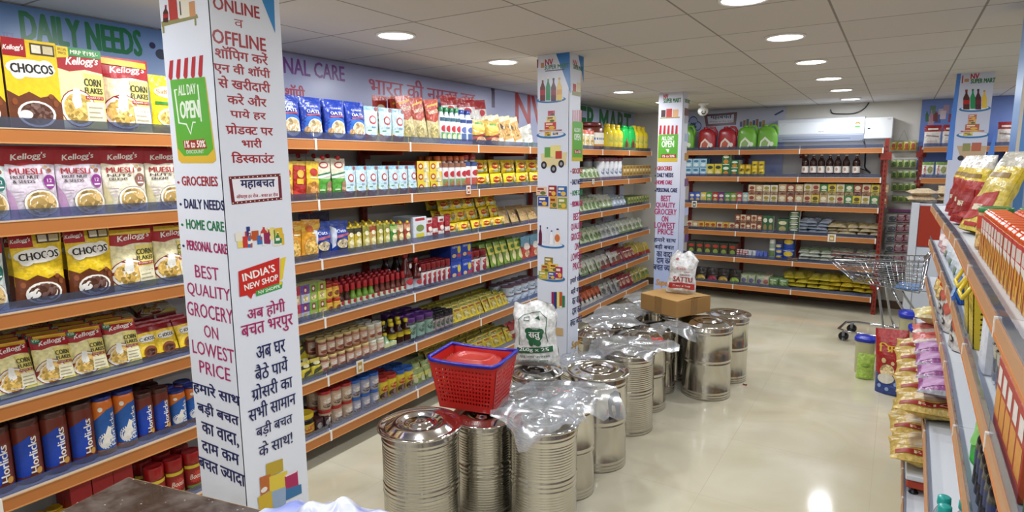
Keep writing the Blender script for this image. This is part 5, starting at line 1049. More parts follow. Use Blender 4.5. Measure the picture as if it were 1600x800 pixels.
# second back rack behind the right pillar
bs2 = [.19, .93, 1.67]
for i in range(2): rack_bay(PB, bs2[i], bs2[i+1], ZB, .40, 'steel rack against back wall behind the right pillar, %s bay' % nth(i), True, i == 0, 1.80)
ZONE['Q'] = 'back-right rack'
wrb = bagp('#d2ccc8', ((.7, 1, '#8f2028'),), [('t', 'TATA', .5, .8, .5, .1, '#e0d8d0') if False else ('r', .2, .78, .8, .86, '#d8cfc8'), ('p', [(.1, .5), (.9, .44), (.9, .5), (.1, .56)], '#8a7a7a'), ('r', .2, .15, .8, .3, '#b8a8a4')], 'gusset', 76)
row(RB, 'Q', 'A', 1441, 1498, 2, 195, wrb, 'white and dark red flour bag', 'bag', 'flour_bag', yj=0)
row(RB, 'Q', 'A', 1556, 1584, 1, 190, wrb, 'white and dark red flour bag between right pillars', 'bag', 'flour_bag')
fort = lambda w, h: pouch(w, h, w*.4, '#d5d6cc', ((.8, 1, '#6f8f45'),), [('t', 'fortune', .2, .42, .7, .24, '#a8324a', dict(bold=.04, rot=PI/2)), ('e', .68, .5, .22, .22, '#8a8f5a')], 'gusset', seed=77)
row(RB, 'Q', 'B', 1439, 1500, 3, 253, fort, 'white pouch with red upright lettering', 'pouch', 'flour_pouch', yj=0)
row(RB, 'Q', 'B', 1553, 1580, 2, 255, bagp('#b8a84a', (), win('#8a6a3a'), 'gusset', 78), 'yellow pouch between the right pillars', 'pouch', 'food_pouch')
row(RB, 'Q', 'C', 1552, 1582, 2, ('h', .2), bagp('#b8a0ae', ((.6, 1, '#8a3a6a'),), (), 'gusset', 79), 'purple and white pouch between the right pillars', 'pouch', 'food_pouch')
# white and red cabinet under the beige bags
pc_ = Plane('Y', 7.22, -1); s0, zt = pc_.at(1427, 318)
t = thing('counter_cabinet', 'white cabinet with red upper panel below beige bags', 'cabinet', (s0+.4, 7.22, 0))
m = MB(); m.box(-.4, .012, 0, .42, .29, zt, '#c3c9d6:paint', .006); m.build('body', t)
m = MB(); m.box(-.41, -.012, 0, -.345, .0, zt+.008, '#c9ced8:paint', .003); m.box(-.41, 0, 0, -.402, .29, zt+.008, '#c9ced8:paint'); m.build('corner_post', t)
m = MB(); m.box(-.342, -.004, zt-.42, .42, .011, zt-.02, '#9c2f1c:paint', .002); tag_ = m.build('red_panel', t); tag_['label'] = 'red upper panel'
for a, b in ((.03, .36), (.368, zt-.43)): m = MB(); m.box(-.342, -.004, a, .42, .011, b, '#c3cad8:paint', .003); m.build('panel', t)
beige = bagp('#cbb596', (), [('r', .2, .3, .8, .5, '#d6c6a8')], 'pillow', 80)
for i, (x, y, dz, rz, nm) in enumerate(((.07, 7.36, 0, .1, 'beige sugar bag lying at cabinet corner'), (.09, 7.36, .062, .25, 'beige sugar bag upper left of the heap'), (.30, 7.4, 0, -.1, 'beige sugar bag lying in middle of cabinet top'), (.31, 7.42, .062, .05, 'beige sugar bag laid over the middle one'), (.54, 7.4, 0, .1, 'beige sugar bag at right on the cabinet'))):
    if i == 0: bm_ = meshes(beige(.24, .2), 'sugar_bag')
    inst('sugar_bag', bm_, (s0+x, y-.1+.0, zt+.037+dz), (-1.5, 0, rz), nm, 'bag', 'beige bags on the cabinet')
inst('sugar_bag', meshes(pouch(.2, .17, .1, '#cdb999', (), [('r', .2, .3, .8, .5, '#d6c6a8')], 'stand', seed=81), 'sugar_bag'), (s0+.30, 7.45, zt+.001), (0, 0, .1), 'beige sugar bag standing behind the lying bags', 'bag', 'beige bags on the cabinet')
# hanging sachet strips
ph = Plane('Y', 7.93, -1)
def strip(px0, px1, py0, py1, n, c, c2, label, along='x', grp='hanging sachet strips'):
    a = ph.at(px0, py0); b = ph.at(px1, py1); W = b[0]-a[0]; Hh = a[1]-b[1]
    t = thing('sachet_strip', label, 'sachet strip', (a[0]+W/2, 7.93, b[1]), group=grp)
    w, h = (W/n, Hh) if along == 'x' else (W, Hh/n)
    me = pouch(w, h*.98, .03, c, ((.0, .08, '#8a8a80'), (.92, 1, '#8a8a80')), [('e', .5, .52, .3, .24, c2), ('r', .15, .15, .85, .27, c2), ('r', .3, .76, .7, .86, '#d8d6c8')], 'pillow', seed=n+int(px0), nu=6, nv=6).mesh('sachet')
    for i in range(n): link('sachet', me, t, ((i+.5)*w-W/2, 0, 0) if along == 'x' else (0, 0, Hh-(i+1)*h))
    m = MB()
    if along == 'x': m.box(-W/2-.012, .022, Hh*.9, W/2+.012, .026, Hh*1.06, '#b8bcb0:plas')
    else: m.box(-.008, .022, Hh-.02, .008, .026, Hh+.03, '#b8bcb0:plas')
    m.build('hanger', t)
for i, (y0, y1) in enumerate(((223, 236), (249, 262), (266, 279), (285, 299), (305, 316))):
    strip(1392+i*.4, 1431, y0-3 if not i else y0, y1, 4, ('#b8a83a', '#9fae6a', '#93a65a', '#9aac5f', '#9fb35f')[i], ('#a8503a', '#4a6a35', '#4a6a35', '#55753a', '#55753a')[i], 'strip of four %s sachets on the wall, %s from top' % ('yellow' if not i else 'green', nth(i)))
for i, (a, b) in enumerate(((1385, 1397), (1398, 1411), (1412, 1424))):
    strip(a, b, 333, 428, 6, '#b9bcc0' if not i else '#7a1c2c', '#6a6f78' if not i else '#b08a94', '%s sachet strip hanging above the trolley, %s from left' % ('silver' if not i else 'maroon', nth(i)), 'z')
for i, (a, b) in enumerate(((1386, 1398), (1399, 1411))): strip(a, b, 430, 441, 1, '#3a2a26', '#8a6a5a', 'dark brown sachet below the %s hanging strip' % ('silver' if not i else 'maroon'), 'z')
m = MB(); a = ph.at(1413, 203); b = ph.at(1413, 226); m.tube([(-.06, 0, b[1]-a[1]), (0, 0, 0), (.06, 0, b[1]-a[1])], .002, '#6a6a6a:plas', 6); tag(m.build('hanging_wire', None, (a[0], 7.95, a[1])), 'thin bent wire holding the green sachet strips', 'wire')
m = MB(); p0 = ph.at(1388, 331); p1 = ph.at(1428, 325); m.box(p0[0], 7.925, p0[1], p1[0], 7.955, p0[1]+.03, '#7a3a72:card'); tag(m.build('sachet_header', None), 'purple header strip above the maroon sachets', 'header strip')
# printed banners on the back wall
pw = Plane('Y', YB-.012, -1)
def back_banner(px0, px1, label, fn, a, b, zlo=1.5):
    s0, s1 = pw.sx(1.9, px0), pw.sx(1.9, px1); S = Sign(pw, Vector((s0, YB-.012, 1.9))); S.sheet(s0, zlo, s1, ZC-.004, banner_mat('back_banner_%d' % px0, a, b, -.4, .4), .008); fn(S)
    tag(S.m.build('wall_banner', None, tuple(S.o)), label, 'banner')
def fb(S):
    S.poly([(1100, 179), (1152, 175), (1150, 195), (1103, 198)], '#5a2233:print'); S.poly([(1105, 182), (1147, 178.5), (1146, 191), (1107, 194)], '#c3c4d6:print'); S.text('महाबचत', 1110, 1143, 183, 7, NAVY, .05); S.text('ऑफर्स हर रोज बचत', 1108, 1145, 190, 3.5, '#8a2a35:print', .02)
    for x, y, r in ((1083, 190, 7), (1090, 197, 6), (1077, 196, 6)): S.ell(x, y, r, r*1.2, '#2c3f86:print')
    for x, y, r in ((1083, 190, 6), (1090, 197, 5), (1078, 196, 5)): S.ell(x, y, r, r*1.15, '#9fb0e0:print')
    S.text('0%', 1079, 1088, 196, 9, NAVY, .05)
    for i in range(8): S.rect(1156+i*5, 190-(i % 3)*2, 1160+i*5, 198, ['#3f4f7a', '#8a5a4a', '#4a6a4a', '#a8823a'][i % 4]+':print')
    for i in range(5): S.ell(1212+i*2.6, 179-i*1.4, 2, 1.4, '#3a4a8a:print')
back_banner(1060, 1225, 'lavender banner above the detergent cans on back wall', fb, '#8f9ccc', '#c3c7de')
def fb2(S):
    for i in range(14): x = 1450+(i*37 % 66); y = 182-(i*13 % 20); S.rect(x, y, x+9, y+13, ['#a88a9a', '#c9b8c0', '#8a3a4a', '#5f7a6a', '#b0a0a8', '#4a5a8a'][i % 6]+':print')
    for i in range(3): S.bottle(1446+i*7, 172, 1451+i*7, 190, ['#3f6a4a', '#a8828a', '#6a3a3a'][i]+':print', '#8a8a90:print')
back_banner(1436, 1640, 'blue products banner on back wall behind the right pillar', fb2, '#4a68b0', '#6f86c0')
# air conditioner, stabiliser, cables, camera
pa = Plane('Y', 7.80, -1); a = pa.at(1216, 186); b = pa.at(1349, 219); c = pa.at(1349, 181)
W = b[0]-a[0]; zt_, zb_ = (a[1]+c[1])/2, b[1]; Hh = zt_-zb_
t = thing('air_conditioner', 'white split air conditioner mounted above the back rack', 'air conditioner', (a[0]+W/2, 8.0, zb_))
m = MB(); prof = [(-.02, 0), (-.13, .0), (-.2, Hh*.22), (-.215, Hh*.3), (-.21, Hh*.8), (-.19, Hh*.95), (-.15, Hh), (0, Hh)]
vs = [(s*W/2, y, z) for s in (-1, 1) for y, z in prof]; n = len(prof)
m.add(vs, [(i, (i+1) % n, n+(i+1) % n, n+i) for i in range(n)]+[tuple(range(n))[::-1], tuple(range(n, 2*n))], '#cfd4dc:plas'); m.build('body', t)
m = MB(); m.add([(-W/2+.012, -.2175, Hh*.32), (W/2-.012, -.2175, Hh*.32), (W/2-.012, -.2125, Hh*.8), (-W/2+.012, -.2125, Hh*.8)], [(0, 1, 2, 3)], '#dde2e8:gloss')
put_text(m, 'VOLTAS', lambda u, v, o: (u, -.2178-o, v), .02, Hh*.4, .055, .011, '#3a3f48:print', .0006, .02); put_text(m, 'split', lambda u, v, o: (u, -.2145-o, v), -W/2+.06, Hh*.74, .05, .01, '#9aa0a8:print', .0006)
m.build('front_panel', t)
m = MB(); m.add([(-W/2+.05, -.182, Hh*.19), (W/2-.13, -.182, Hh*.19), (W/2-.13, -.196, Hh*.235), (-W/2+.05, -.196, Hh*.235)], [(0, 1, 2, 3)], '#23262c:plas'); m.add([(-W/2+.05, -.165, Hh*.09), (W/2-.13, -.165, Hh*.09), (W/2-.13, -.168, Hh*.11), (-W/2+.05, -.168, Hh*.11)], [(0, 1, 2, 3)], '#6a6f78:plas'); m.build('air_outlet', t)
m = MB(); m.box(W/2-.1, -.2195, Hh*.38, W/2-.03, -.2188, Hh*.78, '#e3e4de:print'); m.add([(W/2-.065+.026*math.cos(PI*i/10), -.22, Hh*.66+.026*math.sin(PI*i/10)) for i in range(11)], [tuple(range(11))], '#7a4a3a:print'); m.add([(W/2-.065+.017*math.cos(PI*i/10), -.2204, Hh*.66+.017*math.sin(PI*i/10)) for i in range(11)], [tuple(range(11))], '#c9b04a:print'); m.box(W/2-.09, -.2199, Hh*.52, W/2-.04, -.2196, Hh*.6, '#4f9a4a:print'); m.build('energy_label', t)
a = pa.at(1352, 184); b = pa.at(1394, 216); W2 = b[0]-a[0]; H2 = a[1]-b[1]
t = thing('voltage_stabilizer', 'white stabilizer box mounted right of the air conditioner', 'stabilizer', (a[0]+W2/2, 8.0, b[1]))
m = MB(); m.box(-W2/2, -.2, 0, W2/2, 0, H2, '#d3d5d6:plas', .008); put_text(m, 'V-GUARD', lambda u, v, o: (u, -.2-o, v), W2/2-.04, H2*.9, .035, .009, '#3a3f48:print', .0006); m.build('case', t)
m = MB(); m.box(-W2/2+.03, -.203, H2*.46, -W2/2+.055, -.2002, H2*.52, '#22252a:plas'); m.build('display', t)
def cable(pts, label, r=.006, c='#26282c:plas', plane=pw):
    q = [Vector(plane.P(*plane.at(*p[:2]), p[2] if len(p) > 2 else .01)) for p in pts]; o = q[0]; m = MB()
    sm = []
    for i in range(len(q)-1):
        p0, p1, p2, p3 = q[max(0, i-1)], q[i], q[i+1], q[min(len(q)-1, i+2)]
        for k in range(5):
            u = k/5; sm.append(.5*((2*p1)+(p2-p0)*u+(2*p0-5*p1+4*p2-p3)*u*u+(3*p1-p0-3*p2+p3)*u**3)-o)
    sm.append(q[-1]-o); m.tube(sm, r, c, 8); tag(m.build('power_cable', None, tuple(o)), label, 'cable')
cable([(1298, 171), (1301, 177), (1316, 178), (1335, 177), (1350, 170), (1358, 160)], 'dark cable looping over the air conditioner to the ceiling')
cable([(1350, 219, .2), (1352, 224, .2), (1353, 234, .1), (1352, 252, .05), (1352, 262, .04), (1360, 270, .04)], 'thick black cable hanging behind the top back shelf', .009)
cable([(1347, 235), (1340, 245), (1336, 255), (1342, 262), (1352, 266), (1360, 271)], 'thin black cable curving behind the syrup bottles', .005)
cable([(1360, 283), (1361, 292), (1366, 297), (1367, 288), (1362, 282)], 'black cable coil hanging above the ready mix cartons', .005)
p = onz(1099, 160, ZC)
t = thing('security_camera', 'white dome security camera on ceiling near the third pillar', 'security camera', tuple(p))
m = MB(); m.lathe([(.055, 0), (.058, -.012), (.05, -.03), (.03, -.034), (.028, -.06)], '#d8d8d4:plas', 20); m.build('mount', t)
m = MB(); m.lathe([(.0, -.145), (.03, -.138), (.05, -.115), (.056, -.09), (.05, -.068), (.03, -.058), (0, -.056)], '#dcdcd8:plas', 20); hd = m.build('camera_head', t)
m = MB(); m.lathe([(.0, -.0), (.022, -.002), (.024, -.008)], '#1a1c20:gloss', 14); m.build('lens', hd, (0.02, -.046, -.11), (PI/2+.3, 0, .4))
# price cards hooked on shelf edges
def price_card(rk, sh, px, py0, py1, w, label, cc='#b08a3a'):
    pl = Plane(rk.pl.axis, rk.pl.v-.018*rk.pl.sgn, rk.pl.sgn); s, z1 = pl.at(px, py0); z0 = pl.at(px, py1)[1]; h = z1-z0
    m = MB(); m.box(-w/2, -.001, 0, w/2, .001, h, '#dcd8cc:card'); decals(m, [('r', .2, .1, .8, .85, cc), ('r', .3, .3, .7, .6, '#d8cfb4')], lambda u, v, o: ((u-.5)*w, -.001-o, v*h), .0004, 1, 1)
    tag(m.build('price_card', None, pl.P(s, z0, 0), (0, 0, rk.rot)), label, 'price card', 'price cards on shelf edges')
price_card(RL, 'E', 562, 563, 583, .055, 'yellow and white price card above coffee jars')
price_card(RL, 'B', 732, 290, 303, .05, 'small white price card under orange capped bottles', '#a83a34')
price_card(RB, 'D', 1300, 366, 378, .08, 'white and gold price card under tan pulses bags')
price_card(RB, 'C', 1085, 314, 324, .06, 'small white price card beside the third pillar', '#3a3a3a')
price_card(RL, 'B', 927, 280, 288, .05, 'white price card on the rack beyond the second pillar', '#8a8a8a')

# ================================================================ steel drums
ST, CHR = '#cfccc5:steel', '#dad8d3:chrome'
def drum(x, y, R, h, label, ribs='fine', group='stainless steel storage drums', film=None, seed=1):
    t = thing('steel_drum', label, 'steel drum', (x, y, 0), (0, 0, seed*.7), group=group)
    r = R*.895; m = MB(); zt = h-.012; pr = [(r*.97, 0), (r*1.012, .004), (r*1.012, .016), (r, .02)]
    def band(z, k=1.012, w=.006): return [(r, z-w), (r*k, z-w*.5), (r*k, z+w*.5), (r, z+w)]
    if ribs == 'fine':
        n = int((zt-.06)/.0125)
        for i in range(n):
            z = .035+i*.0125
            if any(abs(z-q*h) < .03 for q in (.5, .93)): continue
            pr += [(r*.987, z), (r*1.0, z+.003), (r*1.0, z+.009)]
        for q in (.46, .5, .54): pr += band(q*h)
        for q in (.9, .93): pr += band(q*h)
        pr.sort(key=lambda p: p[1])
    else:
        for q in ((.06, .1, .48, .53, .88, .92) if ribs == 'band' else (.05, .3, .5, .9)): pr += band(q*h)
    pr += [(r, zt-.004), (r*.985, zt)]
    m.lathe(pr, ST, 56); m.build('drum_body', t)
    m = MB(); m.lathe([(R*.9, zt-.004), (R*.985, zt+.002), (R, zt+.007), (R*.985, zt+.013), (R*.93, zt+.011), (R*.84, zt+.003), (R*.8, zt+.004), (R*.66, zt+.02), (R*.5, zt+.021), (R*.46, zt+.013), (R*.3, zt+.013), (R*.27, zt+.023), (R*.1, zt+.022), (0, zt+.02)], CHR, 56); m.build('lid', t)
    return t
def film(x, y, z, R, label, seed=1, ext=1.35, tint='#e9eef4', red=False, sq=.25, flat=.5):
    """loose crumpled polythene lying over a lid"""
    m = MB(); q = random.Random(seed); ph_ = [q.uniform(0, 6.28) for _ in range(8)]; N, K = 44, 15
    def f(a, b):
        th = 2*PI*a; out = ext*R*(1+.16*math.sin(2*th+ph_[0])+.1*math.sin(5*th+ph_[1])+.06*math.sin(11*th+ph_[2])); out *= 1+sq*(abs(math.sin(2*th+ph_[3]))-.5)
        rr = b*out; X, Y = rr*math.cos(th), rr*math.sin(th)
        cr = .005*(abs(math.sin(15*X+9*Y+ph_[4]))+abs(math.sin(13*Y-11*X+ph_[5])))+.009*abs(math.sin(4*th+ph_[6]+7*rr))*(.15+b)
        zz = cr+.004
        if rr > R*1.02: zz += -(rr-R*1.02)*(flat+.5*math.sin(3*th+ph_[7]))-.0
        return (X, Y, zz)
    m.grid(f, N, K, tint+':film', True)
    if red:
        for i in range(26):
            th = q.uniform(-.9, .9); rr = R*q.uniform(.2, 1.0); x0, y0 = rr*math.cos(th), rr*math.sin(th); w = R*.08
            m.add([(x0, y0, .03), (x0+w, y0, .031), (x0+w, y0+w*.35, .031), (x0, y0+w*.35, .03)], [(0, 1, 2, 3)], '#c25a4a:print')
    return tag(m.build('plastic_sheet', None, (x, y, z), (0, 0, q.uniform(0, 6))), label, 'plastic sheet', 'polythene sheets over the drums')
drum(-1.689, 1.933, .186, .53, 'large steel drum nearest the camera, left of the red basket drum', 'fine', seed=1)
drum(-1.594, 2.287, .158, .462, 'steel drum carrying the red basket', 'fine', seed=2)
drum(-1.262, 2.275, .166, .52, 'ribbed steel drum in front under crumpled clear plastic', 'fine', seed=3)
drum(-1.325, 2.635, .152, .49, 'steel drum under plastic with red print, behind the plastic covered one', 'band', seed=4)
d5 = drum(-1.32, 2.99, .177, .527, 'tall steel drum with a black and orange sticker', 'band', seed=5)
drum(-1.345, 3.50, .18, .505, 'plastic covered steel drum third along the aisle side', 'fine', seed=6)
drum(-1.385, 3.875, .177, .49, 'open topped looking steel drum with red tape on its lid', 'band', seed=7)
drum(-1.41, 4.225, .158, .47, 'steel drum behind the red taped drum', 'band', seed=8)
drum(-1.067, 4.326, .186, .53, 'big steel drum at aisle side below the brown carton', 'band', seed=9)
drum(-1.02, 4.735, .165, .508, 'steel drum at the back end with wide lid rim', 'band', seed=10)
drum(-1.60, 2.80, .15, .53, 'steel drum under the white green-print sack', 'fine', seed=11)
drum(-1.66, 2.64, .11, .40, 'low steel drum under plastic behind the red basket', 'fine', seed=12) if False else None
drum(-1.69, 3.75, .135, .50, 'steel drum right beside the second pillar with bare lid', 'band', seed=13)
drum(-1.72, 4.06, .16, .50, 'steel drum under plastic past the second pillar', 'band', seed=14)
drum(-1.72, 4.40, .16, .50, 'steel drum under plastic left of the brown carton', 'band', seed=15)
drum(-1.37, 4.555, .155, .54, 'steel drum hidden under the brown carton', 'band', seed=16)
drum(-1.70, 4.76, .16, .52, 'farthest steel drum under plastic by the left rack', 'band', seed=17)
film(-1.262, 2.275, .535, .166, 'crumpled clear plastic over the front ribbed drum', 3, 1.22, flat=.3)
film(-1.325, 2.635, .505, .152, 'clear plastic with red print over the second row drum', 5, 1.5, red=True)
film(-1.345, 3.50, .52, .18, 'clear plastic over the third drum along aisle', 8, 1.3)
film(-1.57, 2.50, .50, .12, 'clear plastic heap between red basket and sack', 9, 1.7, flat=.9)
film(-1.55, 3.26, .47, .12, 'clear plastic bunched beside the second pillar', 10, 1.5, flat=.9)
film(-1.70, 4.06, .515, .165, 'clear plastic over drum behind second pillar', 12, 1.35)
film(-1.70, 4.42, .515, .165, 'clear plastic over drum left of brown carton', 13, 1.4)
film(-1.70, 4.78, .535, .165, 'clear plastic over the farthest drum', 14, 1.2)
film(-1.24, 4.10, .52, .1, 'clear plastic strip hanging before the brown carton', 15, 1.6, flat=.9)
drum(-1.60, 2.546, .1, .485, 'smaller steel drum between red basket and sack under plastic', 'fine', seed=18)
drum(-1.56, 3.26, .125, .455, 'smaller plastic covered steel drum against the second pillar', 'fine', seed=19)
# sticker on the tall drum
m = MB(); R_ = .177*.895*1.014
A0 = math.atan2(-2.99, 1.32)+.62
mp_ = lambda u, v, o: (( R_+o)*math.cos(A0+u), (R_+o)*math.sin(A0+u), v)
decals(m, [('p', [(-.2, .30), (.2, .30), (.26, .40), (.2, .44), (0, .455), (-.2, .44), (-.26, .40)], '#23242a:print'), ('p', [(-.3, .325), (.3, .335), (.3, .365), (-.3, .355)], '#c8642a:print'), ('e', 0, .41, .1, .018, '#b8b0a4:print')], mp_, .001, .1, 1)
for q in list(m.v): pass
o = m.build('sticker', d5, (0, 0, 0), (0, 0, -5*.7)); o['label'] = 'black and orange badge sticker'
# strip of red tape on the lid
m = MB()
m.grid(lambda a, b: (.06*a-.03, .02+.11*b-.055, .006+.008*math.sin(7*a+9*b)-(.05*(b-.6) if b > .6 else 0)), 5, 8, '#a82a26:foil'); tag(m.build('red_tape', None, (-1.255, 3.78, .502), (0, 0, -.6)), 'crumpled red tape on the lid of the aisle side drum', 'tape')

# ---------------------------------------------------------------- red shopping basket
def lattice(m, A, B, C, D, nu, nv, c, hole=.56, th=.003, u0=.05, v0=.12, v1=.86):
    """panel A-B (bottom) D-C (top) pierced by square holes"""
    A, B, C, D = map(Vector, (A, B, C, D)); nrm = (B-A).cross(D-A).normalized()*th
    def P(u, v, k): return tuple((A*(1-u)+B*u)*(1-v)+(D*(1-u)+C*u)*v+nrm*k)
    def quad(u_0, v_0, u_1, v_1):
        for k in (0, 1): m.add([P(u_0, v_0, k), P(u_1, v_0, k), P(u_1, v_1, k), P(u_0, v_1, k)], [(0, 1, 2, 3)], c)
    quad(0, 0, 1, v0); quad(0, v1, 1, 1); quad(0, v0, u0, v1); quad(1-u0, v0, 1, v1)
    du, dv = (1-2*u0)/nu, (v1-v0)/nv; g = (1-hole)/2
    for i in range(nu):
        for j in range(nv):
            a, b, e, f = u0+i*du, v0+j*dv, u0+(i+1)*du, v0+(j+1)*dv; a2, b2, e2, f2 = a+du*g, b+dv*g, e-du*g, f-dv*g
            quad(a, b, e, b2); quad(a, f2, e, f); quad(a, b2, a2, f2); quad(e2, b2, e, f2)
            m.add([P(a2, b2, 0), P(e2, b2, 0), P(e2, f2, 0), P(a2, f2, 0), P(a2, b2, 1), P(e2, b2, 1), P(e2, f2, 1), P(a2, f2, 1)], [(0, 1, 5, 4), (1, 2, 6, 5), (2, 3, 7, 6), (3, 0, 4, 7)], c)
BX, BY, BZ = -1.688, 2.335, .482
t = thing('shopping_basket', 'red perforated plastic basket with blue rim standing on a drum', 'basket', (BX, BY, BZ), (0, 0, math.radians(10.5)))
RP = '#bf1f1a:plas'
def rect(w, d, z, x=0, y=0): return [(x-w/2, y-d/2, z), (x+w/2, y-d/2, z), (x+w/2, y+d/2, z), (x-w/2, y+d/2, z)]
lo, hi = rect(.275, .19, 0), rect(.352, .262, .235, -.012, .03)
m = MB()
for i in range(4): j = (i+1) % 4; lattice(m, lo[i], lo[j], hi[j], hi[i], 17 if i % 2 == 0 else 11, 9, RP)
m.box(-.137, -.095, 0, .137, .095, .004, RP); m.build('basket_body', t)
m = MB(); rr = rect(.366, .276, .236, -.012, .03); pts = []
for i in range(4):
    a, b = Vector(rr[i]), Vector(rr[(i+1) % 4])
    for k in range(8):
        u = .06+.88*k/7; p = a.lerp(b, u); p.z += (.006 if i % 2 else -.008*math.sin(PI*u)); pts.append(tuple(p))
m.tube(pts, .0095, '#1d1f9c:plas', 10, True); o = m.build('handle_rim', t); o['label'] = 'blue folded handle rim'
m = MB(); rr = rect(.36, .268, .218, -.012, .03)
for i in range(4): a, b = rr[i], rr[(i+1) % 4]; m.add([a, b, (b[0], b[1], .232), (a[0], a[1], .232)], [(0, 1, 2, 3)], RP)
m.build('lip', t)
# red lidded tub inside the basket
t = thing('red_tub', 'red tub with ridged oval lid lying inside the basket', 'tub', (BX-.02, BY+.03, BZ+.006), (0, 0, math.radians(10.5)))
m = MB(); m.box(-.11, -.075, 0, .11, .075, .19, '#a82a22:plas', .02); m.build('tub_body', t)
m = MB()
def stad(w, d, z, n=28): return [((abs(math.cos(a))**.55)*math.copysign(1, math.cos(a))*w/2, (abs(math.sin(a))**.55)*math.copysign(1, math.sin(a))*d/2, z) for a in (2*PI*i/n for i in range(n))]
prs = [(.26, .175, .19), (.27, .185, .2), (.26, .175, .21), (.22, .145, .212), (.21, .135, .224), (.16, .1, .226), (.15, .09, .218), (.08, .05, .219)]
vs = []
for a in prs: vs += stad(*a)
n = 28; m.add(vs, [(k*n+i, k*n+(i+1) % n, (k+1)*n+(i+1) % n, (k+1)*n+i) for k in range(len(prs)-1) for i in range(n)]+[tuple((len(prs)-1)*n+i for i in range(n))], '#b3332a:plas', True); m.build('lid', t)

# ---------------------------------------------------------------- carton and sacks
t = thing('cardboard_box', 'brown cardboard box resting on the steel drums', 'cardboard box', (-1.345, 4.44, .553), (0, 0, math.radians(-25)))
m = MB(); cb = '#a07a48:matte'; W, D, H_ = .36, .36, .125
m.box(-W/2, -D/2, 0, W/2, D/2, H_-.004, cb, .004); m.build('box_body', t)
for s in (-1, 1): m = MB(); m.add([(-W/2, s*D/2, H_-.004), (W/2, s*D/2, H_-.004), (W/2, s*.002, H_+.006), (-W/2, s*.002, H_+.006)], [(0, 1, 2, 3)], '#aa8450:matte'); m.build('flap', t)
m = MB()
m.box(-.032, -D/2-.0015, .0, .032, -D/2-.0005, H_, '#8d6a3c:card'); m.build('tape', t); m = MB(); m.box(W/2+.0005, -.032, 0, W/2+.0015, .032, H_, '#8d6a3c:card'); m.build('tape', t)
def sack(w, h, d, top, c, decs, seed, name, label, loc, rot):
    ed = lambda v: (1-.1*math.sin(PI*v*1.0)+.03*math.sin(9*v)) if v < .82 else max(top, (1-.1*math.sin(PI*v))-(v-.82)/.18*(1-top)*.9)
    m = MB()
    def th(u, v):
        a = max(0., 1-abs(2*u-1)**2.6)**.6; p = (min(1, .5+v*5))*(1 if v < .62 else max(.12, 1-((v-.62)/.38)**1.3*.9)); return a*p
    def crk(u, v): return .003*(math.sin(13*u+4*math.sin(6*v)+seed)+.8*math.sin(25*v+9*u+seed*2)+.6*math.sin(31*u-19*v))*(1 if v > .12 else v/.12)*(.35+1.3*abs(2*u-1)**1.5+(v > .75)*.8)
    def xz(u, v): return (u-.5)*w*ed(v)+.012*math.sin(7*v+seed)*(v > .5)*(v-.5), v*h+.012*math.sin(8*u+seed)*max(0, v-.7)*3
    fr = lambda u, v, o=0: (xz(u, v)[0], -(d/2*th(u, v)+crk(u, v)+o), xz(u, v)[1])
    bk = lambda u, v: (xz(u, v)[0], d/2*th(u, v)+crk(u, v+.3), xz(u, v)[1])
    m.grid(lambda a, b: fr((1-math.cos(PI*a))/2, b), 32, 40, c); m.grid(lambda a, b: bk((1-math.cos(PI*a))/2, b), 32, 40, c)
    m.grid(lambda a, b: tuple(Vector(fr((1-math.cos(PI*a))/2, 0)).lerp(Vector(bk((1-math.cos(PI*a))/2, 0)), b)), 32, 2, c)
    decals(m, decs, fr, .0035, h/w, 10, .0003)
    return tag(m.build(name, None, loc, rot), label, 'sack')
ring_ = lambda x, y, w, h, k=.012: [('r', x, y, x+w, y+k, '#2c4a36'), ('r', x, y+h, x+w, y+h+k, '#2c4a36'), ('r', x, y, x+k*1.2, y+h, '#2c4a36'), ('r', x+w-k, y, x+w, y+h, '#2c4a36')]
G = '#1f5a36'
sack(.265, .345, .15, .8, '#d9dad8:foil', [('e', .58, .5, .2, .1, G), ('e', .45, .58, .1, .05, G), ('e', .72, .56, .09, .05, G), ('e', .5, .4, .06, .06, G), ('e', .66, .39, .07, .05, G), ('p', [(.56, .36), (.62, .36), (.6, .44), (.57, .44)], G), ('t', 'सतु', .58, .5, .26, .12, '#e6e8e4', dict(bold=.04)), ('t', 'चोखा', .62, .62, .2, .04, G),
     ('p', [(.14, .225), (.94, .245), (.94, .33), (.14, .31)], G), ('t', '200g x 25', .54, .278, .66, .07, '#e6e8e4', dict(bold=.04)), ('t', 'सतु तथा उत्पाद', .54, .17, .66, .04, G), ('t', 'मुजफ्फरपुर बिहार', .55, .11, .56, .04, G),
     ('p', [(.2, .76), (.3, .83), (.7, .86), (.82, .78), (.81, .77), (.7, .85), (.31, .82), (.21, .75)], G), ('p', [(.19, .35), (.2, .76), (.215, .76), (.205, .35)], G), ('p', [(.86, .4), (.82, .78), (.835, .78), (.875, .4)], G), ('p', [(.58, .76), (.7, .74), (.66, .8)], G), *ring_(.33, .73, .12, .05)], 3, 'grain_sack', 'white sack printed green 200g x 25, leaning on second pillar', (-1.605, 2.815, .556), (-.07, -.08, .2))
RD = '#8f2a2c'
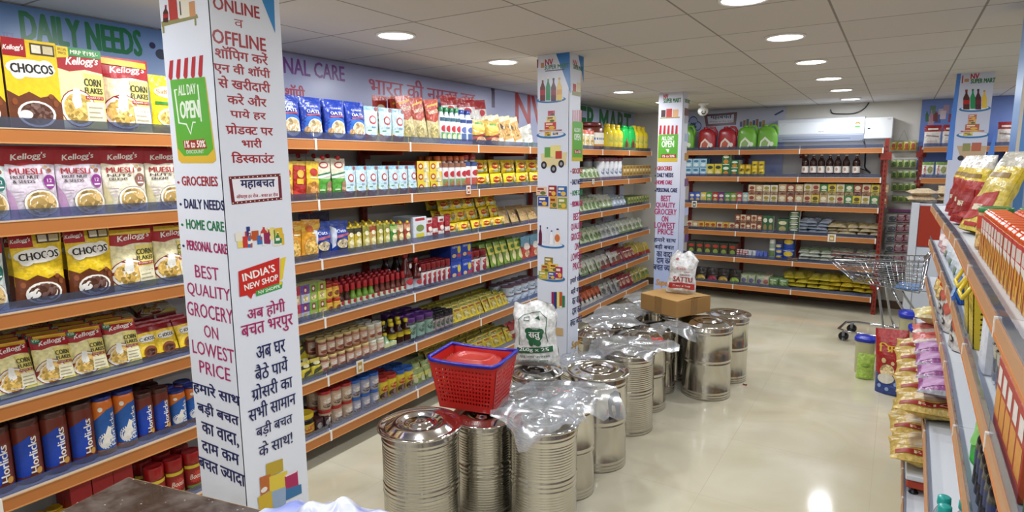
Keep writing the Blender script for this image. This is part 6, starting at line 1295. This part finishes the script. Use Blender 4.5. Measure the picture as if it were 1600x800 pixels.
sack(.215, .31, .13, .45, '#d4d3d3:foil', [('t', 'SATTU', .52, .36, .7, .12, '#9a2b2b', dict(bold=.05)), ('t', 'GRAND', .6, .47, .4, .035, '#6a2f30', dict(bold=.03)), ('p', [(.06, .12), (.5, .16), (.95, .12), (.95, .25), (.5, .29), (.06, .25)], '#a32f2c'), ('t', 'Flavour & Tasty', .5, .2, .6, .05, '#ddd2cc', dict(shear=.3)), ('e', .42, .62, .2, .05, '#c3b0ae'), ('t', 'Cake', .42, .62, .3, .05, RD, dict(shear=.2)), ('e', .24, .84, .05, .03, '#b35a55'), ('r', .55, .54, .75, .55, RD)], 8, 'flour_sack', 'white knotted sack reading SATTU on the brown cardboard box', (-1.315, 4.47, .683), (-.03, .06, .3))
m = MB(); m.grid(lambda a, b: (.03*a, .018*b, .004+.004*math.sin(9*a+7*b)), 4, 4, '#8a2226:foil'); tag(m.build('litter_scrap', None, (-.87, 4.62, .0005)), 'tiny dark red scrap of wrapper on the floor beside the drums', 'litter')

# ---------------------------------------------------------------- dark table and plastic bag at the near corner
TA = onz(200, 745, .75); TB = onz(410, 797, .75); dx = (TB-TA); dx.z = 0; ang = math.atan2(dx.y, dx.x)
def _stone(nt, b):
    tc = nt.nodes.new('ShaderNodeTexCoord'); n = nt.nodes.new('ShaderNodeTexNoise'); n.inputs['Scale'].default_value = 5; n.inputs['Detail'].default_value = 7; n.inputs['Roughness'].default_value = .65
    cr = nt.nodes.new('ShaderNodeValToRGB'); e = cr.color_ramp.elements; e[0].position = .45; e[0].color = lin('#3a2a24'); e[1].position = .75; e[1].color = lin('#8a8078')
    v = nt.nodes.new('ShaderNodeTexVoronoi'); v.inputs['Scale'].default_value = 40; ls = nt.nodes.new('ShaderNodeMath'); ls.operation = 'LESS_THAN'; ls.inputs[1].default_value = .1
    mx = nt.nodes.new('ShaderNodeMix'); mx.data_type = 'RGBA'; mx.inputs[7].default_value = lin('#a89f96')
    for l, s in ((n, cr), ): nt.links.new(tc.outputs['Object'], l.inputs['Vector']); nt.links.new(l.outputs[0], cr.inputs[0])
    nt.links.new(tc.outputs['Object'], v.inputs['Vector']); nt.links.new(v.outputs['Distance'], ls.inputs[0]); nt.links.new(ls.outputs[0], mx.inputs[0]); nt.links.new(cr.outputs[0], mx.inputs[6]); nt.links.new(mx.outputs[2], b.inputs['Base Color'])
    mr = nt.nodes.new('ShaderNodeMapRange'); mr.inputs[1].default_value = .4; mr.inputs[2].default_value = .7; mr.inputs[3].default_value = .25; mr.inputs[4].default_value = .6; nt.links.new(n.outputs[0], mr.inputs[0]); nt.links.new(mr.outputs[0], b.inputs['Roughness'])
t = thing('checkout_table', 'dusty dark brown tabletop at the bottom left picture corner', 'table', (TA.x, TA.y, 0), (0, 0, ang))
m = MB(); m.box(0, -.62, .722, 1.15, 0, .75, custom('dusty_dark_laminate', _stone), .003); m.build('tabletop', t)
m = MB(); m.box(-.001, -.62, .72, .0, .0, .748, '#a88a62:matte'); m.box(0, 0, .72, 1.15, .0015, .748, '#a88a62:matte'); m.build('edge_band', t)
for a, b in ((.04, -.04), (1.11, -.04), (.04, -.58), (1.11, -.58)): m = MB(); m.box(a-.02, b-.02, 0, a+.02, b+.02, .722, '#4a4440:paint', .003); m.build('leg', t)
m = MB(); q = random.Random(4)
pb = onz(552, 812, .751)
def bagf(a, b):
    th = 2*PI*a; r = .02+.98*b; X = .235*r*math.cos(th)*(1+.12*math.sin(3*th)); Y = .1*r*math.sin(th)*(1+.15*math.sin(4*th+1))
    hh = .065*(1-r**2)**.8*(1.15-.7*math.cos(th-.4)*r-.3*r) if r < 1 else 0
    return (X, Y, max(.0005, hh+.007*(math.sin(60*X+25*Y)+math.sin(44*Y-38*X+1.3)+math.sin(90*X-30*Y))*(1-r**3)))
def _poly(nt, b):
    tc = nt.nodes.new('ShaderNodeTexCoord'); n = nt.nodes.new('ShaderNodeTexNoise'); n.inputs['Scale'].default_value = 7; cr = nt.nodes.new('ShaderNodeValToRGB'); e = cr.color_ramp.elements
    e[0].position = .34; e[0].color = lin('#8f9be0'); e[1].position = .5; e[1].color = lin('#e4e8f2'); nt.links.new(tc.outputs['Object'], n.inputs['Vector']); nt.links.new(n.outputs[0], cr.inputs[0]); nt.links.new(cr.outputs[0], b.inputs['Base Color']); b.inputs['Roughness'].default_value = .25; b.inputs['Alpha'].default_value = .88
m.grid(bagf, 48, 14, custom('thin_white_blue_polythene', _poly)); tag(m.build('carrier_bag', None, (pb.x, pb.y-.055, .7505), (0, 0, ang+.42)), 'crumpled white and blue plastic bag on the dark tabletop', 'plastic bag')

# ---------------------------------------------------------------- shopping trolley
def cartp():
    base = onz(1352, 530, 0); t = thing('shopping_trolley', 'wire shopping trolley before the back rack', 'trolley', (base.x, base.y, 0), (0, 0, math.radians(-8)))
    W_ = '#b9bdc4:chrome'
    # basket: nose to the left (-x)
    m = MB(); x0, x1, z0, z1 = -.17, .40, .52, .80
    def side(y, z): return [(x0-.12, y, z1-.07), (x1, y, z1)]
    Lx = lambda u, v: (x0+.06-.2*v)+(x1-(x0+.06-.2*v)+.02*v)*u
    zz = lambda u, v: z0+.05*(1-u)+(z1-.05+.05*u-z0-.05*(1-u))*v
    yy = lambda v: .16+.06*v
    for s in (-1, 1):
        for k in range(7): v = k/6; m.tube([(Lx(0, v), s*yy(v), zz(0, v)), (Lx(1, v), s*yy(v), zz(1, v))], .0035 if 0 < k < 6 else .006, W_, 6)
        for k in range(19): u = k/18; m.tube([(Lx(u, 0), s*yy(0), zz(u, 0)), (Lx(u, 1), s*yy(1), zz(u, 1))], .0025, W_, 5)
    for u in (0, 1):
        for k in range(7): v = k/6; m.tube([(Lx(u, v), -yy(v), zz(u, v)), (Lx(u, v), yy(v), zz(u, v))], .0035 if 0 < k < 6 else .006, W_, 6)
        for k in range(9): w = -1+2*k/8; m.tube([(Lx(u, 0), w*yy(0), zz(u, 0)), (Lx(u, 1), w*yy(1), zz(u, 1))], .0025, W_, 5)
    for k in range(14): u = k/13; m.tube([(Lx(u, 0), -yy(0), zz(u, 0)), (Lx(u, 0), yy(0), zz(u, 0))], .003, W_, 5)
    m.build('wire_basket', t)
    m = MB(); m.tube([(x1+.02, -.2, z1+.03), (x1+.05, -.2, z1+.07), (x1+.05, .2, z1+.07), (x1+.02, .2, z1+.03)], .012, W_, 8); m.build('push_handle', t)
    m = MB(); m.box(x1-.19, -.15, z0+.012, x1-.01, .15, z0+.03, '#5f86b8:plas', .006); o = m.build('child_seat', t); o['label'] = 'blue plastic seat flap'
    m = MB(); loop = [(.36, -.2, .1), (.1, -.22, .1), (-.12, -.22, .1), (-.2, -.15, .1), (-.2, .15, .1), (-.12, .22, .1), (.1, .22, .1), (.36, .2, .1)]; m.tube(loop, .011, W_, 8)
    for s in (-1, 1): m.tube([(.36, s*.2, .1), (.34, s*.19, .3), (.26, s*.17, .42), (.2, s*.16, .53)], .011, W_, 8); m.tube([(.2, s*.21, .1), (.16, s*.19, .2), (.1, s*.17, .5), (.08, s*.16, .54)], .01, W_, 8)
    m.build('frame', t)
    for x, y in ((-.15, -.17), (-.15, .17), (.33, -.19), (.33, .19)):
        m = MB(); m.box(x-.012, y-.024, .045, x+.012, y+.024, .095, '#6a6e76:paint', .004); f = m.build('caster', t)
        m = MB()
        vs = []; n = 16
        for yy_ in (-.014, .014):
            for i in range(n): vs.append((.042*math.cos(2*PI*i/n), yy_, .042*math.sin(2*PI*i/n)))
        m.add(vs, [(i, (i+1) % n, n+(i+1) % n, n+i) for i in range(n)]+[tuple(range(n)), tuple(range(n, 2*n))], '#1d1e22:plas', True); m.build('wheel', f, (x, y, .0425))
cartp()
# ---------------------------------------------------------------- tubs and bag on the floor at right
def tub(px, py, w, h, label, loc=None, lidc='#1f2fa8', body='#b9b58f', dz=0):
    p = loc or onz(px, py, 0); t = thing('storage_tub', label, 'tub', (p[0], p[1], dz), (0, 0, rnd.uniform(-.2, .2)), group='blue lidded tubs on the floor')
    m = MB(); n = 24
    rings = [(w*.8, w*.66, 0), (w*.82, w*.68, .008), (w*.93, w*.8, h*.86)]; vs = []
    for a in rings: vs += stad(*a, n)
    m.add(vs, [(k*n+i, k*n+(i+1) % n, (k+1)*n+(i+1) % n, (k+1)*n+i) for k in range(2) for i in range(n)]+[tuple(range(n))[::-1]], body+':gloss', True); m.build('tub_body', t)
    m = MB(); rings = [(w*.95, w*.82, h*.84), (w*1.02, w*.88, h*.85), (w*1.03, w*.89, h*.92), (w*.98, w*.84, h*.95), (w*.9, w*.76, h*.94), (w*.86, w*.72, h*.97), (w*.4, w*.3, h*.975)]; vs = []
    for a in rings: vs += stad(*a, n)
    m.add(vs, [(k*n+i, k*n+(i+1) % n, (k+1)*n+(i+1) % n, (k+1)*n+i) for k in range(len(rings)-1) for i in range(n)]+[tuple((len(rings)-1)*n+i for i in range(n))], lidc+':plas', True); m.build('lid', t)
tub(1360, 572, .15, .3, 'blue lidded clear tub left of the red snack bag', loc=(-.12, 5.42))
tub(0, 0, .2, .36, 'blue lidded clear tub right of the red snack bag, front one', loc=(.26, 5.75))
tub(0, 0, .22, .4, 'blue lidded clear tub right of the red snack bag, rear one', loc=(.20, 6.08))
inst('grocery_bag', meshes(pouch(.12, .2, .07, '#a8c85a', (), [('e', .5, .55, .3, .08, '#8fb045'), ('r', .3, .5, .7, .53, '#5a7a3a')], 'stand', seed=90), 'grocery_bag'), (-.105, 5.24, .001), (0, 0, .1), 'light green bag standing before the blue lidded tub', 'bag', None)
def prin(w, h): return pouch(w, h, .12, '#2a3f80', ((.36, 1, '#a3211f'),), [('t', 'प्रिन'.replace('प्रि', 'िप^'), .5, .72, .62, .14, '#d9b23a', dict(bold=.05)), ('p', [(0, .36), (.2, .3), (.45, .34), (.7, .28), (1, .38), (1, .42), (0, .4)], '#a3211f'), ('e', .45, .36, .22, .1, '#d8c08a:chunks'), ('e', .4, .24, .26, .08, '#d9d4c6'), ('e', .2, .12, .06, .03, '#8fa5d0'), ('e', .7, .16, .06, .03, '#8fa5d0'), ('e', .45, .08, .06, .03, '#8fa5d0'), ('e', .35, .52, .07, .04, '#d8c08a'), ('e', .62, .48, .06, .03, '#d8c08a'), ('e', .78, .58, .03, .02, '#d8a08a')], 'gusset', seed=91)
inst('snack_bag', meshes(prin(.215, .46), 'snack_bag'), (.075, 5.0, .001), (-.1, -.1, -.3), 'tall red and blue snack bag standing on the floor', 'bag', None)

# ================================================================ right-hand rack
XG = dict(A=.218, B=.225, C=.224, D=.178, E=.125)
ZG = dict(A=1.338, B=1.095, C=.832, D=.520, E=.200)
GA = .017                                    # the near bays stand a degree out of square
gx = lambda k, y: XG[k]+GA*min(0, y-3)
def gbay(y0, y1, back, label, first, last):
    t = thing('shelf_rack', label, 'shelf rack', (.3+GA*min(0, y0-3), y0, 0), (0, 0, -GA if y0 < 2.9 else 0), group='right-hand stepped rack')
    ox, oy = .3, y0
    for k in ZG:
        z = ZG[k]; xf = XG[k]
        m = MB(); m.box(xf-ox, .001, z-.022, back-ox, y1-y0-.001, z, '#d3d6da:paint'); sh = m.build('shelf', t)
        m = MB(); m.box(xf-ox-.007, .005, z-.036, xf-ox-.001, y1-y0-.005, z-.002, '#b98a62:paint'); m.box(xf-ox-.0085, .005, z-.038, xf-ox-.001, y1-y0-.005, z-.03, '#c47a3c:paint'); m.build('price_strip', sh)
        m = MB(); m.box(xf-ox-.009, y1-y0-.006, z-.04, xf-ox, y1-y0+.005, z+.002, '#e9e6df:plas'); m.build('end_cap', sh)
        m = MB(); m.box(xf-ox-.003, .004, z+.0005, xf-ox-.0015, y1-y0-.004, z+.034, '#cfd6e4:clear'); m.build('clear_guard', sh)
    for y in ([0] if first else [])+[y1-y0]: m = MB(); m.box(back-ox+.002, y-.02, 0, back-ox+.032, y+.02, 1.5, RED); m.build('upright', t)
    m = MB(); m.box(back-ox+.034, 0, .05, back-ox+.042, y1-y0, 1.48, '#d3d6da:paint'); m.build('back_panel', t)
gb = [.79, 1.526, 2.263, 3.0, 3.30, 3.737, 4.474, 5.21]
gn = ['nearest bay', 'second bay', 'third bay', 'narrow bay before the right pillar', 'shallow bay in front of the right pillar', 'bay just past the right pillar', 'farthest bay']
for i in range(7): gbay(gb[i], gb[i+1], .362 if i == 4 else .60, 'stepped rack on the right, '+gn[i], i == 0, i == 6)
class RG_:
    rot = -PI/2
    def __init__(self, k): self.pl = Plane('X', XG[k], 1); self.z = ZG
    def P(self, s, t, z): return (self.pl.v+t, s, z)
def grow(sh, *a, **k): row(RG_(sh), 'G', sh, *a, **k)
def gat(sh, y, t, z=0): return (gx(sh, y)+t, y, ZG[sh]+z+.001)
def gpx(sh, px, py, top=0.): p = onz(px, py, ZG[sh]+top); return (p.x, p.y, ZG[sh]+.001)
# L1: orange lidded cartons, jars, rice bags
def ocart(w, h):
    b = carton(w, h*.86, w*1.05, '#c98f2c', [('r', 0, .62, 1, 1, '#b8352a'), ('p', [(0, .62), (1, .5), (1, .66), (0, .7)], '#d8d0c4'), ('r', .12, .7, .88, .92, '#c9bcb0'), ('r', 0, 0, .12, 1, '#b0302a'), ('r', .4, .05, .9, .3, '#d8a63a'), ('r', .5, .1, .6, .55, '#a84a2a')], '#c2812c', (), '#c9552a')
    l = MB(); l.box(-w*.46, -w*.48, h*.86, w*.46, w*.48, h*.97, '#d8561f:plas', w*.08); l.box(-w*.36, -w*.38, h*.97, w*.36, w*.38, h, '#d8561f:plas', w*.06)
    return Proto(b, [('lid', l)])
pm_ = [meshes(ocart(.068, .15), 'drink_pack'), None]
n = 0
for r in range(4):
    for i in range(14):
        y = 2.55-i*.077
        inst('drink_pack', pm_[0], gat('A', y+rnd.uniform(-.004, .004), .075+r*.078), (0, 0, -PI/2+rnd.uniform(-.04, .04)), 'orange lidded drink pack, %s from far end, %s row on right rack' % (nth(i), RANK[r]), 'drink pack', 'orange lidded packs on the right rack')
gj = lambda w, h: jar(w, h, '#a8703a', '#2f7a3f', [('r', .1, .5, .9, .8, '#b8402f'), ('e', .5, .25, .4, .2, '#c9a05a:chunks')], .12, .95, seg=18, shoulder=.03)
gjm = meshes(gj(.1, .15), 'snack_jar')
for i in range(3): inst('snack_jar', gjm, gat('A', 2.70-i*.006, .085+i*.112), (0, 0, -PI/2), 'green lidded snack jar behind the orange packs, %s from the aisle' % nth(i), 'jar', 'green lidded snack jars')
def rice(c, c2): return lambda w, h: pouch(w, h, w*.34, c, ((.8, 1, '#c9c3b4'), (.62, .8, '#d6b92e')), [('r', .1, .66, .9, .72, '#8a6a2a'), ('p', [(.1, .1), (.9, .2), (.9, .5), (.1, .4)], c2), ('r', .2, .25, .7, .32, '#d8cfb4'), ('r', .3, .05, .8, .1, c2)], 'gusset', seed=95)
rm = [meshes(rice('#a3211f', '#8a1a1a')(.27, .33), 'rice_bag'), meshes(rice('#c9b24a', '#a3261f')(.22, .36), 'rice_bag')]
for i, (y, t_, k, rx, rz, lb) in enumerate(((4.34, .085, 0, -.12, .12, 'red rice bag farthest along the right rack top'), (4.0, .085, 0, -.15, .16, 'red rice bag second along the right rack top'), (3.64, .075, 0, -.17, .2, 'red rice bag leaning behind the yellow one'), (3.22, .075, 1, -.36, .3, 'yellow and red rice bag tilted toward the pillar'))):
    inst('rice_bag', rm[k], gat('A', y, t_, .008), (rx, 0, -PI/2+rz), lb, 'rice bag', 'rice bags on the right rack')
# L2
wfoil = meshes(pouch(.24, .21, .09, '#b9c0c8', (), [('r', .2, .3, .8, .6, '#d0d6dc'), ('e', .3, .2, .2, .1, '#7f9a7a'), ('p', [(0, .7), (1, .8), (1, .95), (0, .9)], '#c9d0e0')], 'stand', seed=96), 'flour_pouch')
wred = meshes(pouch(.2, .19, .1, '#c9a0a0', ((.6, 1, '#a83a44'),), [('r', .2, .3, .8, .5, '#e0d6d4')], 'stand', seed=97), 'flour_pouch')
for i, (y, m_, lb) in enumerate(((4.65, wred, 'pink and red pouch far along the second right shelf'), (4.37, wred, 'pink and red pouch beside silver pouches'), (4.05, wfoil, 'silver white pouch third along the second right shelf'), (3.72, wfoil, 'silver white pouch in the middle of second right shelf'), (3.42, wfoil, 'silver white pouch nearest on the second right shelf'))):
    inst('flour_pouch', m_, gat('B', y, .07, .0), (-.1, .06, -PI/2+.25), lb, 'pouch', 'pouches on the second right shelf')
def tubbasket(pos, lb):
    t = thing('yellow_tub', lb, 'tub', pos, (0, 0, -PI/2), group='yellow tubs on the right rack')
    m = MB(); lo, hi = rect(.12, .14, 0), rect(.14, .17, .19)
    for i in range(4): j = (i+1) % 4; lattice(m, lo[i], lo[j], hi[j], hi[i], 6, 9, '#cdb32c:plas', .4)
    m.box(-.06, -.07, 0, .06, .07, .004, '#cdb32c:plas'); m.build('tub_body', t)
    m = MB(); rr = rect(.15, .18, .19); m.tube(rr, .008, '#d8bf34:plas', 8, True); m.build('rim', t)
    m = MB(); m.tube([(-.075, -.09, .19), (-.06, -.11, .15), (.06, -.11, .15), (.075, -.09, .19)], .006, '#d8bf34:plas', 8); m.build('handle', t)
tubbasket(gat('B', 2.27, .085), 'yellow perforated tub with folded handle, nearer one'); tubbasket(gat('B', 2.47, .085), 'yellow perforated tub with folded handle, farther one')
inst('blue_packet', meshes(pouch(.11, .1, .06, '#2a5fae', (), [('e', .5, .5, .3, .3, '#8fb0d8')], 'stand', seed=98), 'blue_packet'), gpx('B', 1500, 473), (0, 0, -PI/2), 'blue packet behind the yellow tubs', 'packet', None)
t = thing('water_filter', 'tall white carton with a looped handle on the right rack', 'carton', gat('B', 1.985, .055), (0, 0, -PI/2))
m = MB(); m.box(-.042, -.042, 0, .042, .042, .15, '#d3d5dc:card', .006); decals(m, [('e', .3+.1*(i % 5), .3+.03*(i % 3)+.1*(i // 5), .02, .01, '#55585f') for i in range(12)], lambda u, v, o: ((u-.5)*.084, -.042-o, v*.15), .0005, 2, 1); m.build('carton_body', t)
m = MB(); m.tube([(-.026, 0, .15), (-.026, 0, .19), (0, 0, .205), (.026, 0, .19), (.026, 0, .15)], .005, '#dcdde0:plas', 8); m.build('handle', t)
gl = MB(); gl.lathe([(.027, 0), (.03, .004), (.035, .1), (.037, .102), (.035, .104), (.032, .1), (.025, .01), (0, .01)], '#c9c9c9:chrome', 22)
gm = (gl.mesh('steel_glass'), [])
for r in range(2):
    for i in range(4): inst('steel_glass', gm, gat('B', 1.885-i*.076, .06+r*.085), (0, 0, 0), 'steel glass on right rack, %s from far end, %s row' % (nth(i), RANK[r]), 'glass', 'steel glasses on the right rack')
rwc = meshes(carton(.07, .15, .1, '#a83a32', [('r', .1, .2, .9, .6, '#c98a3a'), ('r', .2, .65, .8, .9, '#d8d0c8')], '#b8502f', (), '#d2d0d2'), 'food_carton')
gnc = meshes(carton(.05, .17, .09, '#2f7a3f', [('r', .1, .3, .9, .7, '#d0d6c8')], '#2f7a3f', (), '#3f8a4a'), 'food_carton')
for r in range(2):
    for i in range(5): inst('food_carton', rwc, gat('B', 1.55-i*.074, .058+r*.108), (0, 0, -PI/2), 'red and white topped carton on right rack, %s from far end, %s row' % (nth(i), RANK[r]), 'carton', 'red and white cartons on the right rack')
for i in range(3): inst('food_carton', gnc, gat('B', 1.15-i*.056, .055), (0, 0, -PI/2), 'green carton below the orange packs, %s from far end' % nth(i), 'carton', 'green cartons on the right rack')
# L3 far end: printed bags
rp = meshes(pouch(.18, .2, .09, '#b8332a', ((0, .45, '#c9a86a'),), [('e', .5, .3, .35, .18, '#d8b86a:chunks'), ('r', .2, .65, .8, .8, '#e0d0c0')], 'stand', seed=101), 'chips_bag')
wp = meshes(pouch(.2, .21, .11, '#c9c1b8', ((.82, 1, '#a8392f'),), [('r', .15, .3, .4, .6, '#4a4a48'), ('e', .6, .5, .2, .14, '#b85a4a'), ('e', .5, .2, .14, .08, '#3a3a38'), ('e', .5, .2, .1, .05, '#c9c1b8')], 'gusset', seed=102), 'flour_bag')
for y, m_, t_, lb in ((4.55, rp, .06, 'red chips bag farthest on the third right shelf'), (4.3, rp, .06, 'red chips bag second on the third right shelf'), (3.95, wp, .07, 'white and red printed bag farthest of three'), (3.58, wp, .065, 'white and red printed bag, middle of three'), (3.24, wp, .08, 'white and red printed bag nearest of three')):
    inst('chips_bag' if m_ is rp else 'flour_bag', m_, gat('C', y, t_, .0), (-.08, 0, -PI/2+.2), lb, 'bag', None)
# L4: bottles
COK = [(.86, 0), (1, .03), (.96, .3), (1, .5), (.92, .64), (.5, .8), (.34, .88), (.34, 1)]
ck = lambda c, cap, lab: lambda w, h: bottle(w, h, c, cap, (), (.3, .5, lab), prof=COK, caph=.07, capr=.42, seg=18)
bt = dict(cola=meshes(ck('#1a1214', '#1f2f9a', '#2a3f8a')(.056, .2), 'cola_bottle'), red=meshes(ck('#5a1a2a', '#a8242a', '#3a3a6a')(.064, .21), 'soda_bottle'))
for r in range(2):
    for i in range(6): inst('cola_bottle', bt['cola'], gat('C', 1.86-i*.058, .04+r*.06), (0, 0, 0), 'dark cola bottle with blue cap, %s from far end, %s row' % (nth(i), RANK[r]), 'bottle', 'cola bottles on the right rack')
    for i in range(4): inst('soda_bottle', bt['red'], gat('C', 1.46-i*.067, .045+r*.067), (0, 0, 0), 'dark pink soda bottle with red cap, %s from far end, %s row' % (nth(i), RANK[r]), 'bottle', 'soda bottles on the right rack')
inst('green_pouch', meshes(pouch(.13, .2, .07, '#3faa3f', (), [('e', .5, .5, .3, .2, '#7fc06a')], 'stand', seed=103), 'green_pouch'), gat('C', 1.985, .05), (0, .1, -PI/2), 'bright green pouch before the cola bottles', 'pouch', None)
# L5: water bottles
def water(w, h):
    m = MB(); r = w/2; m.lathe([(r*.9, 0), (r, h*.03), (r, h*.28), (r*.95, h*.3), (r, h*.32), (r, h*.6), (r*.9, h*.7), (r*.5, h*.84), (r*.36, h*.88), (r*.36, h*.93)], '#dfe6ea:clear', 20)
    m.lathe([(r*1.005, h*.34), (r*1.005, h*.56)], '#4fa0a8:print', 20)
    c = MB(); c.lathe([(r*.44, h*.9, '#1f9a94:plas'), (r*.46, h*.91, '#1f9a94:plas'), (r*.44, h*.99, '#1f9a94:plas'), (r*.36, h, '#1f9a94:plas'), (0, h, '#1f9a94:plas')], '#1f9a94:plas', 18)
    return Proto(m, [('cap', c)])
wm = meshes(water(.07, .24), 'water_bottle')
def wat(px, py, lb):
    p = onz(px, py, ZG['D']+.24); inst('water_bottle', wm, (p.x, p.y, ZG['D']+.001), (0, 0, 0), lb, 'bottle', 'teal capped water bottles')
wat(1476, 776, 'teal capped water bottle, left rear of three'); wat(1477, 790, 'teal capped water bottle, left front of three'); wat(1510, 784, 'teal capped water bottle, right of three')
# lying bags
def lying(me, x, y, z, rz, lb, grp, nm='rice_bag', up=1.54): inst(nm, me, (x, y, z), (-up, 0, rz), lb, 'bag', grp)
pur = meshes(pouch(.30, .2, .085, '#8f4a86', ((.0, .12, '#9a9aa0'), (.88, 1, '#b9b4bc')), [('r', .05, .2, .45, .75, '#a878a4'), ('r', .5, .1, .98, .9, '#c9bcc0'), ('e', .72, .55, .2, .22, '#b8983f'), ('e', .72, .55, .14, .14, '#3a3028'), ('r', .1, .8, .9, .86, '#7a3a72')], 'pillow', seed=104), 'rice_bag')
pk = meshes(pouch(.30, .19, .09, '#c9706a', ((.0, .15, '#d8cfc4'),), [('r', .55, .2, .95, .8, '#d6d0c8'), ('e', .3, .5, .2, .2, '#b84a44')], 'pillow', seed=105), 'rice_bag')
yel = meshes(pouch(.30, .2, .11, '#cfc28a', ((.0, .15, '#d6cca0'),), [('r', .3, .3, .7, .8, '#a8453a'), ('r', .1, .1, .9, .16, '#c9b25a')], 'pillow', seed=106), 'rice_bag')
gld = meshes(pouch(.36, .235, .1, '#b89a4a', ((.0, .1, '#c9ab5a'), (.9, 1, '#c9ab5a')), [('r', .2, .3, .6, .8, '#c9b08a'), ('r', .62, .3, .9, .8, '#a3322a'), ('r', .05, .12, .95, .26, '#962a24'), ('t', 'RICE', .5, .19, .5, .09, '#d8c49a'), ('r', .25, .35, .55, .5, '#d8cfc0')], 'pillow', seed=107), 'rice_bag')
for i, y in enumerate((3.04, 3.25, 3.46, 3.67)): lying(pur, .285, y, ZG['D']+.15, -.04, 'purple rice bag lying on right rack, %s from near end' % nth(i), 'purple rice bags')
lying(pk, .285, 3.90, ZG['D']+.15, .05, 'pink rice bag lying beyond the purple bags', 'pink and yellow rice bags'); lying(pk, .285, 4.13, ZG['D']+.15, 0, 'pink rice bag lying second beyond the purple bags', 'pink and yellow rice bags')
lying(yel, .29, 4.12, ZG['D']+.245, .06, 'pale yellow rice bag on top of the pink bags', 'pink and yellow rice bags')
t = thing('weighing_scale', 'low white and red scale under the gold bags on bottom right shelf', 'scale', (.29, 3.18, ZG['E']))
m = MB(); m.box(-.16, -.14, .03, .16, .14, .065, '#a8391f:paint', .006); m.build('base', t)
m = MB(); m.box(-.165, -.145, .068, .165, .145, .094, '#cdd0d4:paint', .005); m.build('platform', t)
for a in (-.13, .13):
    for b in (-.11, .11): m = MB(); m.lathe([(.018, 0), (.02, .004), (.012, .01), (.008, .03)], '#1d1e20:plas', 12, a, b); m.build('foot', t)
zz = ZG['E']+.097
for i, y in enumerate((3.06, 3.31, 3.56, 3.82, 4.07)): lying(gld, .235+.01*(i % 2), y, ZG['D']+.052, (-.05, .06)[i % 2], 'gold and red rice bag under the purple bags, %s from near end' % nth(i), 'gold rice bags under the purple bags')
for i, y in enumerate((3.05, 3.36, 3.62, 3.88)): lying(gld, .24, y, (zz if i == 0 else ZG['E'])+.055, (.05, -.04)[i % 2], 'gold and red rice bag on bottom right shelf, %s from near end' % nth(i), 'gold rice bags on the bottom right shelf')
# white end board seen at the right picture edge
p1 = Plane('X', .275, -1); a = p1.at(1592, 715); b = p1.at(1585, 800)
m = MB(); m.box(-.006, -.3, 0, .006, 0, .35, '#d6d8d6:paint', .002); tag(m.build('divider_board', None, (.262, b[0]+.02, ZG['C']+.001)), 'white upright board at the bottom right picture edge', 'board')
